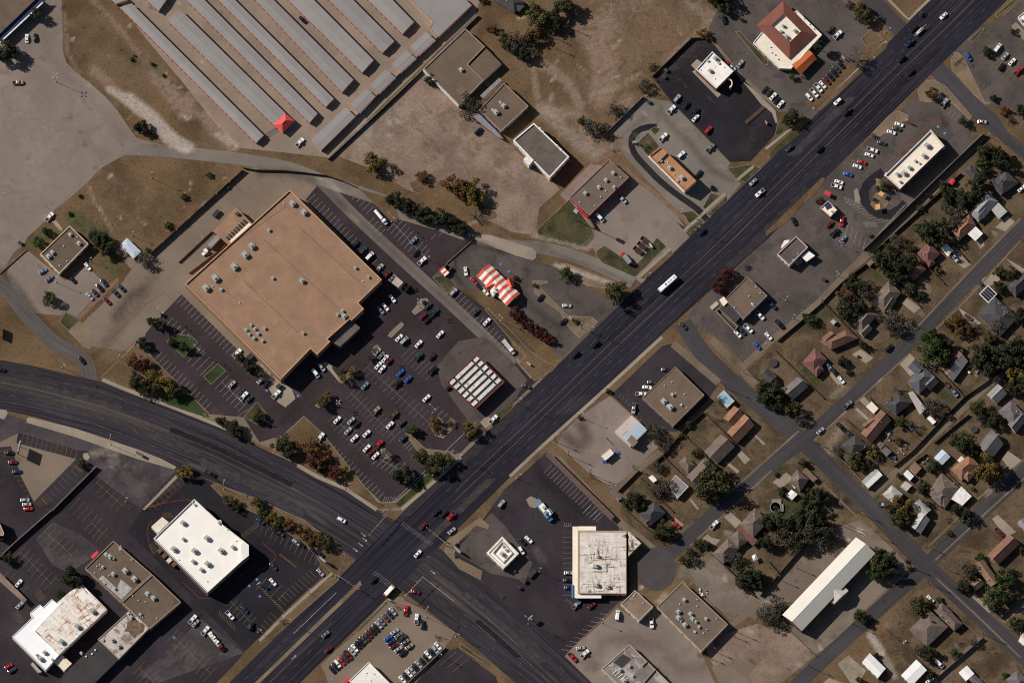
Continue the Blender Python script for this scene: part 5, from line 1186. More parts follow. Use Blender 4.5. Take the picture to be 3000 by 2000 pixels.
# ---- lower right: tan store, metal shop, cabins
TL(2, 2)
flat('store_building', 'large plain tan square roof on the dark corner lot below the main road', '1500,230 1766,490 1480,776 1195,515', 4.2, RM['tan'], WM['grey'], plain('tan_edge', (.25, .18, .12)), par=.25, units='1395,548,1.3;1455,600,1.4;1475,487,.8;1430,585,.7;1555,580,.6', vents='1470,372;1505,470;1585,482;1605,608;1400,405', fronts=(0, 2, 3), nwin=4)
rt = empty('workshop', G(1095, 830), 0, 'metal workshop with dull pink and bright bluish roof halves and brown patch', 'building')
pitched(rt, ['945,825 1098,677 1243,810G'], 4.2, -.9, RM['ltmetal'], WM['white'], over=.1, two=RM['pinkmetal']); openings(rt, ccw(rect4('950,825 1098,682 1238,810', 4)), 4, (0, 3), 3)
m = MB(); q = [(*G(x, y, 4.6).xy, z) for (x, y), z in zip(PX('1015,862 1060,820 1160,920 1110,970'), (4.96, 4.98, 4.5, 4.45))]; m.face(q if area2([Vector(a) for a in q]) > 0 else q[::-1]); m.build('roof_patch', RM['rust'], rt)
rt = flat('site_cabin', 'cream-topped cabin with blue steps at both ends on the tan lot', '900,985 936,1025 857,1092 820,1052', 3.0, RM['cream'], WM['cream'], UNITW, par=.06, pw=.1, fronts=(0, 2), nwin=2, cat='cabin')[0]
for x, y in ((965, 1022), (852, 1108)):
 q = G(x, y); g = MB()
 for k in range(3): g = MB(); g.box(q.x, q.y + k * .5 - .5, 0, .9 - k * .3 if y < 1100 else .3 + k * .3, 2.2, .49, 0); g.build('step', plain('blue_step_paint', (.05, .09, .33)), rt)
rt = empty('covered_walk', G(600, 1290), 0, 'very long thin brown roof over bays beside the alley', 'carport')
m = MB(); q = GP('345,1018 945,1605 905,1640 305,1042', 2.8); m.prism(q, 2.6, 2.8, bottom=True); m.build('roof', plain('brown_metal_roof', (.125, .075, .06), .6), rt)
q = inset(ccw(q), .5)
for k in range(9):
 a = q[0].lerp(q[1], k / 8) if (q[0] - q[1]).length > (q[1] - q[2]).length else q[1].lerp(q[2], k / 8); g = MB(); g.tube((a.x, a.y, 0), (a.x, a.y, 2.6), .08); g.build('post', WM['brown'], rt)
# ---- white store with dirty roof
TL(2, 3)
rt, p_, z_ = flat('store_building', 'big square white roof heavily marked with brown dirt, blue sign on its front', '607,170 1050,172 1050,745 607,742', 4.8, RM['dirty'], WM['tan'], plain('tan_cap', (.50, .36, .25)), par=.3, units='790,405,.8,10;770,492,1.2,10;778,667,1.1,10;880,685,1,10;1030,210,.8,10', vents='740,480;845,500;700,300;930,600;650,650', fronts=(0,), nwin=4)
add_flat_part(rt, 'front_canopy', '556,130 604,130 604,785 570,785 556,770', 3.6, RM['cream'], thick=.5); add_flat_part(rt, 'side_canopy', '606,128 772,128 772,166 606,166', 3.55, RM['cream'], thick=.5); add_flat_part(rt, 'side_canopy', '590,748 820,750 820,788 590,788', 3.55, RM['white'], thick=.5)
add_flat_part(rt, 'annex', '1068,172 1188,282 1070,400', 4.2, RM['dirty'], wall=WM['grey'])
m = MB(); a, b = GP('553,665 553,790', 3.4); m.box(*((a + b) / 2).xy, 2.6, 4.4, (b - a).length, .5, R(90)); m.build('sign_board', WM['blue'], rt)
for k in range(6): q = G(575, 150 + k * 120); g = MB(); g.tube((q.x, q.y, 0), (q.x, q.y, 3.15), .12); g.build('column', WM['white'], rt)
flat('workshop', 'small brown-stained square roof beside the round turning head', '1130,713 1297,866 1165,997 1000,842', 4.0, RM['rust'], WM['white'], plain('pale_cap', (.45, .38, .31)), par=.3, vents='1130,745;1120,765;1205,830', fronts=(0, 3), nwin=3)
flat('store_building', 'large pinkish tan roof with a cluster of ducts beside the cracked yard', '1567,638 1982,1026 1740,1276 1330,866', 4.4, RM['tan3'], WM['cream'], plain('tan_cap2', (.36, .27, .2)), par=.3, units='1585,800,.9;1530,910,1;1530,965,1.1;1590,1030,1.1;1640,930,1;1660,975,1;1690,1000,.8;1720,1050,.7;1680,1095,.6;1785,975,.8;1550,985,.8', vents='1540,840;1700,800;1760,1105;1790,1075;1700,860;1880,975', fronts=(0, 3), nwin=6)
rt, p_, z_ = flat('workshop', 'grey patched roof with a dark open well at the bottom edge', '1080,1212 1560,1680 1330,1910 822,1438', 4.6, RM['greyflat'], WM['cream'], plain('pale_cap', (.45, .38, .31)), par=.3, units='1110,1500,.7;1080,1410,.8;990,1445,1;1030,1545,1.2', fronts=(0, 3), nwin=5)
add_flat_part(rt, 'well_shade_sheet', '1020,1300 1100,1345 1010,1430 930,1375', 4.36, WM['dark'], thick=.05)  # flat dark sheet paints the shade inside the open well
for s in ('1030,1262 1100,1330', '1245,1365 1195,1415', '1320,1440 1215,1560'):
 m = MB(); a, b = GP(s, 4.6); m.box(*((a + b) / 2).xy, 4.2, 5.1, (b - a).length, .3, math.atan2((b - a).y, (b - a).x)); m.build('roof_screen', WM['grey'], rt)
for k in range(5):
 m = MB(); a, b = GP(f'{925 + k * 22},{1480 + k * 20} {975 + k * 22},{1440 + k * 20}', 4.5); m.box(*((a + b) / 2).xy, 4.3, 4.55, (b - a).length, .35, math.atan2((b - a).y, (b - a).x)); m.build('roof_batten', RM['cream'], rt)
# ---- corner restaurant with recessed white roof
TL(1, 3)
rt, p_, z_ = flat('restaurant_building', 'small white-edged building with roof well on the corner forecourt', '2262,222 2414,376 2270,520 2118,372', 4.4, RM['white'], WM['cream'], WM['white'], par=.5, pw=.9, units='2262,380,1.1;2280,400,.8;2300,345,.7;2270,310,.6', fronts=(0, 1, 2, 3), nwin=3)
m = MB(); q = GP('2262,262 2360,372 2270,465 2172,372', 4.6); o_, i_ = ccw(q), inset(ccw(q), .45)
for k in range(4): m.prism([o_[k], o_[(k + 1) % 4], i_[(k + 1) % 4], i_[k]], 3.85, 4.75)
m.build('roof_screen', WM['cream'], rt)
rt, p_, z_ = flat('showroom', 'cream rusty-spotted roof of the car dealer at the bottom edge', '1036,1372 1310,1650 1130,1830 856,1546', 4.8, RM['spot'], WM['white'], WM['white'], par=.3, vents='1010,1470;1080,1480;1050,1540;1130,1560', fronts=(0, 1, 2, 3), nwin=5)
add_flat_part(rt, 'red_awning', '805,1552 850,1508 866,1530 820,1590', 3.4, WM['red'], wall=WM['red'])
# ---- bottom left group
TL(0, 3)
rt, p_, z_ = flat('store_building', 'bright white big-box roof with rows of small units on black asphalt', '1785,-122 2000,75 2030,68 2040,110 2245,268 2285,300 2285,395 2235,435 2010,640 1905,735 1412,240', 8.0, RM['white'], plain('grey_block2', (.2, .17, .15)), WM['white'], par=.6, pw=.35,
 units='1680,95,1.2;1900,235,1.3;2030,350,1.3;1785,352,1.3;1595,335,1.3;1905,470,1.3;1775,450,1;1850,525,1;1685,245,.9;2140,318,1;2015,95,.8;1790,-70,.6', vents='2085,157;2165,258;1900,630;1640,430;1770,-90', fronts=(7,), nwin=4)
add_flat_part(rt, 'annex', '1490,42 1552,92 1450,192 1390,130', 4.8, RM['cream'], wall=WM['white']);
for k, (x, y) in enumerate(((1470, 350), (1510, 395), (1555, 440), (1600, 475))):
 q = G(x, y, 2); g = MB(); g.box(q.x, q.y, 0, 2.2, 2.6, 2.2, R(45)); g.build('loading_box', WM['brown'] if k != 2 else WM['cream'], rt)
add_flat_part(rt, 'corner_tower', '2240,262 2286,300 2286,396 2236,436 2212,405 2212,300', 8.5, RM['white'], wall=WM['white'], z0=7.3)
grp = None
rt, p_, z_ = flat('commercial_building', 'brown roof cluttered with vents and pale patches, small red awning on its side', '1042,262 1396,568 1112,822 782,512', 5.0, RM['tan2'], WM['tan'], plain('pinkish_tan_cap', (.33, .24, .19)), par=.5, units='1150,535,1.3;1235,608,1.3;1040,565,1;1010,405,1.1;975,385,.9;945,500,.7;1055,700,.7;960,650,.5;1040,420,.8', vents='890,495;915,480;870,555;1000,580;925,520;1210,435', fronts=(0,), nwin=4)
add_flat_part(rt, 'awning', '833,405 890,350 908,372 850,428', 3.2, plain('red_awning', (.62, .06, .07)))
add_flat_part(rt, 'roof_patch', '905,610 945,577 1075,700 1110,612 1215,700 1115,800', 4.54, plain('grey_roof_patch', (.36, .33, .31), var=.2), thick=.02); add_flat_part(rt, 'roof_patch', '1085,320 1110,300 1120,330 1100,355', 4.54, plain('grey_roof_patch', (.36, .33, .31)), thick=.02)
flat('commercial_building', 'plain brown roof attached below the cluttered brown roof', '1400,572 1662,822 1376,1068 1118,826', 5.1, RM['tan2'], WM['tan'], plain('pinkish_tan_cap', (.33, .24, .19)), par=.5, units='1355,745,1.1;1410,785,1.1;1385,765,.7;1290,935,.7', vents='1310,960;1270,805;1220,765;1335,820;1440,970', fronts=(1,), nwin=4)
rt, p_, z_ = flat('commercial_building', 'grimy grey-white roof with a brown blotch, low end of the brown group', '1202,892 1366,1066 1090,1346 900,1164', 4.8, RM['grime'], WM['tan'], plain('pale_edge3', (.40, .33, .27)), par=.35, units='1180,930,.9;1205,960,.9;1030,1170,1;1090,1225,1;945,1170,.6', fronts=(1,), nwin=4)
q = G(1240, 1060, 4.5); m = MB(); m.face([(q.x + (5 + 1.3 * math.sin(k * 2.3)) * math.cos(k * .39), q.y + (4.6 + 1.2 * math.sin(k * 1.7)) * math.sin(k * .39), 4.463) for k in range(16)]); m.build('rust_blotch', plain('rust_blotch_stain', (.15, .10, .07), var=.3), rt)
rt = empty('covered_walk', G(800, 1420), 0, 'long dark grey flat roof joining the white and grimy roofs at the bottom', 'building')
m = MB(); q = GP('905,1180 1085,1352 780,1650 560,1560 600,1470', 3.8); m.prism(q, 3.5, 3.8, bottom=True); m.build('roof', RM['dkgrey'], rt); m = MB(); m.prism(inset(ccw(q), .3), 0, 3.49, top=False); m.build('wall', WM['tan'], rt)
for x, y in ((875, 1262), (845, 1298), (790, 1322)): roof_vent(rt, x, y, 3.8, .5, .6)
roof_unit(rt, 748, 1292, 3.8, 1.6, 1.2, .8, 45)
rt, p_, z_ = flat('store_building', 'white coated building whose main roof is streaked with rust', '752,660 985,892 540,1312 420,1446 112,1140 300,962 276,922 366,846 396,872 476,796 520,832 640,732', 5.6, RM['white2'], WM['white'], WM['white2'] if 'white2' in WM else WM['white'], par=.2, pw=.3, units='410,1285,1;370,1340,1.2;340,1310,.7;480,1350,.6', fronts=(3, 4), nwin=4)
add_flat_part(rt, 'main_roof', '640,738 730,668 983,892 540,1310 318,1085', 6.3, RM['rusty'], thick=.9)
for x, y in ((850, 905), (712, 1045), (565, 1185)): roof_unit(rt, x, y, 6.3, 3.0, 2.0, 1.4, 45, GREENU)
for x, y in ((705, 768), (560, 905), (800, 940), (690, 1108), (555, 1240)): roof_vent(rt, x, y, 6.3, .3, .5)
add_flat_part(rt, 'porch', '498,1370 572,1308 660,1386 588,1456', 3.6, RM['cream'], wall=WM['white'], thick=.4); add_flat_part(rt, 'lean_to', '282,1392 300,1375 385,1465 350,1470', 3.0, plain('grey_lean_to', (.34, .33, .31)), wall=WM['grey'])
carport('narrow rusty walkway canopy running in from the left edge', '-40,540 0,552 248,800 218,830 -40,600', RM['rust'], 3.4, 'walkway_canopy', 'canopy')
flat('shop_building', 'tan building edge with deep shadow at the far left edge', '-260,-60 -20,60 36,190 30,212 -10,208 -240,150', 6.6, RM['rust'], WM['tan'])
# ---- top left
TL(0, 0)
rt, p_, z_ = flat('store_building', 'brown roof with long dark blue canopy at the upper left corner', '345,-20 -30,340 -400,-20 -60,-300', 5.4, RM['tan2'], WM['dark'], plain('dark_edge', (.09, .075, .065)), par=.2)
m = MB(); q = GP('345,-5 430,-5 395,30 -30,425 -30,345', 4.2); m.prism(q, 3.9, 4.2, bottom=True); m.build('canopy', WM['navy'], rt)  # dark blue here paints in the shade along the store's facade
m = MB(); a, b = GP('392,26 -30,420', 4.3); m.box(*((a + b) / 2).xy, 3.7, 4.45, (b - a).length, .7, math.atan2((b - a).y, (b - a).x)); m.build('white_fascia', WM['white'], rt)
for k in range(6): q = G(380 - k * 70, 45 + k * 68); g = MB(); g.tube((q.x, q.y, 0), (q.x, q.y, 3.7), .15); g.build('column', WM['white'], rt)
# ---- long white hall
TL(3, 3)
rt = empty('hall', G(560, 680), 0, 'very long cream-white gable-roofed hall with small porch gable and brick end', 'building')
pitched(rt, ['130,940 808,228 988,376G'], 6.0, -2.8, RM['hall'], WM['brick'], over=.3)
pitched(rt, ['612,820 735,722 690,668G'], 4.5, -.75, RM['hall'], WM['cream'], over=.15, name='porch_roof') if 0 else None
m = MB(); a, b, t = (*G(608, 840, 5.2).xy, 5.2), (*G(740, 718, 5.2).xy, 5.2), (*G(604, 712, 7.4).xy, 7.6); pk = (*((Vector(a) + Vector(b)) / 2).xy, 6.6)
m.face([a, pk, t]); m.face([pk, b, t]); m.face([a, b, pk]); m.build('porch_roof', RM['hall'], rt)
m = MB(); u_, v_ = Vector(a), Vector(b); o_ = Vector((-.72, .69, 0)) * 3.0; m.prism([u_ + o_ * .1, v_ + o_ * .1, v_ + o_, u_ + o_], 0, 5.1); m.build('porch_shadow_filler', WM['cream'], rt)  # wall added beneath the porch to close the gap in its shadow
openings(rt, ccw(rect4('140,945 808,240 975,376', 4)), 4, (0, 1, 2, 3), 8)
# ---- houses, sheds and carports
TL(1, 0)
house('dark grey shingled house at the top edge beside big trees', ['2200,10 2300,-90 2475,25H', '2330,60 2380,10 2470,60G'], 'dgrey', 'brick', vents='2300,10')
TL(3, 1)
house('charcoal house with long ridge left of the upper street corner', ['2035,112 2190,0 2305,110H', '2030,112 2070,60 2180,180G', '1800,0 1860,-60 1960,40H'], 'dgrey', 'brick', chim=(2140, 90), vents='2145,65;2115,120')
house('pale grey house with twin gables and flat white carport slab', ['1842,382 2022,190 2116,282H', '1900,400 1960,330 2040,370G'], 'lgrey', 'white', vents='2010,250;1970,330')
house('red-brown ranch house partly under a spreading dark tree', ['1690,545 1850,395 1910,500H'], 'terra', 'brick', vents='1760,560')
house('maroon hip-roofed house beside the cream driveway cover', ['1368,760 1480,655 1582,765H', '1440,830 1500,790 1540,850H'], 'maroon', 'brick', vents='1455,748;1430,772;1480,715')
house('brown house almost hidden under large dark trees', ['1255,925 1375,820 1455,905H', '1190,1000 1240,960 1320,1035G'], 'brown', 'cream')
house('grey-brown house with cross gable beside the cracked pale driveway', ['955,1190 1110,1005 1225,1120H', '1040,1260 1110,1150 1180,1190G'], 'gbrown', 'cream', vents='1060,1105;1110,1105')
house('narrow grey-brown house between two big autumn trees', ['770,1400 905,1235 1005,1325H', '830,1480 910,1400 960,1450G'], 'gbrown', 'white')
house('two-toned brown hip-roofed house below the tree cluster', ['470,1568 720,1462 830,1540H', '490,1540 570,1470 640,1530G'], 'brown', 'brick', vents='620,1530')
house('charcoal L-shaped house with white-rimmed solar carport', ['1925,1325 2085,1155 2295,1350H', '2060,1320 2160,1430 2290,1350H'], 'dgrey', 'cream', vents='2120,1220;2160,1260;2200,1300;2100,1330')
house('dark house cut by the right edge behind two round trees', ['2195,1070 2350,925 2430,1010H'], 'dgrey', 'white')
carport('solar-panelled carport roof with white rim', '1938,1132 2020,1050 2106,1130 2025,1216', WM['white'], 2.9);
c = G(2022, 1132, 2.95); m = MB(); q = inset(ccw(GP('1938,1132 2020,1050 2106,1130 2025,1216', 2.92)), .45)
par = [o for o in COL.objects if o.get('label') == 'solar-panelled carport roof with white rim'][0]
for k in range(4):
 g = MB(); f0, f1 = k / 4 + .01, (k + 1) / 4 - .01; g.prism([q[0].lerp(q[1], f0), q[0].lerp(q[1], f1), q[3].lerp(q[2], f1), q[3].lerp(q[2], f0)], 2.9, 2.96); g.build('solar_panel', plain('solar_glass', (.02, .022, .03), .25, spec=.6), par)
carport('square white carport roof in front of the red-brown ranch house', '1906,510 1976,577 1905,646 1832,580', WM['white']); carport('flat light grey carport slab joined to the pale grey house', '2040,345 2115,290 2200,375 2120,446', plain('light_grey_sheet', (.40, .37, .34)))
carport('cream driveway cover over a white pickup', '1588,706 1640,668 1700,732 1650,790', RM['cream'])
shed('small red garden shed by the alley wall', '1660,110 1690,68 1722,92', WM['red'], 'brown', 2.2, .5)
shed('small tan shed squeezed against the alley fence', '905,855 945,815 975,840', 'tan', 'cream', 2.2, .5); shed('tiny white-and-grey shed on the lawn with the dog-leg shadow', '575,1385 600,1360 630,1390', 'white', 'cream', 2.0, .4)
TL(3, 2)
house('maroon hip-roofed house with dark car in its drive', ['312,195 432,55 545,165H', '400,260 470,190 515,260H'], 'maroon', 'brick', vents='440,180')
house('plain grey gabled house beside the large corner tree', ['125,450 270,325 372,412G'], 'grey', 'cream')
house('dark grey house at the lot corner next to a trampoline', ['-75,320 0,245 85,318G'], 'dgrey', 'cream')
house('large bluish charcoal house with pale concrete forecourt', ['1276,375 1430,228 1545,332H', '1282,235 1362,163 1445,240G', '1420,380 1500,300 1570,370G'], 'slate', 'white', vents='1470,385')
house('rusty-grey house with patched metal roof under the big tree', ['1590,250 1725,65 1838,180G'], RM['pinkmetal'], 'cream', two=SH['maroon'])
house('dark hip-roofed house with pale rear lean-to', ['1062,590 1205,478 1322,560H', '1080,540 1130,500 1190,550H'], 'dgrey', 'white', vents='1160,565')
house('brown gabled house with small cream carport in front', ['852,842 1035,625 1132,722G', '860,770 950,700 1000,740G'], 'brown', 'brick', vents='960,820;1040,740')
house('dark grey corner house half under a green tree', ['660,962 802,858 916,960H', '690,1060 740,1000 800,1060G'], 'dgrey', 'white', vents='785,970;890,968')
carport('small cream carport in front of the brown gabled house', '900,598 950,550 1016,615 970,663', RM['cream'], 2.6)
carport('corrugated patio roof behind the dark hip-roofed house', '1285,470 1330,455 1450,615 1395,675', RM['pinkmetal'], 2.5, 'patio_cover', 'patio cover')
shed('grey garden shed nearer the brown house, of the two by the junk pile', '998,945 1030,915 1072,950', 'grey', 'cream', 2.2, .6); shed('larger green-grey shed beside the junk pile', '1035,1005 1078,960 1137,1010', 'grey', 'grey', 2.4, .7)
shed('small corrugated white shed under the alley tree', '1460,705 1490,680 1546,736', RM['whitemetal'], 'grey', 2.2, .4)
house('long narrow white mobile home by the alley', ['860,1282 990,1160 1052,1225G'], RM['whitemetal'], 'white', 2.8, .6, False, 'mobile_home', 'mobile home', over=.1, two=plain('grey_metal_side', (.30, .29, .28)))
house('small light grey gabled house right of the alley wall', ['2010,490 2110,390 2200,475G'], 'lgrey', 'white')
house('grey and white L-shaped house near the right edge', ['2112,640 2232,540 2375,680H', '2200,760 2300,640 2375,720G'], 'grey', 'white', vents='2285,640;2235,660')
house('grey gabled house between a round tree and a golden tree', ['1932,960 2052,805 2165,940G', '2070,880 2110,840 2145,880G'], 'grey', 'cream')
shed('two-tone blue-grey metal garage by the alley', '1525,1066 1600,990 1676,1056', RM['ltmetal'], 'white', 2.8, .9, name='garage', cat='garage')
house('orange-brown house with small white flat add-on', ['1682,1172 1852,1035 1948,1142H', '1770,1230 1830,1160 1900,1220H'], 'terra', 'cream')
carport('small white flat roof on the orange-brown house corner', '1738,1092 1776,1050 1808,1080 1770,1116', WM['white'], 2.7, 'porch_cover', 'porch cover')
shed('flat tan shed in the walled yard beside the alley', '1295,1162 1350,1100 1412,1160', RM['cream'] if 0 else SH['tan'], 'cream', 2.4, .3); shed('small bright white metal shed along the fence line', '1243,1216 1280,1175 1342,1236', RM['whitemetal'], 'white', 2.2, .5); shed('weathered grey-white shed below the bright white one', '1215,1332 1262,1280 1322,1322', 'white', 'cream', 2.3, .5)
house('weathered white hip roof at the end of the alley', ['1050,1405 1137,1318 1242,1402H'], 'white', 'white', 2.6, 1.6)
house('big dark brown-grey house with white carport below it', ['1465,1392 1595,1200 1755,1340H', '1500,1440 1600,1340 1690,1420H'], 'gbrown', 'brick', vents='1630,1280;1555,1375;1710,1300')
carport('large white carport with notched corner beside the big house', '1675,1440 1775,1330 1872,1420 1785,1506', WM['white'], 2.8)
house('pale weathered house behind golden trees near the street', ['1325,1510 1392,1445 1500,1545G'], 'white', 'white')
house('small grey house on the corner with a white propane tank', ['188,1288 268,1172 376,1265H'], 'gbrown', 'cream', vents='250,1260')
carport('brown plank lean-to roof beside the small grey corner house', '308,1190 352,1158 456,1260 415,1290', plain('brown_plank_roof', (.17, .11, .075), var=.25, scale=1.5), 2.4, 'lean_to', 'lean-to')
shed('cream corrugated shed behind the small grey corner house', '165,1412 215,1360 272,1402', RM['whitemetal'], 'cream', 2.2, .4)
TL(2, 2)
house('reddish brown house with lower front wing near the blue roof', ['1972,832 2132,662 2228,768G', '1940,702 2040,590 2135,672G'], 'terra', 'brick', vents='2118,757')
house('grey-brown gabled house next to the reddish brown one', ['1762,1010 1922,850 2047,965G'], 'gbrown', 'cream')
house('grey house with hip front wing beside the huge round tree', ['1600,1242 1775,1060 1885,1162G', '1528,1112 1600,1050 1690,1140H'], 'gbrown', 'cream')
flat('house', 'flat pale grey roofed house under a bare tree', '1440,1310 1502,1225 1622,1330 1520,1438', 3.0, plain('pale_grey_sheet', (.24, .21, .20), var=.08), WM['white'], UNITW, par=.08, pw=.1, fronts=(0, 1), cat='house')
carport('faded blue and white metal roof at the street corner', '1878,512 1945,445 2046,546 1975,612', RM['bluemetal'], 2.8)
shed('small ribbed white shed in the fenced yard', '1253,1247 1290,1225 1337,1272', RM['whitemetal'], 'white', 2.1, .3); shed('tiny grey shed at the corner of the alleys', '950,1425 985,1405 1012,1440', 'grey', 'cream', 2.1, .4)
TL(2, 3)
house('dark grey gabled house with red car in its drive', ['1165,15 1310,-105 1415,5H', '1200,80 1290,10 1340,60G'], 'dgrey', 'cream')
house('grey house with two hip wings beside the driveway turning', ['1838,382 1985,238 2092,330H', '1985,232 2080,165 2172,262H'], 'gbrown', 'cream', chim=(1955, 395), vents='2010,300')
house('grey-brown house with a maroon side roof', ['2092,112 2232,-42 2355,82H'], 'gbrown', 'brick', vents='2220,20')
carport('maroon lean-to roof along the grey-brown house', '2062,150 2102,112 2262,262 2212,310', SH['maroon'], 2.6, 'lean_to', 'lean-to')
r = empty('gazebo', G(2232, 412), 0, 'small white square garden gazebo with pyramid roof', 'gazebo')
q = [Vector((v.x, v.y, 0)) for v in GP('2202,400 2238,382 2262,428 2222,446', 2.5)]; q = ccw(q); m = MB(); c = cen(q)
for k in range(4): m.face([(*q[k].xy, 2.4), (*q[(k + 1) % 4].xy, 2.4), (c.x, c.y, 3.3)])
m.build('roof', WM['white'], r)
for v in q: g = MB(); g.tube((v.x * .97 + c.x * .03, v.y * .97 + c.y * .03, 0), (v.x * .97 + c.x * .03, v.y * .97 + c.y * .03, 2.4), .06); g.build('post', WM['white'], r)
TL(3, 3)
house('large grey-brown hip-roofed corner house with white car in its drive', ['1292,1080 1485,895 1655,1050H', '1520,895 1600,828 1792,1025H', '1560,860 1600,828 1700,920H'], 'gbrown', 'brick', chim=(1505, 995), vents='1590,950;1640,1000')
house('long maroon-brown gabled house with van parked at its end', ['2015,392 2212,200 2312,290G'], 'maroon', 'cream', two=SH['brown'])
house('tan-brown L-shaped house shaded by three green trees', ['1895,478 1978,432 2130,640G', '1852,662 1930,600 1992,655G'], 'tan', 'cream', vents='1940,540;2020,615')
house('white metal building with stepped roof and red base', ['862,1378 935,1290 1082,1432G'], RM['whitemetal'], 'white', 3.2, .8, False, 'workshop', 'building', over=.1)
house('broad white metal garage at the bottom edge', ['1222,1495 1362,1350 1460,1446G'], RM['whitemetal'], 'white', 3.0, .5, False, 'garage', 'garage', over=.1)
shed('small white roofed garage across the alley corner', '1752,1470 1828,1404 1896,1480', RM['whitemetal'], 'white', 2.6, .4, name='garage', cat='garage')
house('pale house behind dark trees at the corner of the street', ['1305,130 1392,-5 1490,65G'], 'white', 'white')
house('light grey-green roof cut by the right edge', ['2290,100 2345,45 2430,130G'], 'lgrey', 'white')
house('grey shingled house at the bottom right corner', ['2180,1540 2290,1450 2420,1560H'], 'grey', 'cream'); house('grey garage roof between the alley and the white roofed garage', ['1840,1530 1900,1490 1980,1560G'], 'grey', 'cream')
house('brown roof under the far right trees by the alley', ['2300,1180 2345,1100 2440,1180G'], RM['cream'], 'white', over=.1)
# ---- vehicles
PCOL = {'w': ('white', (.78, .77, .74)), 's': ('silver', (.42, .42, .42)), 'g': ('grey', (.20, .205, .21)), 'd': ('dark grey', (.055, .057, .062)), 'k': ('black', (.016, .016, .019)), 'r': ('red', (.50, .025, .028)),
  'm': ('dark red', (.16, .018, .025)), 'b': ('blue', (.03, .11, .42)), 'n': ('dark blue', (.022, .04, .10)), 't': ('tan', (.36, .29, .20)), 'o': ('brown', (.13, .075, .035)), 'e': ('dark green', (.03, .065, .055)), 'y': ('yellow', (.62, .30, .03)), 'c': ('pale blue', (.20, .28, .36))}
CGLASS = plain('car_glass', (.012, .014, .018), .08, spec=.6, var=.02)
TYRE = plain('tyre_rubber', (.018, .018, .018), .9)
BEDM = plain('truck_bed_liner', (.03, .03, .03), .8)
CHROME = plain('dull_chrome', (.5, .5, .5), .3, .8)
def ring_pts(xf, xr, w, z, rc=.28, n=4):
 pts = []
 for cx, cy, a0 in ((xf - rc, w - rc, 0), (xr + rc, w - rc, 90), (xr + rc, -w + rc, 180), (xf - rc, -w + rc, 270)):
  for k in range(n):
   a = R(a0 + 90 * k / (n - 1)); pts.append((cx + rc * math.cos(a), cy + rc * math.sin(a), z))
 return pts
def loft(mb, levels, mi=0):
 rings = [ring_pts(*l) for l in levels]; n = len(rings[0]); i = len(mb.v)
 for r in rings: mb.v += r
 for j in range(len(rings) - 1):
  for k in range(n):
   a, b = i + j * n + k, i + j * n + (k + 1) % n; mb.f.append((a, b, b + n, a + n)); mb.m.append(mi)
 mb.f.append(tuple(i + (len(rings) - 1) * n + k for k in range(n))); mb.m.append(mi)
def frustum(b, t):
 B = [(b[0], b[2], b[3]), (b[1], b[2], b[3]), (b[1], -b[2], b[3]), (b[0], -b[2], b[3])]
 T = [(t[0], t[2], t[3]), (t[1], t[2], t[3]), (t[1], -t[2], t[3]), (t[0], -t[2], t[3])]
 return [tuple(map(float, q)) for q in B], [tuple(map(float, q)) for q in T]
def pane(mb, q, ins=.1, out=.012):
 P = [Vector(x) for x in q]; nrm = (P[1] - P[0]).cross(P[3] - P[0]).normalized(); c = sum(P, Vector()) / 4
 f = []
 for x in P:
  dlt = c - x; f.append(x + dlt * min(.3, ins / max(.2, dlt.length) * 1.3) + nrm * out)
 mb.face([tuple(x) for x in f])
KIND = {
 's': dict(n='sedan', L=[(2.28, -2.30, .78, .22), (2.40, -2.42, .90, .42), (2.40, -2.42, .915, .66), (2.30, -2.36, .89, .82), (2.10, -2.20, .80, .90)], b=(1.00, -1.85, .82, .86), t=(.28, -1.10, .62, 1.42), wx=(1.45, -1.42), r=.32),
 'u': dict(n='SUV', L=[(2.30, -2.35, .84, .28), (2.42, -2.44, .96, .50), (2.42, -2.46, .97, .80), (2.32, -2.44, .95, .98), (2.15, -2.36, .86, 1.06)], b=(1.05, -2.42, .90, 1.00), t=(.42, -2.12, .72, 1.72), wx=(1.45, -1.42), r=.37),
 'v': dict(n='van', L=[(2.55, -2.62, .90, .28), (2.66, -2.70, 1.0, .50), (2.66, -2.72, 1.01, .85), (2.50, -2.70, .98, 1.08), (2.30, -2.66, .92, 1.14)], b=(1.95, -2.70, .97, 1.06), t=(1.15, -2.60, .86, 2.05), wx=(1.65, -1.65), r=.36),
 'p': dict(n='pickup truck', L=[(2.80, -1.05, .88, .32), (2.92, -1.06, 1.0, .55), (2.92, -1.06, 1.01, .90), (2.80, -1.05, .98, 1.06), (2.60, -1.00, .90, 1.13)], b=(1.35, -.98, .94, 1.08), t=(.72, -.70, .78, 1.84), wx=(1.85, -1.75), r=.40),
}
_vm = {}
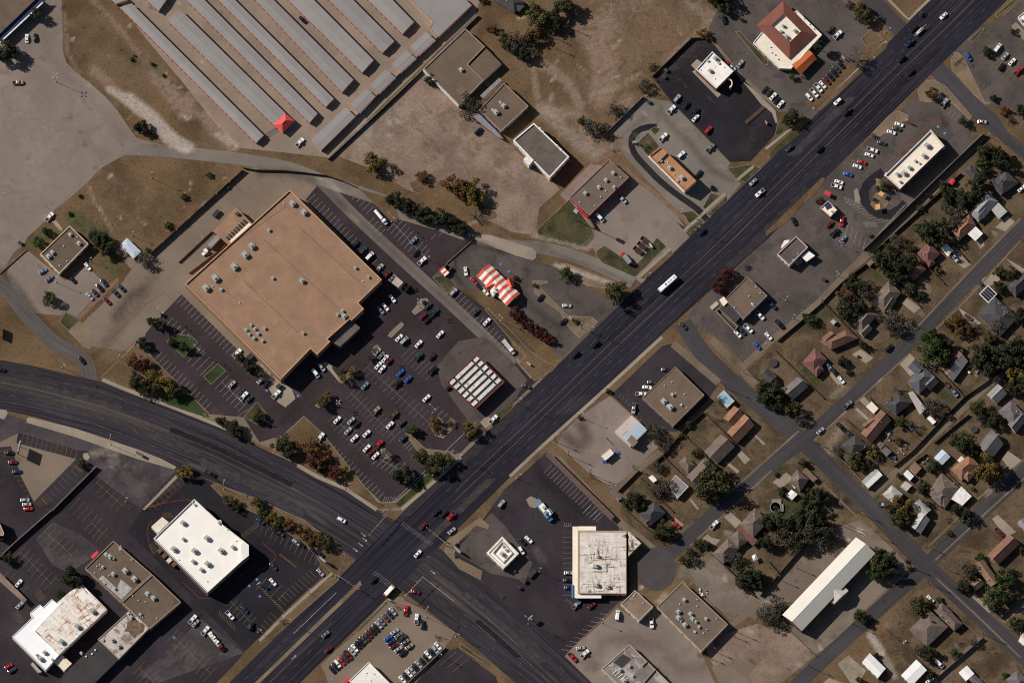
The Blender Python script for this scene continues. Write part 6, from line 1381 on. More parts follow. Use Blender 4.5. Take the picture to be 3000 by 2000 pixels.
def vmesh(kind, ck):
 key = (kind, ck)
 if key in _vm: return _vm[key]
 K = KIND[kind]; pm = paint(PCOL[ck][0].replace(' ', '_'), PCOL[ck][1]); out = {}
 mb = MB(); loft(mb, K['L']); B, T = frustum(K['b'], K['t'])
 sides = [(B[0], B[1], T[1], T[0]), (B[1], B[2], T[2], T[1]), (B[2], B[3], T[3], T[2]), (B[3], B[0], T[0], T[3])]
 sides = [tuple(reversed(s)) if False else s for s in sides]
 for s in sides: mb.face([s[1], s[0], s[3], s[2]])
 rt = (K['t'][0] - .0, K['t'][1] + .0, K['t'][2], K['t'][3])
 i = len(mb.v); ra = ring_pts(rt[0], rt[1], rt[2], rt[3], .12, 3); rb = ring_pts(rt[0] - .12, rt[1] + .12, rt[2] - .10, rt[3] + .05, .12, 3)
 mb.v += ra + rb; n = len(ra)
 for k in range(n): mb.f.append((i + k, i + (k + 1) % n, i + n + (k + 1) % n, i + n + k)); mb.m.append(0)
 mb.f.append(tuple(i + n + k for k in range(n))); mb.m.append(0)
 for sx in (1, -1): # door mirrors
  mb.box(K['b'][0] - .25, sx * (K['b'][2] + .14), K['b'][3] + .02, K['b'][3] + .2, .14, .24)
 out['body'] = mb.mesh('vehicle_body', pm)
 g = MB(); pane(g, (B[3], B[0], T[0], T[3])[::1], .09); out['windshield'] = g.mesh('windshield', CGLASS)
 g = MB(); pane(g, (B[1], B[2], T[2], T[1]), .12 if kind != 'p' else .2); out['rear_window'] = g.mesh('rear_window', CGLASS)
 sw = []
 for q in ((B[0], B[1], T[1], T[0]), (B[2], B[3], T[3], T[2])):
  g = MB(); pane(g, q, .16); sw.append(g.mesh('side_window', CGLASS))
 out['side'] = sw
 if kind == 'p':
  g = MB(); xr, xf = -2.85, -1.08
  for sy in (1, -1): g.box((xr + xf) / 2, sy * .95, .45, 1.08, xf - xr, .12)
  g.box(xr + .05, 0, .45, 1.08, .1, 1.78); g.box(xf - .03, 0, .5, 1.08, .06, 1.78)
  g.box((xr + xf) / 2, 0, .55, .72, xf - xr - .16, 1.78, mi=1); out['bed'] = g.mesh('cargo_bed', [pm, BEDM])
 w = MB(); w.tube((0, -.12, 0), (0, .12, 0), K['r'], n=12); out['wheel'] = _vm.setdefault(('wheel', kind), w.mesh('wheel', TYRE))
 for m in (out['windshield'], out['rear_window'], *sw): m.flip_normals() if m.polygons[0].normal.z < 0 else None
 _vm[key] = out; return out
NAMES = {'s': 'sedan', 'u': 'sport_utility_car', 'v': 'van', 'p': 'pickup_truck'}
CATS = {'s': 'car', 'u': 'car', 'v': 'van', 'p': 'pickup truck'}
def vehicle(kind, ck, x, y, ang, where, end='', key=0, group=None, z=.06):
 K = KIND[kind]; V = vmesh(kind, ck); c = G(x, y, .7);
 rt = empty(NAMES[kind], (c.x, c.y, z), -R(ang) , None, CATS[kind], group)
 link('body', V['body'], rt); link('windshield', V['windshield'], rt); link('rear_window', V['rear_window'], rt)
 for m in V['side']: link('side_window', m, rt)
 if 'bed' in V: link('cargo_bed', V['bed'], rt)
 for wx in K['wx']:
  for sy in (1, -1): link('wheel', V['wheel'], rt, (wx, sy * (K['L'][2][2] - .12), K['r']))
 LAB.add(rt, f"{PCOL[ck][0]} {K['n']}", where, end, key)
 return rt
def cars(where, end, dirv, text, ang=None, group=None, z=.06):
 for it in text.split(';'):
  it = it.strip()
  if not it: continue
  kc, r = it.split(' '); f = [float(v) for v in r.split(',')]
  x, y = f[:2]; a = f[2] if len(f) > 2 else ang
  px = _t[0] + x * _t[2]; py = _t[1] + y * _t[2]
  vehicle(kc[1], kc[0], x, y, a + rnd.uniform(-2, 2), where, end, px * dirv[0] + py * dirv[1], group or 'parked cars', z)
RG = 'vehicles driving on the roads'
DG = 'cars lined up at the dealer'
Rr, Dn, Up, Lf = (1, 0), (0, 1), (0, -1), (-1, 0)
TL(0, 0)
cars('at the pale pad below the shade-coloured canopy', 'the left', Rr, 'ws 247,355,-90;ks 325,350,-90')
cars('alone in the wide worn lot left of the four-head lamp', 'the left', Rr, 'tp 165,760,-4')
TL(1, 0)
cars('beside the red hip-roofed gate hut', 'the left', Rr, 'wp 402,1310,-47'); cars('in a lane between storage rows', 'the left', Rr, 'ks 428,183,45'); cars('on the vacant lot by the grey awning', 'the left', Rr, 'ku 2043,1207,-40')
TL(2, 0)
cars('in the row dividing black and grey drive-through lots', 'the field wall', Rr, 'su 1518,905;ks 1600,968;kp 1680,1035;ws 1687,1085;ru 1803,1195', -50, z=.08)
cars('on the lot of the orange-tan roof', 'the field wall', Rr, 'wp 1465,1008,-47;wp 1388,1262,-47;wu 1555,1422,-47;gp 1822,1362,-47;ks 1715,1598,-47')
cars('on the drive between stained white roof and red roof', 'the left', Rr, 'ss 2098,588,-55'); cars('in tree shade at the top by the green dumpster', 'the left', Rr, 'ku 1945,185,70')
cars('at the drive-through window of the stained white roof', 'the left', Rr, 'rs 1987,588,45;ws 2020,622,45', z=.09)
TL(3, 0)
cars('in the short row left of the curved drive', 'the top', Dn, 'ks -28,828,-50;ds 5,850,-50;ws 48,887,-50;ks 82,925,-50;ws 117,957,-50')
cars('in the row between porch and main road', 'the top', Dn, 'ks 670,598;ds 632,637;ks 607,672;ks 575,708;ms 541,745;ws 502,780;wp 463,808;wp 425,855;wu 378,893', 50)
cars('right of the red hip roof', 'the top', Dn, 'du 572,272,-45;wp 640,322,-45')
cars('on the main road near the red-roofed restaurant', 'the top', Dn, 'wu 640,935,137;kp 722,1027,137;ws 1613,148,137;ku 1337,265,137;np 1300,395,137;ku 1222,542,137;ks 1310,665,137;ds 195,1362,137;ku 472,1367,-43', group=RG, z=.12)
cars('crossing on the side street by the cream strip shop', 'the top', Dn, 'ss 1970,1120,5', group=RG); cars('under the island tree by the accessible bays', 'the top', Dn, 'sp 1620,948,-55', z=.08)
cars('in the lot at the right edge with yellow bays', 'the top', Dn, 'bs 1843,525,60;wv 2112,442,-55;ss 2180,518,-50;ws 2243,570,-50;ku 2143,615,-50;rp 2300,655,-50')
cars('in the row facing the cream-roofed strip shop', 'the top', Dn, 'ws 1205,1145;ds 1183,1185;ws 1133,1217;ds 1043,1315;wp 960,1380;ws 930,1425;rs 862,1492;ws 820,1530;bs 735,1603;ws 652,1673;wp 630,1713', 17)
TL(3, 1)
cars('near the small kiosk with the dark open half', 'the top', Dn, 'ms 567,493,-45;rp 680,465,98;kp 612,572,-42;cs 690,628,-52'); cars('at the lot entrance above the brown-roofed restaurant', 'the top', Dn, 'ks 238,465,65')
cars('on the residential street by the leaning grey tree', 'the top', Dn, 'cs 1230,1490,-43', group=RG); cars('in the drive by the charcoal L-shaped house', 'the top', Dn, 'ms 1840,1345,42;ds 1968,1050,42'); cars('under the cream driveway cover', 'the top', Dn, 'wp 1712,795,52'); cars('at the top right house drive', 'the top', Dn, 'ws 2330,165,-45')
cars('in the bays behind the tan roof with walled patio', 'the top', Dn, 'np 35,1235,42;kp 105,1410,50;ws 5,1520,50')
TL(2, 1)
cars('parked behind the tan roof with walled patio', 'the top', Dn, 'wp 2278,1330,45;wp 2170,1450,45;ns 2115,1475,48;ws 2075,1500,50')
cars('on the striped-roof restaurant forecourt', 'the left', Rr, 'ks 260,1165,-40;ss 505,1240,4;ks 470,1385,-35'); cars('against the red-walled bar', 'the top', Dn, 'sp 1012,262,48;wv 808,434,48')
cars('driving on the main road near the bar', 'the top', Dn, 'ss 2215,105,137;wp 2278,205,137;ks 1745,562,137', group=RG, z=.12); cars('waiting on the side street at the main road', 'the top', Dn, 'ds 1572,1425,50', group=RG)
TL(0, 1)
cars('parked on grass edge above the small office', 'the left', Rr, 'wp 455,425,-50'); cars('left of the small cream-edged office', 'the top', Dn, 'cs 393,922,-35;gs 452,990,-45'); cars('behind the small cream-edged office', 'the top', Dn, 'ws 805,880,52;ks 665,1000,48')
cars('in the row above the brick path', 'the top', Dn, 'ss 825,1155;ds 872,1122;ks 918,1075;ns 957,1028', 50); cars('in the row below the brick path', 'the top', Dn, 'ms 985,1198;du 1062,1125;ns 1117,1078', 48)
TL(1, 1)
cars("along the big store's right wall", 'the top', Dn, 'ks 915,675;du 985,733;wv 1045,785;ss 1140,890;ms 1205,952;gs 1255,985', -47, z=.08)
cars('in the bays beside the dark hedge', 'the top', Dn, 'cs 1450,640;ks 1467,757;wp 1525,830', -47, z=.08)
cars("by the big store's front shadow", 'the top', Dn, 'ws 1253,1175;ws 1190,1252;cs 1147,1283', 52, z=.08)
cars('near the slim brick islands of the main lot', 'the top', Dn, 'ds 1580,1240;ms 1535,1335;ep 1635,1305;ks 1572,1372', -47, z=.08)
cars('at the bottom end of the slim brick islands', 'the left', Rr, 'ws 1315,1535;sv 1362,1560;ws 1495,1590;ws 1692,1502', -47, z=.08)
cars('in the drive-through of the striped roof', 'the top', Dn, 'ws 1927,925,85;rs 2005,1012,52;ks 2055,1070,45;ws 2105,1112,48', z=.08)
cars('in the edge bays below the striped roof', 'the top', Dn, 'su 1815,1115;ds 2020,1298;ws 2122,1387', -47, z=.08)
TL(0, 2)
cars('on the worn side road joining the curved road', 'the top', Dn, 'ks 752,172,57', group=RG); cars('on the curved road at the left edge', 'the top', Dn, 'ks 10,262,10', group=RG, z=.12)
cars('at the wall of the big store by the blue awning', 'the top', Dn, 'wp 2180,108,-48', z=.08); cars('in the bays right of the green lawn island', 'the top', Dn, 'ss 2132,393;ds 2215,465;wp 2240,502;ds 2290,527', -47, z=.08)
cars('driving below the golden tree on the curved road', 'the top', Dn, 'kp 1932,1213,25', group=RG, z=.12); cars('in the slanted bays by the bare concrete triangle', 'the top', Dn, 'ks 85,1022,0;ms 118,1110,-4;ns 155,1195,-2;ss 230,1455,-2;ss 247,1495,-4;rs 260,1535,-8')
TL(1, 2)
cars('left of the storefront by the blue awning', 'the top', Dn, 'ss 45,357,-45;ks 100,388,-45;wp 187,485,-48', z=.08); cars('in front of the store on the pale walk', 'the top', Dn, 'wv 548,295,52;su 603,240,52', z=.1); cars('by the small island trees below the store', 'the top', Dn, 'ks 785,288,-47;cs 1003,405,-47', z=.08)
cars('in the tight cluster by the bare tree island', 'the top', Dn, 'ss 1117,95;gs 1152,127;ws 1187,157;ms 1220,182;ws 1125,220;ws 1160,250', -50, z=.08)
cars('near the car-wash side of the main lot', 'the top', Dn, 'ep 1492,140;ks 1618,140;kp 1622,268;ws 1567,520;ks 1775,418', -47, z=.08)
cars('in the middle of the main lot', 'the top', Dn, 'bs 1327,287;bs 1397,345;kp 1297,390;tp 1102,637;op 1265,678', -47, z=.08)
cars('in the lower rows of the main lot', 'the top', Dn, 'ws 747,720;ss 875,728;ks 922,760;ss 847,820;ws 905,887;ws 1017,845;ws 1232,767;ds 1340,748;ds 1388,792;ds 1354,888;ws 1018,980;ms 1057,1020;ws 1099,1048;rp 1128,945', -47, z=.08)
cars('against the dry grass corner of the main lot', 'the top', Dn, 'wp 592,880,-52', z=.08); cars('at the kerb below the car-wash canopy', 'the top', Dn, 'wp 2180,715,-47', z=.1); cars('at the corner restaurant forecourt', 'the top', Dn, 'su 2255,1490,-52')
TL(2, 2)
cars('on the main road past the canopy', 'the top', Dn, 'ku 577,120,137;ku 762,25,137', group=RG, z=.12); cars('leaving the lot by the car-wash canopy', 'the top', Dn, 'ds 130,410,20', group=RG, z=.1)
cars('in front of the plain tan square roof', 'the top', Dn, 'ds 1287,375,3;ws 1243,421,4;wp 1185,482,0;sp 1118,615,95;ks 1415,262,8'); cars('in bays at the alley corner by the side street', 'the top', Dn, 'bs 2252,40,50')
TL(3, 2)
cars('parked in line in the drive of the maroon house', 'the top', Dn, 'cs 552,222,52;kp 610,285,52;ws 672,352,52'); cars('driving on the residential street', 'the top', Dn, 'ku 1110,60,-42;gp 733,580,-43;ss 483,820,-43', group=RG)
cars('on dirt in front of the corner grey house', 'the top', Dn, 'kp 672,788,47;dp 740,848,47'); cars('by the weathered white hip-roofed house', 'the top', Dn, 'cp 1060,1502,12'); cars('behind the large bluish charcoal house', 'the top', Dn, 'op 1660,415,52;cp 1710,467,52')
TL(0, 3)
cars('beside the rusty walkway canopy', 'the top', Dn, 'ws 173,650,-52;ss 180,853,-48'); cars('in the bottom left corner lot', 'the top', Dn, 'rs 80,1412,-35;ds 112,1448,-35'); cars('by the lane edge above the long trailer truck', 'the top', Dn, 'wp 1770,983,-52;ss 1797,1018,-50;wp 1887,1088,-55')
cars('in the bays below the big-box roof', 'the top', Dn, 'wp 2112,945,45;ns 2250,890,50;ku 2307,1045,-70')
TL(1, 3)
cars('in the row along the autumn hedge trees', 'the left', Rr, 'ns 40,80,42;ks 180,172,42;ds 222,190,42;ss 370,275,42;ks 415,292,42;ks 528,350,42;ks 590,382,42', z=.08)
cars('on the black lot right of the big-box roof', 'the top', Dn, 'ws 155,640,50;ds 160,495,50;ss 592,552,48', z=.09)
cars('driving up to the traffic lights', 'the top', Dn, 'wu 785,70,27;ks 1080,620,-45;ms 1465,732,12;ws 1487,380,-47;ms 1535,127,137;rp 1797,33,137;ks 1725,15,137;ks 1655,0,137;ss 1800,170,-43;gs 640,1118,-43;ms 665,1258,-43', group=RG, z=.12)
cars("in the dealer's row along the main road", 'the top', Dn, 'ss 1258,908;ns 1228,937;os 1192,968;gs 1157,1002;ss 1128,1032;ks 1100,1062;ks 1070,1090;ms 1038,1117;ds 1014,1147;os 985,1167;ks 963,1193;ks 935,1217;ws 907,1246;ss 885,1276;mp 842,1310;du 815,1337;rs 787,1366;wu 748,1389;ks 730,1414;ks 698,1442', 52, DG)
cars('at the upper corner of the car dealer lot', 'the top', Dn, 'rp 1378,902,-82;wp 1475,980,-85;ku 1528,1030,-85', group=DG)
cars("in the dealer's double middle block", 'the top', Dn, 'ss 1277,1095;gs 1312,1125;dp 1340,1155;gs 1372,1190;ts 1410,1232;bs 1215,1155;ns 1242,1190;ms 1268,1225;ss 1308,1255;ks 1350,1292', -38, DG)
cars("in the dealer's rear row against the wall", 'the top', Dn, 'ws 1672,1228;su 1645,1260;ks 1615,1285;ws 1580,1307;ks 1563,1337;ks 1530,1370;ss 1495,1395;ks 1465,1425;ss 1435,1450;ws 1405,1477;ks 1378,1507;ws 1345,1535', 50, DG)
TL(2, 3)
cars('beside the corner building with the roof well', 'the top', Dn, 'ws 153,250,42;ks 92,265,48;wu 85,352,60', z=.08); cars('in front of the dirt-marked white roof', 'the top', Dn, 'ss 520,556,0;ks 510,625,0;ns 520,692,0;sp 590,850,-50;ms 733,857,-42', z=.09)
cars('by the small brown-stained square roof', 'the top', Dn, 'wv 970,945,-82;wp 1283,1015,85'); cars('on the dirt lot by the lower road', 'the top', Dn, 'ss 630,1245,-12;wp 668,1300,-48;rp 555,1330,50'); cars('in the drive of the dark gabled house', 'the top', Dn, 'rs 1512,115,45;ks 1445,45,45'); cars('driving down the short residential street', 'the top', Dn, 'wp 1857,115,-47', group=RG)
TL(3, 3)
cars('at the large hip-roofed corner house', 'the top', Dn, 'ws 1493,795,48;wv 1573,1393,45'); cars('in front of the long maroon-brown house', 'the top', Dn, 'mp 2127,182,45'); cars('beside the broad white metal garage', 'the top', Dn, 'ws 1487,1542,-40')
# ---- big vehicles
def wheels(rt, xs, w, r):
 m = MB(); m.tube((0, -.15, 0), (0, .15, 0), r, n=12); me = m.mesh('wheel', TYRE)
 for x in xs:
  for s in (1, -1): link('wheel', me, rt, (x, s * w, r))
def part(rt, name, mats, fn):
 m = MB(); fn(m); return link(name, m.mesh(name, mats), rt)
WP, KP, RP, GP_ = paint('white', PCOL['w'][1]), paint('black', PCOL['k'][1]), paint('red', PCOL['r'][1]), paint('grey', PCOL['g'][1])
YP = paint('bus_yellow', (.62, .30, .03)); RUSTM = plain('rusty_steel', (.17, .065, .04), var=.3, scale=2.0); LTB = paint('pale_blue', (.30, .42, .50))
def bus(label, x, y, ang, L, W_, H, pm, roofm, hatches, name='bus', cap=None):
 c = G(x, y, H * .9); rt = empty(name, (c.x, c.y, .12), -R(ang), label, 'bus')
 part(rt, 'body', pm, lambda m: loft(m, [(L / 2 - .05, -L / 2, W_ / 2 - .05, .35), (L / 2, -L / 2, W_ / 2, .9), (L / 2 - .1, -L / 2, W_ / 2, H - .35), (L / 2 - .3, -L / 2 + .1, W_ / 2 - .12, H - .05)]))
 part(rt, 'roof', roofm, lambda m: loft(m, [(L / 2 - (1.1 if cap else .6), -L / 2 + (.5 if cap else .3), W_ / 2 - .1, H - .06), (L / 2 - (1.2 if cap else .7), -L / 2 + (.6 if cap else .4), W_ / 2 - .35, H + .05)]))
 part(rt, 'windshield', CGLASS, lambda m: m.face([(L / 2 + .01, -W_ / 2 + .15, 1.3), (L / 2 + .01, W_ / 2 - .15, 1.3), (L / 2 - .12, W_ / 2 - .2, H - .4), (L / 2 - .12, -W_ / 2 + .2, H - .4)]))
 for s in (1, -1):
  part(rt, 'side_window', CGLASS, lambda m: m.box(-.3, s * (W_ / 2 + .005), 1.35, H - .5, L - 2.2, .03))
 for q in hatches: part(rt, 'roof_hatch', plain('roof_hatch_grey', (.10, .10, .11), .5), lambda m: m.box(q * L, 0, H + .02, H + .16, .7, .6))
 wheels(rt, (L * .32, -L * .28), W_ / 2 - .2, .48); return rt
TL(2, 1)
b = bus('long white bus with dark nose in the near lanes of the main road', 1428, 1035, 137.5, 12.2, 2.6, 3.1, WP, RM['white2'], (.1, -.08, -.2, -.38))
part(b, 'front_mask', KP, lambda m: loft(m, [(6.16, 5.0, 1.28, .4), (6.18, 5.0, 1.32, 1.2), (6.02, 5.0, 1.28, 2.7), (5.7, 5.05, 1.1, 3.06)]))
TL(1, 3)
bus('short yellow school bus with white roof at the traffic lights', 1225, 716, -48, 7.0, 2.4, 2.9, YP, RM['white2'], (), cap=True)
def truck(label, x, y, ang, cabm, parts, L=9.0, cab=(1.9, 2.3, 2.4), name='truck', hood=True, group=None, cat='truck'):
 """nose at +x; parts: (name, material, builder)"""
 c = G(x, y, 1.6); rt = empty(name, (c.x, c.y, .08), -R(ang), label, cat, group); f = L / 2; cl, cw, ch = cab
 part(rt, 'chassis', BEDM, lambda m: m.box(0, 0, .55, .85, L - .4, 1.0, bottom=True))
 def cb(m):
  x0 = f - (1.3 if hood else 0)
  loft(m, [(x0, x0 - cl, cw / 2, .6), (x0, x0 - cl, cw / 2, 1.5), (x0 - .45, x0 - cl, cw / 2 - .1, ch), (x0 - .7, x0 - cl + .2, cw / 2 - .3, ch + .06)])
  if hood: loft(m, [(f, f - 1.6, .85, .6), (f, f - 1.6, .9, 1.0), (f - .15, f - 1.6, .8, 1.35), (f - .35, f - 1.5, .65, 1.42)])
 part(rt, 'cab', cabm, cb); x0 = f - (1.3 if hood else 0)
 part(rt, 'windshield', CGLASS, lambda m: m.face([(x0 - .03, -cw / 2 + .2, 1.52), (x0 - .03, cw / 2 - .2, 1.52), (x0 - .42, cw / 2 - .28, ch - .02), (x0 - .42, -cw / 2 + .28, ch - .02)]))
 for n_, m_, fn in parts: part(rt, n_, m_, fn)
 wheels(rt, (f - 1.0, -f + 1.2, -f + 2.3), 1.05, .5); return rt
TL(0, 1)
truck('white semi truck with grey trailer backed into the store dock', 1942, 688, 133, WP, [('trailer', RM['metal'], lambda m: loft(m, [(1.6, -6.9, 1.28, 1.0), (1.6, -6.9, 1.3, 1.2), (1.6, -6.9, 1.3, 3.9), (1.5, -6.8, 1.2, 4.0)]))], L=13.8, cab=(2.2, 2.4, 3.1))
TL(1, 1)
truck('white tank truck parked across bays beside the dry verge', 1145, 425, 50, WP, [('tank', RM['white2'], lambda m: (m.tube((1.2, 0, 1.75), (-4.6, 0, 1.75), .95, n=14), m.box(-1.7, 0, 2.66, 2.8, 4.6, .5))), ('tank_band', CHROME, lambda m: [m.tube((q, 0, 1.75), (q + .12, 0, 1.75), .98, n=14) for q in (-3.6, -1.7, .3)])], L=10.2)
TL(2, 2)
truck('silver flatbed tow truck with white nose by the dry grass corner', -30, 50, 52, WP, [('flatbed', UNIT, lambda m: (m.box(-1.9, 0, 1.0, 1.12, 6.0, 2.3), m.box(1.0, 0, 1.1, 1.9, .2, 2.2), m.box(-1.9, 1.1, 1.12, 1.3, 6, .1), m.box(-1.9, -1.1, 1.12, 1.3, 6, .1)))], L=9.2)
TL(2, 1)
truck('box truck with red cab and grey box on the kerbed lawn', 1048, 805, -127, RP, [('cargo_box', RM['metal'], lambda m: loft(m, [(1.7, -3.6, 1.15, .9), (1.7, -3.6, 1.2, 1.1), (1.7, -3.6, 1.2, 3.1), (1.6, -3.5, 1.1, 3.16)]))], L=7.4, hood=False)
def trailer(label, x, y, ang, L, W_, m, group=None, z=.08, cargo=None):
 c = G(x, y, .8); rt = empty('trailer', (c.x, c.y, z), -R(ang), label, 'trailer', group)
 part(rt, 'deck', BEDM if cargo is None else m, lambda b: b.box(0, 0, .55, .68, L, W_, bottom=True))
 def rails(b):
  for s in (1, -1): b.box(0, s * W_ / 2, .5, 1.25, L, .09); b.box(0, s * W_ / 2, 1.3, 1.42, L, .12)
  for q in range(5): b.box(-L / 2 + q * L / 4, 0, .68, .78, .12, W_)
  for s in (1, -1): b.box(s * L / 2, 0, .5, 1.3, .1, W_)
 part(rt, 'frame', m, rails); part(rt, 'drawbar', m, lambda b: (b.tube((L / 2, W_ / 2 - .2, .5), (L / 2 + 1.2, 0, .5), .06), b.tube((L / 2, -W_ / 2 + .2, .5), (L / 2 + 1.2, 0, .5), .06)))
 if cargo: part(rt, 'cargo', cargo, lambda b: b.box(0, 0, .7, 1.5, L * .8, W_ * .8, taper=.9))
 wheels(rt, (-.4, .5), W_ / 2 + .15, .36); return rt
for lb, x, y in (('rusty open trailer nearest the red-cabbed box truck', 1155, 733), ('rusty open trailer in the middle of three', 1192, 690), ('rusty open trailer farthest from the red-cabbed box truck', 1222, 643)):
 trailer(lb, x, y, 42, 5.2, 2.2, RUSTM, 'three rusty trailers')
trailer('small silver trailer tank at the end of the rusty trailers', 1275, 690, 60, 3.0, 1.2, UNIT, cargo=UNIT)
TL(3, 0)
trailer('orange and white equipment trailer towed along the main road', 1392, 290, 137, 5.0, 1.5, UNIT, z=.12, cargo=WP)
part([o for o in COL.objects if o.get('label', '').startswith('orange and white equipment')][0], 'boom', plain('orange_equipment_paint', (.62, .20, .04), .5), lambda m: m.tube((2, 0, 1.2), (-5.0, 0, 2.4), .22, .14))
TL(0, 3)
truck('white flatbed truck carrying pale tanks with a dark red cab', 1985, 1180, 52, paint('dark_red', PCOL['m'][1]), [('flatbed', UNIT, lambda m: m.box(-1.6, 0, 1.0, 1.15, 9.0, 2.4)), ('load', RM['white'], lambda m: [m.box(-5 + k * 1.5, .2 * (-1) ** k, 1.15, 2.0 + .3 * (k % 3), 1.1, 1.9, taper=.85) for k in range(5)])], L=13.0, hood=True)
TL(3, 1)
TL(2, 3)
r = empty('water_kiosk', G(300, 25), 0, 'light blue and white vending kiosk with canopy on a concrete island', 'kiosk')
TL(2, 2)
c = G(300, 1550, 3.0); r.location = (c.x, c.y, 0); a_ = R(-52)
u, v = Vector((math.cos(a_), math.sin(a_), 0)), Vector((-math.sin(a_), math.cos(a_), 0)); cc = Vector((c.x, c.y, 0)); r.location = cc
def kb(n, m_, du, dv, z0, z1, l, w): q = cc + u * du + v * dv; m = MB(); m.box(q.x, q.y, z0, z1, l, w, a_, bottom=True); m.build(n, m_, r)
kb('cabin', LTB, 0, 0, .1, 3.0, 8.4, 3.4); kb('roof', RM['white'], -.6, .3, 3.0, 3.3, 6.2, 3.0); kb('canopy', LTB, -5.6, -.2, 2.7, 2.9, 3.0, 3.6); kb('tank', LTB, 1.6, -.4, 3.3, 4.6, 1.8, 1.5); kb('chiller', UNIT, -1.4, .5, 3.3, 4.2, 1.6, 1.4); kb('ice_bin', paint('bright_blue', (.05, .25, .55)), 5.2, -.4, .1, 2.1, 2.0, 2.2); kb('side_awning', LTB, 2.0, 2.3, 2.3, 2.5, 3.4, 1.4); kb('stack', RM['white'], 3.4, .9, 3.0, 4.0, 1.2, 1.2)
m = MB(); q = cc - v * 1.72; m.box(q.x, q.y, .9, 2.1, 1.6, .06, a_); m.build('window', GLASS, r)
# ---- trees and shrubs
BARK = plain('bark', (.075, .055, .042), var=.3, scale=3.0); GREYBARK = plain('grey_bark', (.16, .13, .11), var=.3, scale=3.0)
LM = dict(
 e=leafmat('evergreen', (.020, .025, .013), (.060, .064, .032), (.044, .047, .022)), o=leafmat('olive', (0.031, 0.034, 0.014), (0.096, 0.093, 0.034), (0.078, 0.070, 0.028)),
 y=leafmat('golden', (0.070, 0.054, 0.016), (0.225, 0.155, 0.034), (0.171, 0.096, 0.025)), a=leafmat('rust', (0.062, 0.034, 0.016), (0.194, 0.093, 0.034), (0.132, 0.078, 0.034)), r=leafmat('dark_red', (0.046, 0.016, 0.016), (0.132, 0.034, 0.031), (0.078, 0.040, 0.028)),
 b=leafmat('grey_twig', (0.059, 0.050, 0.040), (0.132, 0.112, 0.085), (0.093, 0.081, 0.053)), g=leafmat('mid_green', (0.025, 0.040, 0.014), (0.078, 0.109, 0.031), (0.070, 0.078, 0.025)))
TNAME = {'e': 'dark evergreen', 'o': 'olive green', 'y': 'golden yellow', 'a': 'rust brown', 'r': 'dark red', 'b': 'sparse grey', 'g': 'green', 'n': 'bare'}
_tp = {}
def crown_mesh(k, seed, n, leaf, dens=1.0, clumps=26, squash=.8, hollow=.55):
 """unit crown (radius 1, centre 0): leaf faces gathered in clumps of different size, uneven outline"""
 r = np.random.default_rng(seed)
 d = r.normal(size=(clumps, 3)); d /= np.linalg.norm(d, axis=1)[:, None]
 d[:, 2] = d[:, 2] * .8 + .12
 lob = 1 + .22 * np.sin(3 * np.arctan2(d[:, 1], d[:, 0]) + seed) + .12 * np.sin(5 * np.arctan2(d[:, 1], d[:, 0]) + 2 * seed)
 rad = r.uniform(hollow, .88, clumps) * lob; cc = d * rad[:, None]; cr = r.uniform(.17, .36, clumps)
 which = r.choice(clumps, n, p=cr ** 2 / (cr ** 2).sum()); p = r.normal(size=(n, 3)); p /= np.linalg.norm(p, axis=1)[:, None]
 rr = r.uniform(.35, 1.0, n) ** .5
 pos = cc[which] + p * (cr[which] * rr)[:, None]; pos[:, 2] *= squash
 nr = p * .8 + r.normal(size=(n, 3)) * .55; nr /= np.linalg.norm(nr, axis=1)[:, None]
 t = np.cross(nr, r.normal(size=(n, 3))); t /= np.linalg.norm(t, axis=1)[:, None]; b = np.cross(nr, t)
 s = leaf * r.uniform(.6, 1.35, n)[:, None]
 V = np.stack([pos - t * s, pos - b * s * .6, pos + t * s, pos + b * s * .6], 1).reshape(-1, 3)
 me = bpy.data.meshes.new('crown'); me.from_pydata(V.tolist(), [], np.arange(4 * n).reshape(n, 4).tolist()); me.materials.append(LM[k])
 tone = np.clip(r.uniform(0, 1, clumps)[which] * .6 + r.uniform(0, 1, n) * .4, 0, 1)
 at = me.attributes.new('tone', 'FLOAT', 'POINT'); at.data.foreach_set('value', np.repeat(tone, 4).astype(np.float32)); me.update(); return me
def limb_mesh(seed, bare=False, n=7, sub=3):
 """unit limbs rising from z=-.9 to the crown"""
 r = random.Random(seed); m = MB()
 for i in range(n):
  a = 2 * math.pi * i / n + r.uniform(-.4, .4); e = r.uniform(.45, .85); tip = (math.cos(a) * e, math.sin(a) * e, r.uniform(.05, .6) * .8); mid = (tip[0] * .45, tip[1] * .45, -.35 + r.uniform(-.1, .15))
  m.tube((0, 0, -.9), mid, .045, .032, 5); m.tube(mid, tip, .032, .010, 5)
  for j in range(sub * (3 if bare else 1)):
   f = r.uniform(.2, .95); p = Vector(mid).lerp(Vector(tip), f); q = p + Vector((r.uniform(-.35, .35), r.uniform(-.35, .35), r.uniform(.0, .3)))
   m.tube(p, q, .014, .004, 4)
   if bare:
    for _ in range(2):
     p2 = p.lerp(q, r.uniform(.4, .9)); m.tube(p2, p2 + Vector((r.uniform(-.2, .2), r.uniform(-.2, .2), r.uniform(0, .2))), .008, .003, 3)
 return m.mesh('limbs', GREYBARK if bare else BARK)
CR = {'e': (2600, .075, 30, .95), 'o': (2000, .075, 28, .85), 'y': (1900, .075, 26, .85), 'a': (1700, .075, 26, .85), 'r': (2200, .07, 30, .85), 'b': (1300, .060, 30, .8), 'g': (2300, .07, 30, .9)}
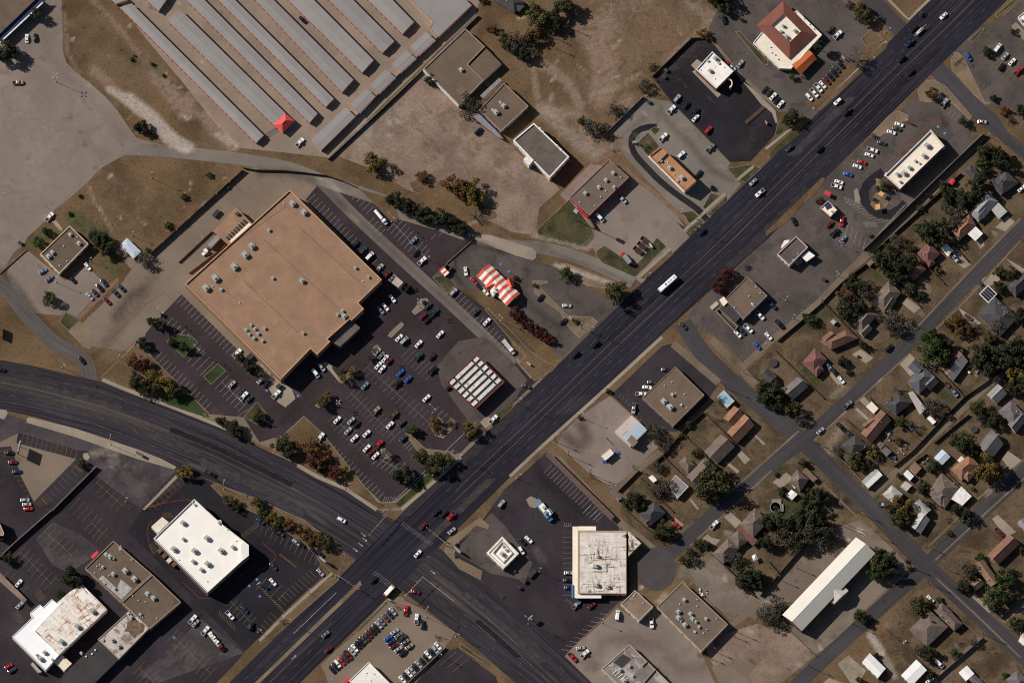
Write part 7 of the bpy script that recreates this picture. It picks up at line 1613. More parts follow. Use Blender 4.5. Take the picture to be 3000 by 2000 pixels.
def protos(k):
 if k in _tp: return _tp[k]
 if k == 'n': _tp[k] = [(None, limb_mesh(50 + i, True, 9, 4)) for i in range(3)]
 else:
  n, lf, cl, sq = CR[k]; _tp[k] = [(crown_mesh(k, 11 * i + ord(k), n, lf, clumps=cl, squash=sq), limb_mesh(i + 5)) for i in range(3)]
 return _tp[k]
_trunk = MB(); _trunk.tube((0, 0, 0), (.03, .02, .35), 1.0, .8, 8, cap=False); _trunk.tube((.03, .02, .35), (0, 0, 1), .8, .55, 8)
_trunk = {m.name: _trunk.mesh('trunk', m) for m in (BARK, GREYBARK)}
_ti = [0]
def tree(k, x, y, rad, where, end, key, H=None, group=None):
 """x, y: middle of the crown in the survey; rad: crown radius (sheet units)"""
 r = mlen(rad) * 1.0; shrub = r < 2.1
 H = H or (r * 1.25 if shrub else max(3.2, r * 1.5 + 2.0)); sq = .8
 zc = H - r * (CR[k][3] if k in CR else .8) * .9; zc = max(zc, r * .62)
 c = G(x, y, zc + r * .25); rt = empty('shrub' if shrub else 'tree', (c.x, c.y, 0), 0, None, 'shrub' if shrub else 'tree', group)
 P = protos(k); cm, lm = P[_ti[0] % 3]; _ti[0] += 1; rot = rnd.uniform(0, 6.28); sx = rnd.uniform(.92, 1.08)
 if cm:
  o = link('crown', cm, rt, (0, 0, zc), rot); o.scale = (r * sx, r / sx, r * rnd.uniform(.9, 1.1))
 if not shrub or k == 'n':
  tr = link('trunk', _trunk[(GREYBARK if k in 'bn' else BARK).name], rt); tr.scale = (.05 * r + .08, .05 * r + .08, max(.5, zc - r * .72)); o = link('limbs', lm, rt, (0, 0, zc), rot); o.scale = (r, r, r)
 elif shrub:
  o = link('limbs', lm, rt, (0, 0, zc), rot); o.scale = (r, r, max(r, zc / .9))
 sz = 'large ' if r > 5.4 else 'small ' if r < 3.0 and not shrub else ''
 LAB.add(rt, f"{sz}{TNAME[k]} {'shrub' if shrub else 'tree'}", where, end, key)
def trees(where, end, dirv, text, group=None):
 for it in text.split(';'):
  k, q = it.strip().split(' '); f = [float(v) for v in q.split(',')]
  px, py = _t[0] + f[0] * _t[2], _t[1] + f[1] * _t[2]
  tree(k, f[0], f[1], f[2], where, end, px * dirv[0] + py * dirv[1], f[3] if len(f) > 3 else None, group or 'trees of the neighbourhood')
TL(0, 0)
trees('at the left edge by the shade-coloured canopy', 'the top', Dn, 'e 55,470,115,9;o 330,125,60,7.5'); trees('on the grass spit beside the white gravel track', 'the left', Rr, 'e 1290,1165,68,1.8;o 1400,1240,30,.8')
trees('scattered in the dry field by the storage yard', 'the top', Dn, 'e 1215,545,20,.8;g 1235,515,14,.6;e 1400,590,22,1;g 1500,690,20,.8')
TL(1, 0)
trees('beside the white wall strip of the tan roof', 'the top', Dn, 'e 1610,735,60,3.0'); trees('between the two tan flat roofs', 'the top', Dn, 'b 1960,965,110,8'); trees('alone on the vacant lot by the storage wall', 'the top', Dn, 'y 1090,1490,105,8.5')
trees('near the dirt track above the tan roofs', 'the top', Dn, 'a 2170,260,50,2.5;o 2290,360,75,4;o 2080,0,40,3;b 2310,430,50,3')
TL(2, 0)
trees('in the clump left of the big field', 'the top', Dn, 'o 225,130,115,11;o 470,45,100,10;e 380,150,80,9;a 190,330,95,8;b 40,360,95,8;e 60,480,70,7;b 180,480,60,5;e 400,240,60,7;e 130,520,50,6')
trees('along the field wall by the drive-through', 'the top', Dn, 'b 1215,790,75,6;b 950,1000,78,6;b 750,1165,110,7.5;a 1765,305,60,3.2;b 1290,610,50,1.8;o 650,1110,50,2.5;b 830,1170,60,5')
trees('at the top edge above the green dumpster', 'the top', Dn, 'e 1930,15,110,9;e 1850,-20,70,8'); trees('on the lawn inside the curved drive-through', 'the left', Rr, 'n 1200,1335,55,2.6'); trees('on the dirt wedge left of the curved drive-through', 'the left', Rr, 'n 930,1380,22,1;n 975,1380,14,.8')
TL(3, 0)
trees('beside the drive right of the red hip roof', 'the top', Dn, 'o 865,100,90,8;o 905,190,55,6;b 740,35,45,3.5'); trees('at the orange porch', 'the top', Dn, 'e 462,420,52,9;g 218,705,34,4'); trees('on the verge between orange porch and main road', 'the top', Dn, 'n 800,540,120,9')
trees('on the verge below the curved drive by the main road', 'the top', Dn, 'o 210,1075,85,7.5'); trees('on the dirt island by the side street corner', 'the top', Dn, 'a 1500,860,62,6;o 1790,1110,48,5;b 970,1245,26,2.5'); trees('at the street corner beyond the side street', 'the top', Dn, 'a 2170,1010,48,3;e 2070,900,36,1.5;e 2330,1010,60,5;b 2230,1100,35,2'); trees('on the gravel bed of the right edge lot', 'the top', Dn, 'e 2250,290,26,1.2;e 2290,275,14,.8;e 2300,330,14,.8')
trees('in the lot with yellow bays at the right edge', 'the top', Dn, 'e 2015,475,50,4'); trees('at the upper street corner by the pavement', 'the top', Dn, 'b 1400,125,28,2.5')
trees('over the garden behind the strip shop wall', 'the top', Dn, 'e 2030,1410,105,9;e 2150,1470,95,9;g 1950,1500,55,5;e 2000,1560,50,5')
TL(3, 1)
trees('on the island in the strip shop drive-through', 'the top', Dn, 'o 1070,130,55,5;g 1010,160,30,2;b 970,260,28,2'); trees('by the red canopy and the kiosk', 'the top', Dn, 'a 480,270,40,2.2')
trees('near the little red shed', 'the top', Dn, 'e 1920,130,100,10;e 1660,210,75,6;e 1815,255,105,9;g 1620,130,50,4'); trees('around the red-brown ranch house', 'the left', Rr, 'e 1520,560,155,11;b 1720,420,110,8;b 1640,330,70,6;o 1860,330,60,5;g 1400,350,40,3')
trees('between the alley and the maroon house', 'the top', Dn, 'b 1190,640,75,6;b 1130,700,55,4;o 1310,710,45,4'); trees('over the hidden brown house', 'the left', Rr, 'e 1090,800,120,10;e 1150,920,110,10;e 1290,840,90,9;e 1230,970,70,8;o 1040,860,60,6'); trees('in the dense group below the alley shed', 'the left', Rr, 'e 780,1030,90,8;b 880,1080,110,9;a 700,1130,80,8;e 720,1270,110,10;e 850,1240,70,8;b 960,1150,60,6;b 800,1330,80,7')
trees('on the lawn beside the long brown fence', 'the top', Dn, 'o 1300,1090,65,7;y 1555,915,35,2.5;o 1390,1150,40,4'); trees('leaning over the residential street by the pale blue car', 'the top', Dn, 'b 1110,1360,115,9;b 1180,1440,80,7'); trees('on the right edge by the dark house', 'the top', Dn, 'o 2130,930,60,5;e 2255,940,65,6;e 2130,1060,60,5;e 2330,1340,85,8')
trees('around the drive with the dark red car', 'the top', Dn, 'y 1700,1400,90,6.5;a 1790,1450,70,5;n 1850,1400,80,5;b 2100,1430,80,6;g 1480,1530,100,8;o 2030,1540,70,6'); trees('along the alley wall gardens', 'the top', Dn, 'g 400,1370,60,5;e 350,1340,40,3;e 1480,230,30,2')
TL(3, 2)
trees('at the left street corner by the plain grey house', 'the top', Dn, 'e 45,510,115,10;o 205,610,90,7;b 300,690,80,6;e 50,420,70,8'); trees('beside the two-toned brown house', 'the top', Dn, 'e 870,30,45,5;e 680,180,50,4;g 740,280,32,2;g 830,140,18,1.2;b 720,210,40,3')
trees('above the rusty-grey house', 'the left', Rr, 'g 1520,90,150,11;e 1620,170,70,8;e 1640,30,70,8'); trees('in the grove near the right edge', 'the left', Rr, 'e 1960,110,120,10;e 2060,210,110,9;e 2170,120,130,11;e 2280,60,110,10;e 2330,180,90,9;b 1900,190,70,6;b 2110,330,60,5')
trees('behind the light grey gabled house', 'the top', Dn, 'y 2260,310,95,8;g 2340,320,70,7;e 2240,420,70,7;o 2330,440,60,6'); trees('by the patio behind the dark hip-roofed house', 'the top', Dn, 'n 1180,430,70,6;b 1530,610,95,6.5;b 1470,560,60,5'); trees('left of the alley near the junk pile', 'the top', Dn, 'o 1230,740,60,5;n 1340,780,75,6;a 1200,905,40,1.6')
trees('around the grey and white L-shaped house', 'the top', Dn, 'o 1930,610,85,7;e 2080,710,85,7.5;b 1950,700,60,5;b 1670,690,35,2'); trees('beside the blue-grey garage', 'the top', Dn, 'g 1770,920,110,9;e 1850,980,70,7;e 1910,990,50,5;e 1520,1140,70,6'); trees('in front of the orange-brown house', 'the top', Dn, 'y 2010,1150,135,11;o 2100,1210,80,8;a 1880,1350,25,1.5')
trees('around the dark grey corner house', 'the top', Dn, 'o 800,1080,90,7;b 640,1000,70,5.5;b 920,960,50,4;y 960,1010,60,3.5;e 910,1140,60,5;b 1010,1070,45,3'); trees('by the weathered white hip roof', 'the top', Dn, 'y 1230,1500,105,8;a 1130,1530,60,6;e 1200,1230,30,3;e 1430,1330,65,6;b 1440,1480,60,5;e 1730,1540,60,5')
trees('by the small grey corner house', 'the left', Rr, 'e 320,1110,40,4;n 290,1090,50,5;e 130,1370,50,4;e 430,1410,85,7;e 520,1430,60,6;e 370,1500,100,8;o 480,1400,50,5;g 80,1220,25,1.2')
TL(2, 1)
trees('on the dirt island above the drive-through forecourt', 'the top', Dn, 'g 495,940,68,6.5;y 205,1052,24,1.6'); trees('standing at the edge of the main road', 'the top', Dn, 'o 955,1110,112,9.5'); trees('beside the tan roof with walled patio', 'the top', Dn, 'r 1975,935,80,7;r 1910,1050,85,7')
trees('in the hedge row beside the striped roof', 'the top', Dn, 'r 20,1290,60,4.5;r 70,1350,62,4.5;r 130,1400,60,4.5;r 190,1445,58,4.5;r 245,1480,58,4.5;r 300,1520,58,4.5;r 350,1550,50,4'); trees('on the round bed beside the striped roof', 'the top', Dn, 'r 30,985,32,1.4'); trees('by the drive beside the orange-tan roof', 'the top', Dn, 'e 1840,160,26,2')
trees('at the bottom island of the forecourt', 'the left', Rr, 'o 590,1385,30,1.5'); trees('beside the patio sign of the tan roof', 'the left', Rr, 'b 2150,880,30,2')
TL(0, 1)
trees('around the small cream-edged office', 'the left', Rr, 'e 430,560,48,5;g 350,655,58,5.5;e 640,395,22,.8;e 735,235,20,.8'); trees('between the office and the white shed', 'the left', Rr, 'e 910,620,90,8;e 980,700,85,8;e 850,600,50,6'); trees('at the fence end by the white shed', 'the left', Rr, 'b 1330,810,90,7.5'); trees('on the small lawn bump below the office', 'the left', Rr, 'o 450,1160,62,7')
trees('at the left end of the store lot', 'the top', Dn, 'e 1400,1385,52,6.5;e 1480,1410,50,6.5;e 1495,1325,22,1'); trees('in the dry field above the store fence', 'the left', Rr, 'o 1690,240,35,1.2;g 1920,40,30,1.2;g 1540,500,40,1.2;o 1350,725,26,1.5')
TL(1, 1)
trees('in the grove on the vacant lot', 'the left', Rr, 'a 1515,55,62,5;a 1800,110,95,7.5;y 1960,150,110,8.5;y 2020,220,100,8.5;a 1880,190,80,7;n 2010,400,80,4'); trees('in the dark evergreen row beside the driveway', 'the left', Rr, 'e 1265,262,80,8;e 1370,330,72,7;e 1480,370,85,7.5;e 1580,410,85,7.5;e 1720,430,92,8;e 1810,490,80,7.5;e 1890,535,75,6.5')
trees('by the tan awning at the store front', 'the left', Rr, 'e 1390,1075,40,3.5'); trees('on the slim brick islands', 'the left', Rr, 'g 1545,1210,28,2'); trees('below the pickup at the vacant lot drive', 'the left', Rr, 'y 1090,-10,70,6') if 0 else None
TL(0, 2)
trees('in the mixed grove above the curved road', 'the left', Rr, 'a 1225,165,62,6;r 1310,210,75,7;e 1250,355,75,7;y 1385,365,92,8;o 1320,420,70,7;y 1535,390,85,8;e 1590,450,70,7;e 1430,440,60,6'); trees('on the lawn island nearest the store wall', 'the left', Rr, 'e 1580,0,40,4;e 1690,50,50,6;e 1300,10,60,6'); trees('beside the blue awning at the store wall', 'the left', Rr, 'o 2205,140,48,4.5;e 2290,220,65,5.5;e 2340,250,45,4')
trees('along the pavement where the curved road widens', 'the left', Rr, 'e 2030,730,50,5;e 2130,780,70,6.5;e 2180,840,60,6'); trees('at the corner of the bare concrete triangle', 'the left', Rr, 'g 745,1110,52,5.5'); trees('golden crown by the lower lot entrance', 'the left', Rr, 'y 1690,1185,75,7'); trees('on the verge below the curved road', 'the left', Rr, 'o 2090,1450,58,6;y 2345,1480,48,6;o 2160,1500,60,5')
TL(1, 2)
trees('on the verge below the curved road', 'the left', Rr, 'o 20,1470,55,6'); trees('on the small grass island by the store corner', 'the left', Rr, 'e 30,690,62,6'); trees('beside the pale walk at the store corner', 'the left', Rr, 'b 60,310,65,4.5'); trees('on islands in the main lot', 'the left', Rr, 'y 875,265,45,5;y 800,335,40,4.5;b 870,380,48,3;o 610,550,60,6.5;a 655,490,42,5;b 1040,140,45,5;b 1060,60,35,4;o 1430,810,60,5.5;b 1190,1010,50,6.5;a 1650,750,75,5;b 1780,750,40,3')
trees('at the dry grass corner of the main lot', 'the left', Rr, 'o 240,940,95,9;e 320,1010,75,7;a 520,960,85,7;r 530,1080,75,7;a 620,1050,70,6;r 715,1200,72,6.5;y 810,1190,50,5;e 600,1160,50,5;a 560,1130,60,6'); trees('along the bottom edge of the main lot', 'the left', Rr, 'e 1340,1220,95,7.5;o 1510,1040,70,6.5;o 1650,1110,115,9;g 1760,1090,70,7;o 1590,1170,60,7'); trees('below the car-wash canopy by the main road', 'the left', Rr, 'y 1980,800,85,7.5;b 1930,850,45,4')
TL(1, 3)
trees('in the autumn hedge row beside the black lot', 'the left', Rr, 'o 60,15,60,5;y 150,60,70,5.5;o 210,100,60,5;a 300,110,65,5.5;a 440,190,70,5.5;a 500,250,55,5;y 590,240,68,6;o 640,290,60,6;a 380,140,45,4'); trees('on the dealer corner bed', 'the left', Rr, 'n 1295,870,22,1.5;n 1325,885,14,1;n 1660,1140,34,2;n 1740,1160,14,.9'); trees('on the verge by the lamp below the black lot', 'the left', Rr, 'n 230,990,40,3')
trees('at the corner sign bed by the traffic lights', 'the left', Rr, 'e 1843,298,18,1;e 1835,408,14,.8;n 2260,770,25,1.5')
TL(0, 3)
trees('against the rust-streaked white roof', 'the left', Rr, 'e 655,590,105,10;e 700,660,70,8;g 545,740,45,3'); trees('at the left edge by the dark wall', 'the left', Rr, 'e 10,210,55,5;e 70,420,60,5')
TL(2, 2)
trees('beside the metal workshop', 'the left', Rr, 'b 1330,860,100,8;b 1390,960,70,6;o 1290,800,60,6'); trees('on the alley behind the plain tan roof', 'the left', Rr, 'g 1630,760,42,3.5;o 1560,860,30,2'); trees('on the main road pavement by the tan lot', 'the left', Rr, 'e 885,455,28,2.2;y 622,695,24,2.0'); trees('huge crown over the side street gardens', 'the left', Rr, 'o 1830,1280,175,13;g 1760,1340,90,9;o 1900,1340,100,10')
trees('in the gardens between alley and cul-de-sac', 'the left', Rr, 'b 1330,1140,70,4;o 1690,1020,45,3;b 1400,1330,95,7;b 1330,1370,80,6;e 1130,1450,90,6.5;e 1180,1510,60,5;g 1060,1480,50,4'); trees('at the street corner by the faded blue roof', 'the left', Rr, 'e 2330,470,110,9;b 1920,540,55,4');
TL(2, 3)
trees('by the cul-de-sac mouth', 'the left', Rr, 'o 1380,160,85,7;e 1450,200,60,5;o 1330,190,45,4'); trees('on the cracked yard corner', 'the left', Rr, 'g 1710,285,48,5;o 1590,430,60,5;b 1640,360,50,4;b 1680,440,55,3;e 1790,300,50,4;y 1620,350,35,2.5'); trees('in the dark group behind the gazebo', 'the left', Rr, 'b 2060,450,100,8;e 2160,590,90,8;e 2240,620,90,8;e 2100,640,60,6;e 2330,270,80,8;o 2280,600,60,6'); trees('at the left end of the long hall', 'the left', Rr, 'b 2310,930,85,7')
TL(3, 3)
trees('in the deep grove above the long hall', 'the left', Rr, 'e 60,80,130,10;b 150,200,130,10;e 250,120,120,10;e 360,60,130,10;b 370,200,130,10;e 480,140,110,9;b 560,210,90,7;e 300,270,80,8;b 30,300,50,5'); trees('at the left end of the long hall', 'the left', Rr, 'b 60,850,100,8;b 20,970,100,8;e 120,900,70,7'); trees('at the street end of the long hall', 'the left', Rr, 'e 1060,430,115,9.5;g 1010,540,100,9;e 1110,520,100,9;o 1000,450,70,8')
trees('at the road below the long hall', 'the left', Rr, 'g 840,930,65,6.5;e 880,975,60,5'); trees('around the large hip-roofed corner house', 'the left', Rr, 'o 1395,850,105,8.5;b 1380,1260,60,4.5;e 1470,1290,80,5;g 1715,1290,52,4;b 1890,1190,55,4.5;g 1575,800,35,2'); trees('around the tan-brown L-shaped house', 'the left', Rr, 'b 1845,530,95,7;e 1800,670,75,5.5;g 2180,590,105,8.5;g 2090,770,120,9;o 2180,780,80,7;g 1950,415,45,2.5;e 1890,590,55,5')
trees('at the pale house on the street corner', 'the left', Rr, 'o 1215,60,105,8;e 1190,0,80,8;b 1290,40,60,6'); trees('by the lower street verge', 'the left', Rr, 'e 1830,40,75,5;g 1663,188,30,2.2;n 1640,60,40,3'); trees('at the bottom by the white metal roofs', 'the left', Rr, 'g 2190,1500,48,3.5;e 990,1320,35,3;e 1500,1490,50,3.5;o 840,1540,40,3'); trees('at the far right by the lower alley', 'the left', Rr, 'g 2270,1010,65,5.5;e 2340,1050,60,6;e 2340,360,40,4')
trees('on the lot by the lower alley', 'the left', Rr, 'n 1740,1190,40,1.5')
# ---- fences, walls, poles, signs and small things
WOOD = plain('weathered_fence_wood', (.12, .085, .062), var=.25, scale=1.5); WOOD2 = plain('brown_fence_wood', (.16, .095, .065), var=.25, scale=1.5); BLOCK = plain('block_wall', (.24, .20, .17), var=.15); STEEL = plain('galvanised_steel', (.40, .40, .39), .5, .4); POLEW = plain('utility_pole_wood', (.11, .085, .065), var=.2); DARKST = plain('dark_pole_paint', (.06, .055, .05), .5)
def fence(label, s, h, m, th=.09, post=5.0, name='fence', cat='fence', pr=.09, cap=None):
 p = GP(s); c = p[0]; rt = empty(name, (c.x, c.y, 0), 0, label, cat)
 mb = MB()
 for a, b in zip(p, p[1:]):
  t = (b - a).normalized(); n = Vector((-t.y, t.x, 0)) * th / 2; a2, b2 = a + t * .01, b - t * .01
  k = max(1, int((b - a).length / 2.5))
  for j in range(k):
   u, v = a2.lerp(b2, j / k), a2.lerp(b2, (j + 1) / k) - t * .02; hh = h * rnd.uniform(.985, 1.0)
   mb.prism([u - n, v - n, v + n, u + n], 0, hh)
 mb.build('panel', m, rt)
 q = resample(p, post); w = MB(); w.box(0, 0, 0, h + .08, pr * 2, pr * 2); me = w.mesh('post', cap or m)
 for i, a in enumerate(q[:95]): link('post', me, rt, (a.x - c.x, a.y - c.y, 0))
 return rt
TL(0, 1); fence('long dark fence between the dry field and the store yard', '1378,772 2232,0', 2.6, WOOD, pr=.16, post=9, cap=WM['cream'])
TL(1, 1); fence('dark fence along the driveway above the big store', '-122,-20 0,0 250,5 430,22 560,40 640,48 780,95 940,165', 2.2, WOOD)
TL(1, 0); fence('low tan wall along the lower side of the storage strip', '662,1468 1180,985 1535,645 2040,150', 1.9, BLOCK, .25, name='wall', cat='wall')
fence('dark retaining wall just below the square storage units', '605,1390 1110,890 1680,345 1982,55', 2.9, WM['rdoor'] if 0 else WOOD2, .2, name='wall', cat='wall')
TL(2, 0); fence('field wall behind the curved drive-through', '845,1247 1205,893', 2.1, BLOCK, .22, name='wall', cat='wall'); fence('field wall behind the black asphalt lot', '1292,705 1650,357 1800,350', 2.1, WOOD2, .2, name='wall', cat='wall'); fence('wooden bin screen at the wall corner by the black lot', '1268,700 1330,750', 1.8, WOOD)
TL(3, 0); fence('tall wall between strip shop and the alley', '1978,1238 1640,1560 880,2300', 3.2, BLOCK, .25, name='wall', cat='wall')
TL(3, 1)
fence('alley fence behind the gardens, upper stretch', '1770,30 1600,190 1230,520 960,760', 1.9, WOOD); fence('alley fence behind the gardens, lower stretch', '920,850 680,1030 500,1215 300,1390 90,1568', 1.9, WOOD)
fence('long brown fence between maroon and hidden brown house', '1350,775 1620,1045', 1.8, WOOD2); fence('brown fence beside the white pickup drive', '1700,690 1835,838', 1.8, WOOD2); fence('fence between grey-brown house and its left neighbour', '505,1215 840,1560', 1.8, WOOD); fence('fence left of the hidden brown house', '1075,935 1400,1255', 1.7, WOOD); fence('fence in front of the ranch house garden', '1740,330 1900,500', 1.7, WOOD)
TL(3, 2)
fence('fence between plain grey house and maroon house', '50,75 515,530', 1.8, WOOD); fence('fence right of the brown gabled house', '915,505 1000,600 1170,740 1400,910', 1.8, WOOD2); fence('fence left of the brown gabled house', '700,705 930,910', 1.8, WOOD); fence('fence right of the charcoal house', '1390,160 1580,270 1800,510', 1.8, WOOD)
fence('long dark alley fence with the broad shadow', '2340,120 1990,390 1800,520 1640,680 1330,1010 1160,1150', 2.0, WOOD); fence('opposite alley fence by the round-crowned tree', '1845,675 1690,800 1530,935', 1.8, WOOD); fence('fence around the walled yard by the tan shed', '1350,1110 1460,1035 1560,1130 1750,1310', 1.7, WOOD2); fence('fence below the row of small white sheds', '1240,1220 1420,1390 1560,1510', 1.7, WOOD); fence('fence left of the corner grey house', '460,940 740,1140 920,1360', 1.3, STEEL, .05)
TL(2, 2)
fence('fence between the tan store and the reddish brown house', '1560,842 1640,760 1760,655', 1.9, WOOD); fence('fence between reddish brown and grey-brown house', '1780,680 1960,850 2060,955', 1.8, WOOD); fence('fence between the grey-brown house and the grey house', '1575,860 1720,990 1890,1185', 1.8, WOOD); fence('fence behind the flat pale grey house', '1390,1060 1480,1150 1665,1315', 1.8, WOOD); fence('alley fence behind the bare workshop tree', '1545,862 1385,1055 1300,1120', 1.9, WOOD); fence('fence along the lower alley by the shed corner', '1165,1190 975,1380', 1.9, WOOD); fence('fence down the middle of the small white shed garden', '1160,1240 1250,1320', 1.6, WOOD); fence('fence beside the pale grey house and its lane', '1300,1400 1480,1568', 1.6, WOOD)
TL(2, 3); fence('fence between cracked yard and the gazebo garden', '1835,385 2040,580 2230,778', 2.0, WOOD); fence('fence along the alley above the white store', '1030,-30 1150,80 1400,300', 1.6, WOOD)
TL(3, 3)
fence('long fence behind the hall beside the alley', '-70,770 320,322', 2.2, WOOD); fence('fence between two back gardens at the hall corner', '-10,445 95,560', 1.8, WOOD); fence('wire fence running down from the hall brick end', '190,1080 435,1315', 1.2, STEEL, .05); fence('dark fence along the lower alley corner', '1550,1525 1975,1160', 2.1, WOOD); fence('fence right of the corner house side wall', '1780,1010 1970,1160', 1.7, BLOCK, .15); fence('fence beside the white garage', '1300,1290 1480,1440', 1.6, WOOD); fence('fence of the tan-brown house garden', '2040,890 2140,975 2345,780', 1.9, WOOD); fence('fence across the alley at the right edge', '2190,1030 2320,1150', 1.7, WOOD); fence('fence left of the corner house', '1075,1070 1200,1175', 1.4, WOOD)
TL(0, 2); fence('dark retaining wall between the two lower left lots', '480,1560 885,1155', 2.5, BLOCK, .3, name='wall', cat='wall')
TL(0, 3); fence('dark retaining wall beside the faint yellow bays', '-10,425 130,290 470,-8', 2.5, BLOCK, .3, name='wall', cat='wall')
TL(1, 3); fence("dark wall behind the dealer's rear row", '1395,1568 1740,1245', 1.6, BLOCK, .3, name='wall', cat='wall')
TL(0, 1); fence('low rail at the lot edge left of the office', '0,945 245,728', .7, BLOCK, .2, name='wall', cat='wall')
TL(1, 1); fence('low pale wall between the hedge lot and the striped restaurant', '1990,640 1750,855', .8, BLOCK, .25, name='wall', cat='wall'); fence('low dark rail beside the driveway bend', '2020,640 2210,720 2352,770', .7, DARKST, .08, name='guard_rail', cat='guard rail')
def lamp(label, x, y, h, heads=1, ang=0, arm=1.6, m=None, name='street_lamp', cat='street lamp'):
 c = G(x, y); rt = empty(name, (c.x, c.y, 0), 0, label, cat); m = m or STEEL
 b = MB(); b.lathe(0, 0, [(.35, 0), (.35, .5), (.12, .55), (.09, h * .6), (.07, h)], 8); o = link('pole', b.mesh('pole', m), rt)
 for k in range(heads):
  a = -R(ang) + 2 * math.pi * k / heads; u = Vector((math.cos(a), math.sin(a), 0))
  b = MB(); b.tube((0, 0, h - .15), (u.x * arm, u.y * arm, h + .05), .05); link('arm', b.mesh('arm', m), rt)
  b = MB(); b.box(u.x * (arm + .3), u.y * (arm + .3), h - .05, h + .17, .95, .45, a); link('lamp_head', b.mesh('lamp_head', STEEL), rt)
 return rt
TL(0, 0); lamp('tall lamp with four heads in the wide worn lot', 512, 752, 12, 4, 45, 1.2)
TL(0, 1); lamp('tall lamp with a white round head in the dry field', 1390, 70, 11.5, 1, 0, .2); lamp('thin lamp behind the white metal shed', 1215, 598, 8, 1, 0, .3); lamp('lamp in the office lot left of its rows', 515, 1025, 10, 1, 0, .3); lamp('lamp on the lawn beside the office', 828, 830, 6.5, 1, 0, .3); lamp('lamp at the left end of the store lot', 1475, 1335, 12, 2, 45)
TL(1, 1); lamp('tall lamp beside the white tank truck', 1245, 470, 12.5, 2, 45); lamp('lamp by the white pickup near the hedge lot', 1580, 820, 7, 1, 0, .3); lamp('lamp between the slim brick islands', 1503, 1255, 13, 4, 45, .9); lamp('lamp on the dry strip below the striped roof', 2250, 1380, 9, 2, 45, .8)
TL(1, 2); lamp('lamp on the island tip above the car-wash exit', 1622, 655, 12.5, 2, 45); lamp('lamp in the lowest rows of the main lot', 1180, 1078, 13, 2, 45); lamp('lamp by the tree island near the store corner', 757, 590, 7.5, 4, 45, .8); lamp('lamp in the cluster of cars by the bare tree', 1195, 170, 7, 4, 45, .8); lamp('street lamp over the main road by the bottom lawn', 1850, 1075, 12, 2, 30, 2.2); lamp('street lamp on the curved road pavement by the red trees', 815, 1350, 14, 1, 20, 2.5)
TL(0, 2); lamp('lamp on the lawn island beside the store lot', 1810, 110, 13, 2, 45); lamp('street lamp on the dry verge by the side road', 572, 240, 14, 1, 60, 2.5); lamp('street lamp on the pale strip by the small shelter', 1012, 945, 11, 1, -80, 2.0); lamp('street lamp on the pavement by the small evergreens', 1860, 690, 9, 1, 40, 1.6); lamp('lamp in the faded yellow bays near the red line', 1155, 1470, 8, 1, 0, .4); lamp('street lamp on the verge below the golden tree', 2055, 1355, 10, 1, -80, 2.0); lamp('short lamp at the brick kerb by the side road', 1090, 150, 5, 1, 0, .2)
TL(2, 1); lamp('lamp by the drive exit of the orange-tan roof', 1552, 385, 7, 1, 0, .3); lamp('street lamp over the main road past the bar', 1692, 545, 10, 2, 30, 1.6); lamp('street lamp at the driveway mouth by the bus', 1235, 975, 10, 1, 20, 1.6); lamp('street lamp at the forecourt corner by the main road', 715, 1475, 11, 2, 20, 1.6); lamp('lamp at the bottom of the forecourt island', 632, 1445, 8, 2, -60, .8)
TL(3, 0); lamp('street lamp at the side street opposite the blue car', 1075, 300, 13, 1, 30, 2.5); lamp('street lamp by the bare tree on the verge', 942, 560, 12, 1, 40, 2.0); lamp('lamp at the curb of the right edge lot', 1730, 560, 8, 1, -120, 2.0); lamp('lamp by the alley wall end at the side street', 2010, 1250, 7, 1, 30, 1.0)
TL(3, 1); lamp('lamp at the alley by the black bin', 640, 965, 6, 2, 45, .5); lamp('white lamp at the alley by the dark pickup', 231, 1355, 7, 1, 0, .3); lamp('lamp in the bays right of the walled patio', 165, 1190, 7.5, 1, 0, .3); lamp('lamp by the pale blue car near the alley', 680, 690, 6, 1, 0, .3)
TL(2, 2); lamp('street lamp on the main road left of the yellow shrub', 42, 568, 13, 1, 20, 2.2); lamp('lamp beside the yellowish shrub on the tan lot', 640, 700, 10, 1, 0, .3); lamp('lamp beside the brown covered bays entrance', 45, 1255, 11, 1, 20, 2)
TL(2, 3); lamp('tall lamp at the main road by the white sign panel', 150, 1025, 13.5, 2, 30, 1.6); lamp('thin lamp on the tan lot near the white van', 825, 1015, 7.5, 1, 0, .3); lamp('lamp left of the parked cars at the white store', 250, 545, 8, 1, 0, .4)
TL(1, 3); lamp('street lamp on the verge by the yellow bays', 475, 735, 10, 1, 30, 1.6); lamp('street lamp by the bare shrub on the lower verge', 282, 1010, 11, 2, 30, 2.0); lamp('street lamp at the upper corner of the dealer lot', 1560, 960, 13, 1, -60, 2.2); lamp('street lamp at the bottom left verge end', 18, 1100, 9, 1, 30, 1.6); lamp('street lamp right of the dealer lot', 1835, 1140, 8.5, 1, 30, 1.5); lamp('lamp at the rear wall of the dealer lot', 1690, 1325, 8, 2, 45, .8)
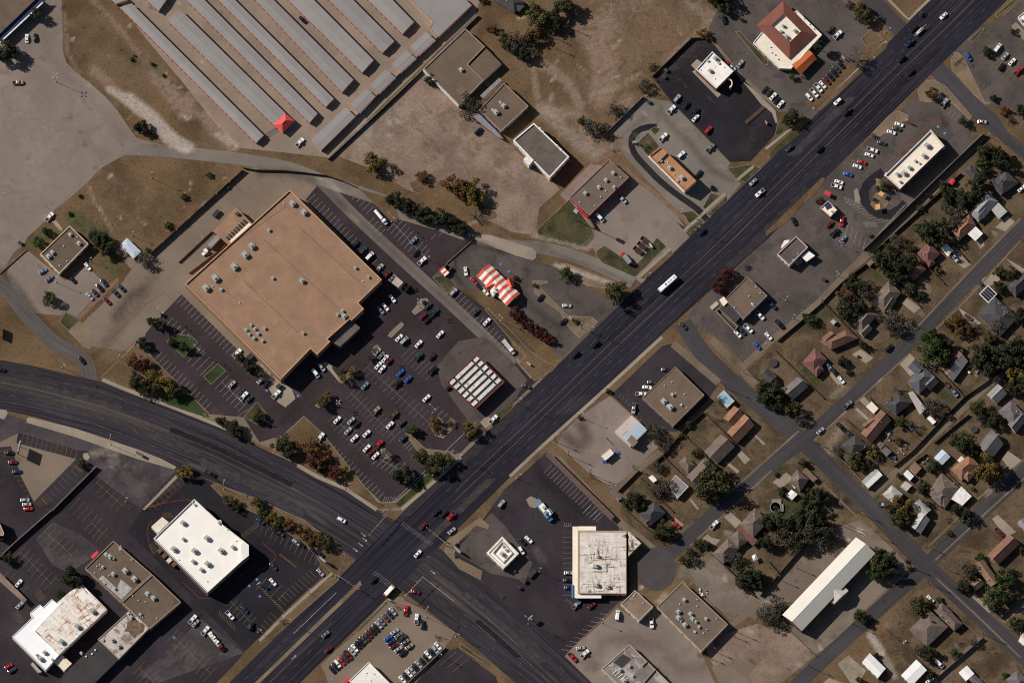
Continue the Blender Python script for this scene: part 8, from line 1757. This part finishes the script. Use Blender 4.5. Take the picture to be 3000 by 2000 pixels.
def pole(label, x, y, h, ang=45, arms=1, arm=2.4):
 c = G(x, y); rt = empty('utility_pole', (c.x, c.y, 0), 0, label, 'utility pole'); b = MB(); b.tube((0, 0, 0), (0, 0, h), .17, .11, 8); link('pole', b.mesh('pole', POLEW), rt)
 for k in range(arms):
  a = -R(ang); u = Vector((math.cos(a), math.sin(a), 0)) * arm / 2; z = h - .4 - k * .9
  b = MB(); b.box(0, 0, z, z + .14, arm, .12, a); o = link('crossarm', b.mesh('crossarm', POLEW), rt)
  for s in (-.9, .9): b = MB(); b.lathe(u.x * s, u.y * s, [(.05, z + .14), (.07, z + .22), (.04, z + .32)], 6); link('insulator', b.mesh('insulator', STEEL), o)
 if arms: b = MB(); b.lathe(.3, .1, [(.22, h - 2.2), (.25, h - 2.1), (.25, h - 1.4), (.1, h - 1.3)], 8); link('transformer', b.mesh('transformer', STEEL), rt)
for tl, items in (((2, 0), (('utility pole on the left field edge, topmost', 512, 250, 10, -60), ('utility pole on the left field edge beside the rust tree', 375, 345, 8, -60), ('utility pole on the left field edge by the track', 415, 455, 7.5, -60), ('utility pole at the fork of the dirt tracks', 190, 552, 6.6, -60))),
  ((3, 1), (('utility pole beside the little red shed', 1580, 130, 8, 45), ('utility pole at the alley by the grey-brown garden', 498, 1222, 10, 45), ('utility pole at the alley bend by the dark fence', 925, 775, 7, 45))), ((2, 2), (('utility pole at the tan lot entrance by the main road', 400, 920, 10, 45), ('utility pole on the strip below the tan lot entrance', 520, 1045, 10.5, 45), ('utility pole pair member nearer the lower alley corner', 720, 1215, 10, -45), ('utility pole pair member by the long brown roof', 725, 1245, 9.5, -45), ('utility pole at the corner by the faded blue roof', 1958, 425, 11, 45), ('utility pole behind the reddish brown house', 1792, 672, 8, 45), ('utility pole at the lower alley beside the tan lot', 1115, 1165, 7, 45), ('utility pole across the side street from the blue roof', 2130, 290, 8, 45))),
  ((3, 2), (('utility pole at the corner of the dirt front garden', 452, 940, 5.5, 45), ('utility pole in the alley by the twisted tree', 1690, 800, 7, 45), ('utility pole at the street corner by the small grey house', 275, 1060, 7, 45), ('utility pole at the alley mouth by the white hip roof', 975, 1450, 7, 45))), ((2, 3), (('utility pole behind the pinkish tan roof, upper one', 2070, 1100, 9, 45), ('utility pole behind the pinkish tan roof, lower one', 2042, 1142, 6.5, 45), ('utility pole at the lower corner of the pinkish tan roof', 1745, 1305, 10, 45), ('utility pole on the dirt lot left of the hall', 1860, 1275, 8, 45))),
  ((3, 3), (('utility pole beside the long hall left half', 265, 512, 8.5, 45), ('utility pole above the hall by the deep grove', 680, 122, 9.5, 45), ('second utility pole above the hall by the deep grove', 700, 100, 9.5, 45), ('utility pole on the pavement right of the hall end', 1045, 240, 6, 45), ('utility pole at the street crossing by the hall tree', 1370, 530, 6.5, 45), ('utility pole on the corner verge by the white car', 1470, 652, 10.5, 45), ('utility pole on the road below the hall', 785, 1030, 10, 45), ('utility pole by the lower road left end', 380, 1415, 10, 45), ('utility pole at the lower alley crossing', 1980, 1120, 10.5, 45), ('utility pole at the tan house corner', 1625, 512, 7, 45), ('utility pole left of the hall beside the fence', 98, 615, 9, 45), ('utility pole at the street crossing lower verge', 1520, 342, 5.5, 45), ('utility pole at the top of the crossing street', 840, 10, 9.5, 45)))):
 TL(*tl)
 for lb, x, y, h, a in items: pole(lb, x, y, h, a)
SIGY = plain('signal_yellow', (.50, .26, .04), .5)
def signal(label, x, y, tx, ty, n=3, h=6.2, hh=8.5):
 c, t = G(x, y), G(tx, ty, h); rt = empty('traffic_light', (c.x, c.y, 0), 0, label, 'traffic light', 'traffic lights of the junction'); v = Vector((t.x - c.x, t.y - c.y, 0)); a = math.atan2(v.y, v.x)
 b = MB(); b.tube((0, 0, 0), (0, 0, hh), .2, .13, 8); link('pole', b.mesh('pole', STEEL), rt); b = MB(); b.tube((0, 0, h - .3), (v.x, v.y, h), .13, .06, 7); link('mast_arm', b.mesh('mast_arm', STEEL), rt)
 for k in range(n):
  q = v * (1 - .22 * k); b = MB(); b.box(0, 0, h - .75, h + .35, .4, .45, a, bottom=True); o = link('signal_head', b.mesh('signal_head', SIGY), rt, (q.x, q.y, 0))
  for j in range(3): b = MB(); b.lathe(.23 * math.cos(a + 1.57), .23 * math.sin(a + 1.57), [(.12, h - .55 + j * .33), (.12, h - .5 + j * .33)], 8); link('lens', b.mesh('lens', plain(('red', 'amber', 'green')[2 - j] + '_lens', ((.3, .02, .02), (.35, .18, .02), (.02, .2, .08))[2 - j], .3)), o)
TL(1, 3)
signal('traffic light at the top corner of the junction', 1205, 45, 1040, 208); signal('traffic light at the left corner by the black lot sign', 735, 592, 945, 705, 3); signal('traffic light at the bottom corner by the dealer lot', 1365, 800, 1535, 592, 3); signal('traffic light at the right corner by the restaurant forecourt', 1735, 300, 1568, 140, 3)
def sign(label, x, y, h, w, ph, ang, m, name='sign', legs=1, th=.5, edge=None):
 c = G(x, y); rt = empty(name, (c.x, c.y, 0), 0, label, 'sign'); a = -R(ang); u = Vector((math.cos(a), math.sin(a), 0))
 for k in range(legs):
  q = u * ((k - (legs - 1) / 2) * w * .7); b = MB(); b.tube((q.x, q.y, 0), (q.x, q.y, h - ph + .05), .16, n=8); link('post', b.mesh('post', DARKST), rt)
 b = MB(); b.box(0, 0, h - ph, h, w, th, a, bottom=True); o = link('panel', b.mesh('panel', m), rt); b = MB(); b.box(0, 0, h, h + .08, w + .1, th + .1, a); b.box(0, 0, h - ph - .08, h - ph, w + .1, th + .1, a, bottom=True); link('frame', b.mesh('frame', edge or STEEL), o)
TL(0, 2)
sign('tall dark billboard on the bare concrete triangle', 178, 1000, 9.0, 6.2, 5.0, -77, WM['dark'], 'billboard', 2, .5)
b_ = empty('bus_shelter', G(1290, 1035), 0, 'small brown shelter on the pale strip by the curved road', 'shelter'); c = G(1290, 1035, 2.4); m = MB(); m.box(c.x, c.y, 2.25, 2.4, 3.6, 1.6, R(-28), bottom=True); m.build('roof', plain('shelter_roof', (.12, .085, .07)), b_)
m = MB(); m.box(c.x, c.y + .7, 0, 2.25, 3.2, .08, R(-28)); m.build('back_panel', GLASS, b_); m = MB(); m.box(c.x, c.y + .2, .35, .48, 2.4, .4, R(-28)); m.build('bench', WOOD, b_)
TL(0, 1); sign('dark billboard at the left edge of the lower dry field', -20, 1480, 6.0, 5.5, 3.6, -85, WM['dark'], 'billboard', 2, .5)
TL(2, 1); sign('tall thin pole sign with a round white top beside the bar', 587, 460, 20, 2.2, 2.0, 40, WM['white'], 'pole_sign', 1, 1.6); sign('small red sign on the forecourt island', 537, 1362, 2.6, 2.0, 1.4, 48, WM['red'])
TL(2, 2); sign('low pale monument sign on the dry grass corner', 155, 210, 1.8, 2.6, 1.6, 40, WM['cream'], 'monument_sign', 1, .6)
TL(2, 3); sign('white slanted pylon panel beside the lower main road', 168, 985, 5.2, 3.0, 1.6, -45, WM['white'], 'pylon_sign', 1)
TL(1, 3); sign('tall pylon sign at the black lot corner', 612, 452, 5.5, 4.0, 2.2, 42, WM['white'], 'pylon_sign', 1); sign('dark pylon sign on the forecourt corner bed', 1850, 360, 4.6, 4.4, 2.2, 42, WM['cream'], 'pylon_sign', 2); sign('small dark sign at the junction by the bus', 1225, 810, 2.2, 1.8, 1.2, 30, WM['dark']); sign('red and white pole sign in the yellow bays', 28, 668, 4.5, 1.6, 1.4, -35, WM['red'])
TL(3, 0); sign('orange pole sign by the red kerb at the road entrance', 1270, 1120, 4.2, 1.4, 1.6, 40, plain('sign_orange', (.6, .2, .05)), 'pole_sign'); sign('small red sign beside the white cars near the bare tree', 690, 540, 2.4, 2.2, 1.0, 50, WM['red'])
TL(2, 0); sign('red and blue menu board by the curved kerb', 2335, 1135, 2.2, 1.8, 1.6, 60, WM['red'], 'menu_board', 2); sign('white menu board at the curved drive-through', 1125, 1315, 2.4, 2.0, 1.8, 0, WM['white'], 'menu_board', 2, .9)
def bin_(label, x, y, m, ang=45, l=2.0, w=1.5, h=1.4, name='dumpster'):
 c = G(x, y, h); rt = empty(name, (c.x, c.y, 0), -R(ang), label, name.replace('_', ' ')); b = MB(); b.box(0, 0, .1, h, l, w, taper=1.08, bottom=True); link('body', b.mesh('body', m), rt); b = MB(); b.box(0, -w * .27, h, h + .07, l * 1.08, w * .5); b.box(0, w * .27, h, h + .1, l * 1.08, w * .5); link('lid', b.mesh('lid', WM['dark']), rt)
GRN, BLU = plain('dumpster_green', (.03, .22, .12), .5), plain('dumpster_blue', (.04, .12, .30), .5)
TL(2, 0); bin_('bright green dumpster on the black lot by the field wall', 1415, 645, GRN); bin_('dark dumpster below the bright green one', 1398, 705, WM['dark']); bin_('green dumpster in tree shade at the top drive', 1915, 150, GRN, 20); bin_('dark dumpster by the wall gap of the grey lot', 1255, 935, WM['dark'])
TL(0, 1); bin_('blue dumpster on the worn lot above the office', 185, 662, BLU, 35); bin_('dark dumpster against the store yard fence', 2085, 145, WM['dark']); bin_('yellow and grey baler beside the dock house', 1985, 390, plain('baler_steel', (.16, .13, .12)), -50, 4.2, 2.0, 1.8, 'baler')
TL(3, 1); bin_('black dumpster alone on the lot by the alley', 512, 996, WM['dark'], 30); bin_('dark dumpster in the shaded corner by the striped bays', 935, 590, WM['dark'], -45)
TL(2, 3); bin_('brown dumpster pen nearest the corner building', 105, 622, WM['tan'] if 0 else plain('dumpster_tan', (.26, .20, .14)), 40, 3.0, 2.0, 1.6); bin_('rusty open container beside the tan dumpster', 185, 560, RUSTM, -48, 4.6, 2.2, 1.6); bin_('yellow skip at the corner building', 20, 535, plain('skip_yellow', (.55, .27, .03), .5), 30, 1.8, 1.4, 1.0); bin_('dark bin left of the tan dumpster', 65, 690, WM['dark'], 30)
TL(0, 2); bin_('blue cloth awning at the store wall by the parked pickup', 2305, 130, BLU, -45, 3.6, 2.6, 2.2, 'awning_box')
TL(1, 2); bin_('blue roofed cart shelter on the pale walk', 208, 407, BLU, -45, 2.6, 1.8, 2.0, 'cart_shelter')
def tramp(label, x, y, r=1.9):
 c = G(x, y, .9); rt = empty('trampoline', (c.x, c.y, 0), 0, label, 'trampoline'); b = MB(); b.lathe(0, 0, [(r, .8), (r, .9), (r - .3, .92)], 20); link('mat', b.mesh('mat', WM['dark']), rt)
 for k in range(6): a = k * math.pi / 3; b = MB(); b.tube((r * math.cos(a), r * math.sin(a), 0), (r * math.cos(a), r * math.sin(a), .85), .04, n=5); link('leg', b.mesh('leg', STEEL), rt)
TL(3, 2); tramp('round black trampoline beside the dark grey lot-corner house', 50, 195, 2.3); tramp('round black trampoline near the grey house behind the garage', 1895, 805, 1.9)
r_ = empty('pool', G(70, 1520), 0, 'round dark green garden pool with grey deck', 'pool'); c = G(70, 1520, 1.0); m = MB(); m.lathe(c.x, c.y, [(2.9, 0), (2.9, 1.1), (2.7, 1.1), (2.7, .9)], 20); m.build('pool_wall', STEEL, r_); m = MB(); m.lathe(c.x, c.y, [(2.69, .85), (2.6, .9)], 20); m.build('water', plain('pool_water', (.02, .06, .045), .1, spec=.5), r_)
m = MB(); m.box(c.x + .5, c.y + 2.8, 0, .85, 5.0, 3.2, 0); m.box(c.x + 3.4, c.y - .3, 0, .8, 1.5, 4.0, 0); m.build('deck', BLOCK, r_)
q_ = empty('propane_tank', G(235, 1325), 0, 'white propane tank beside the small grey corner house', 'tank'); c = G(235, 1325, .8); m = MB(); m.tube((c.x - 1.2, c.y + 1.6, .8), (c.x + .9, c.y - 1.3, .8), .42, n=12); m.build('tank_shell', WM['white'], q_); m = MB(); m.box(c.x - .8, c.y + 1.0, 0, .45, .2, .8); m.build('foot', STEEL, q_); m = MB(); m.box(c.x + .5, c.y - .7, 0, .45, .2, .8); m.build('foot', STEEL, q_)
def junk(label, x, y, n, r, cols, grp=None):
 c = G(x, y); rt = empty('junk_pile', (c.x, c.y, 0), 0, label, 'junk pile')
 for k in range(n): b = MB(); b.box(rnd.uniform(-r, r), rnd.uniform(-r, r), 0, rnd.uniform(.3, 1.1), rnd.uniform(.4, 1.3), rnd.uniform(.3, 1.0), rnd.uniform(0, 3)); link('box', b.mesh('box', cols[k % len(cols)]), rt)
TL(3, 2)
junk('scattered junk behind the brown gabled house', 1110, 860, 16, 3, [WM['dark'], WM['white'], WM['grey']]); junk('blue and red play things by the alley fence', 1150, 1080, 10, 1.6, [BLU, WM['red'], WM['grey']]); junk('stacked boards and slabs in the junk yard', 1230, 990, 12, 2.4, [WM['tan'], WM['brown'], WM['grey']]); junk('orange crate on the lawn of the corner house', 1045, 1115, 3, .8, [plain('orange_wood', (.4, .2, .1))]); junk('yard clutter behind the rusty-grey house', 1880, 270, 14, 3.0, [WM['white'], WM['grey'], WM['tan']]); junk('clutter in the fenced yard by the tan shed', 1450, 1090, 10, 2, [WM['tan'], WM['brown']])
TL(3, 3); junk('white scrap and vehicles shell by the far right alley', 2330, 1100, 10, 2.2, [WM['white'], WM['grey']]); junk('small red and white play house by the corner house', 1255, 1185, 4, .9, [WM['white'], WM['red']])
TL(2, 3); junk('white bags against the pinkish tan roof', 1760, 740, 12, 2.0, [WM['white'], WM['grey']])
TL(1, 0)
g_ = empty('gate', G(140, 1215), 0, 'dark metal sliding gate beside the red gate hut', 'gate'); a, b = G(85, 1245), G(185, 1180); m = MB(); t = (b - a).normalized()
for k in range(9): q = a.lerp(b, k / 8); m.tube((q.x, q.y, 0), (q.x, q.y, 1.8), .04, n=5)
for z in (.2, 1.0, 1.8): m.tube((a.x, a.y, z), (b.x, b.y, z), .05, n=5)
m.build('grille', DARKST, g_); m = MB(); m.box(a.x, a.y, 0, 2.0, .3, .3); m.build('post', DARKST, g_); m = MB(); m.box(b.x, b.y, 0, 2.0, .3, .3); m.build('post', DARKST, g_)
TL(2, 0)
r_ = empty('barrier_rack', G(2235, 1060), 0, 'long slim orange-brown rack standing on the black lot', 'rack'); a, b = G(2318, 985), G(2148, 1132); m = MB(); t = (b - a).normalized(); n_ = Vector((-t.y, t.x, 0)) * .55
for s in (-1, 1): m.tube((a.x + n_.x * s, a.y + n_.y * s, .9), (b.x + n_.x * s, b.y + n_.y * s, .9), .1, n=5)
for k in range(14): q = a.lerp(b, k / 13); m.tube((q.x - n_.x, q.y - n_.y, .9), (q.x + n_.x, q.y + n_.y, .9), .07, n=5); m.tube((q.x + n_.x, q.y + n_.y, 0), (q.x + n_.x, q.y + n_.y, .9), .06, n=5)
m.build('frame', plain('orange_brown_steel', (.34, .17, .09), .6), r_)
LAB.finish()
# ---- daylight and camera
w = bpy.data.worlds.new('World'); scene.world = w; w.use_nodes = True
nt = w.node_tree; bg = nt.nodes['Background']
sky = nt.nodes.new('ShaderNodeTexSky'); sky.sky_type = 'NISHITA'; sky.sun_disc = False
SUN_EL, SDX, SDY = R(36.0), 79.0, -37.3
az = math.atan2(-SDY, -SDX)
sky.sun_elevation = SUN_EL; sky.sun_rotation = math.pi / 2 - az
nt.links.new(sky.outputs[0], bg.inputs['Color']); bg.inputs['Strength'].default_value = .05
sl = bpy.data.lights.new('sun', 'SUN'); sl.energy = 4.9; sl.angle = R(.53); sl.color = (1.0, .95, .895)
so = bpy.data.objects.new('sun', sl); COL.objects.link(so)
d = Vector((math.cos(az) * math.cos(SUN_EL), math.sin(az) * math.cos(SUN_EL), math.sin(SUN_EL)))
so.rotation_euler = d.to_track_quat('Z', 'Y').to_euler(); so.location = d * 300
cam = bpy.data.cameras.new('camera'); co = bpy.data.objects.new('camera', cam); COL.objects.link(co)
cam.sensor_width = 36; cam.lens = 36 * DIST / WIDTH; cam.clip_start = 10; cam.clip_end = 40000
co.location = (0, -ST * DIST, CT * DIST); co.rotation_euler = (TILT, 0, 0)
scene.camera = co
scene.view_settings.view_transform = 'Standard'; scene.view_settings.look = 'None'
scene.view_settings.exposure = .04; scene.view_settings.gamma = 1
try: scene.view_settings.use_curve_mapping = False
except Exception: pass
scene.cycles.max_bounces = 4; scene.cycles.use_denoising = False; scene.cycles.pixel_filter_type = 'BLACKMAN_HARRIS'; scene.cycles.filter_width = 1.1
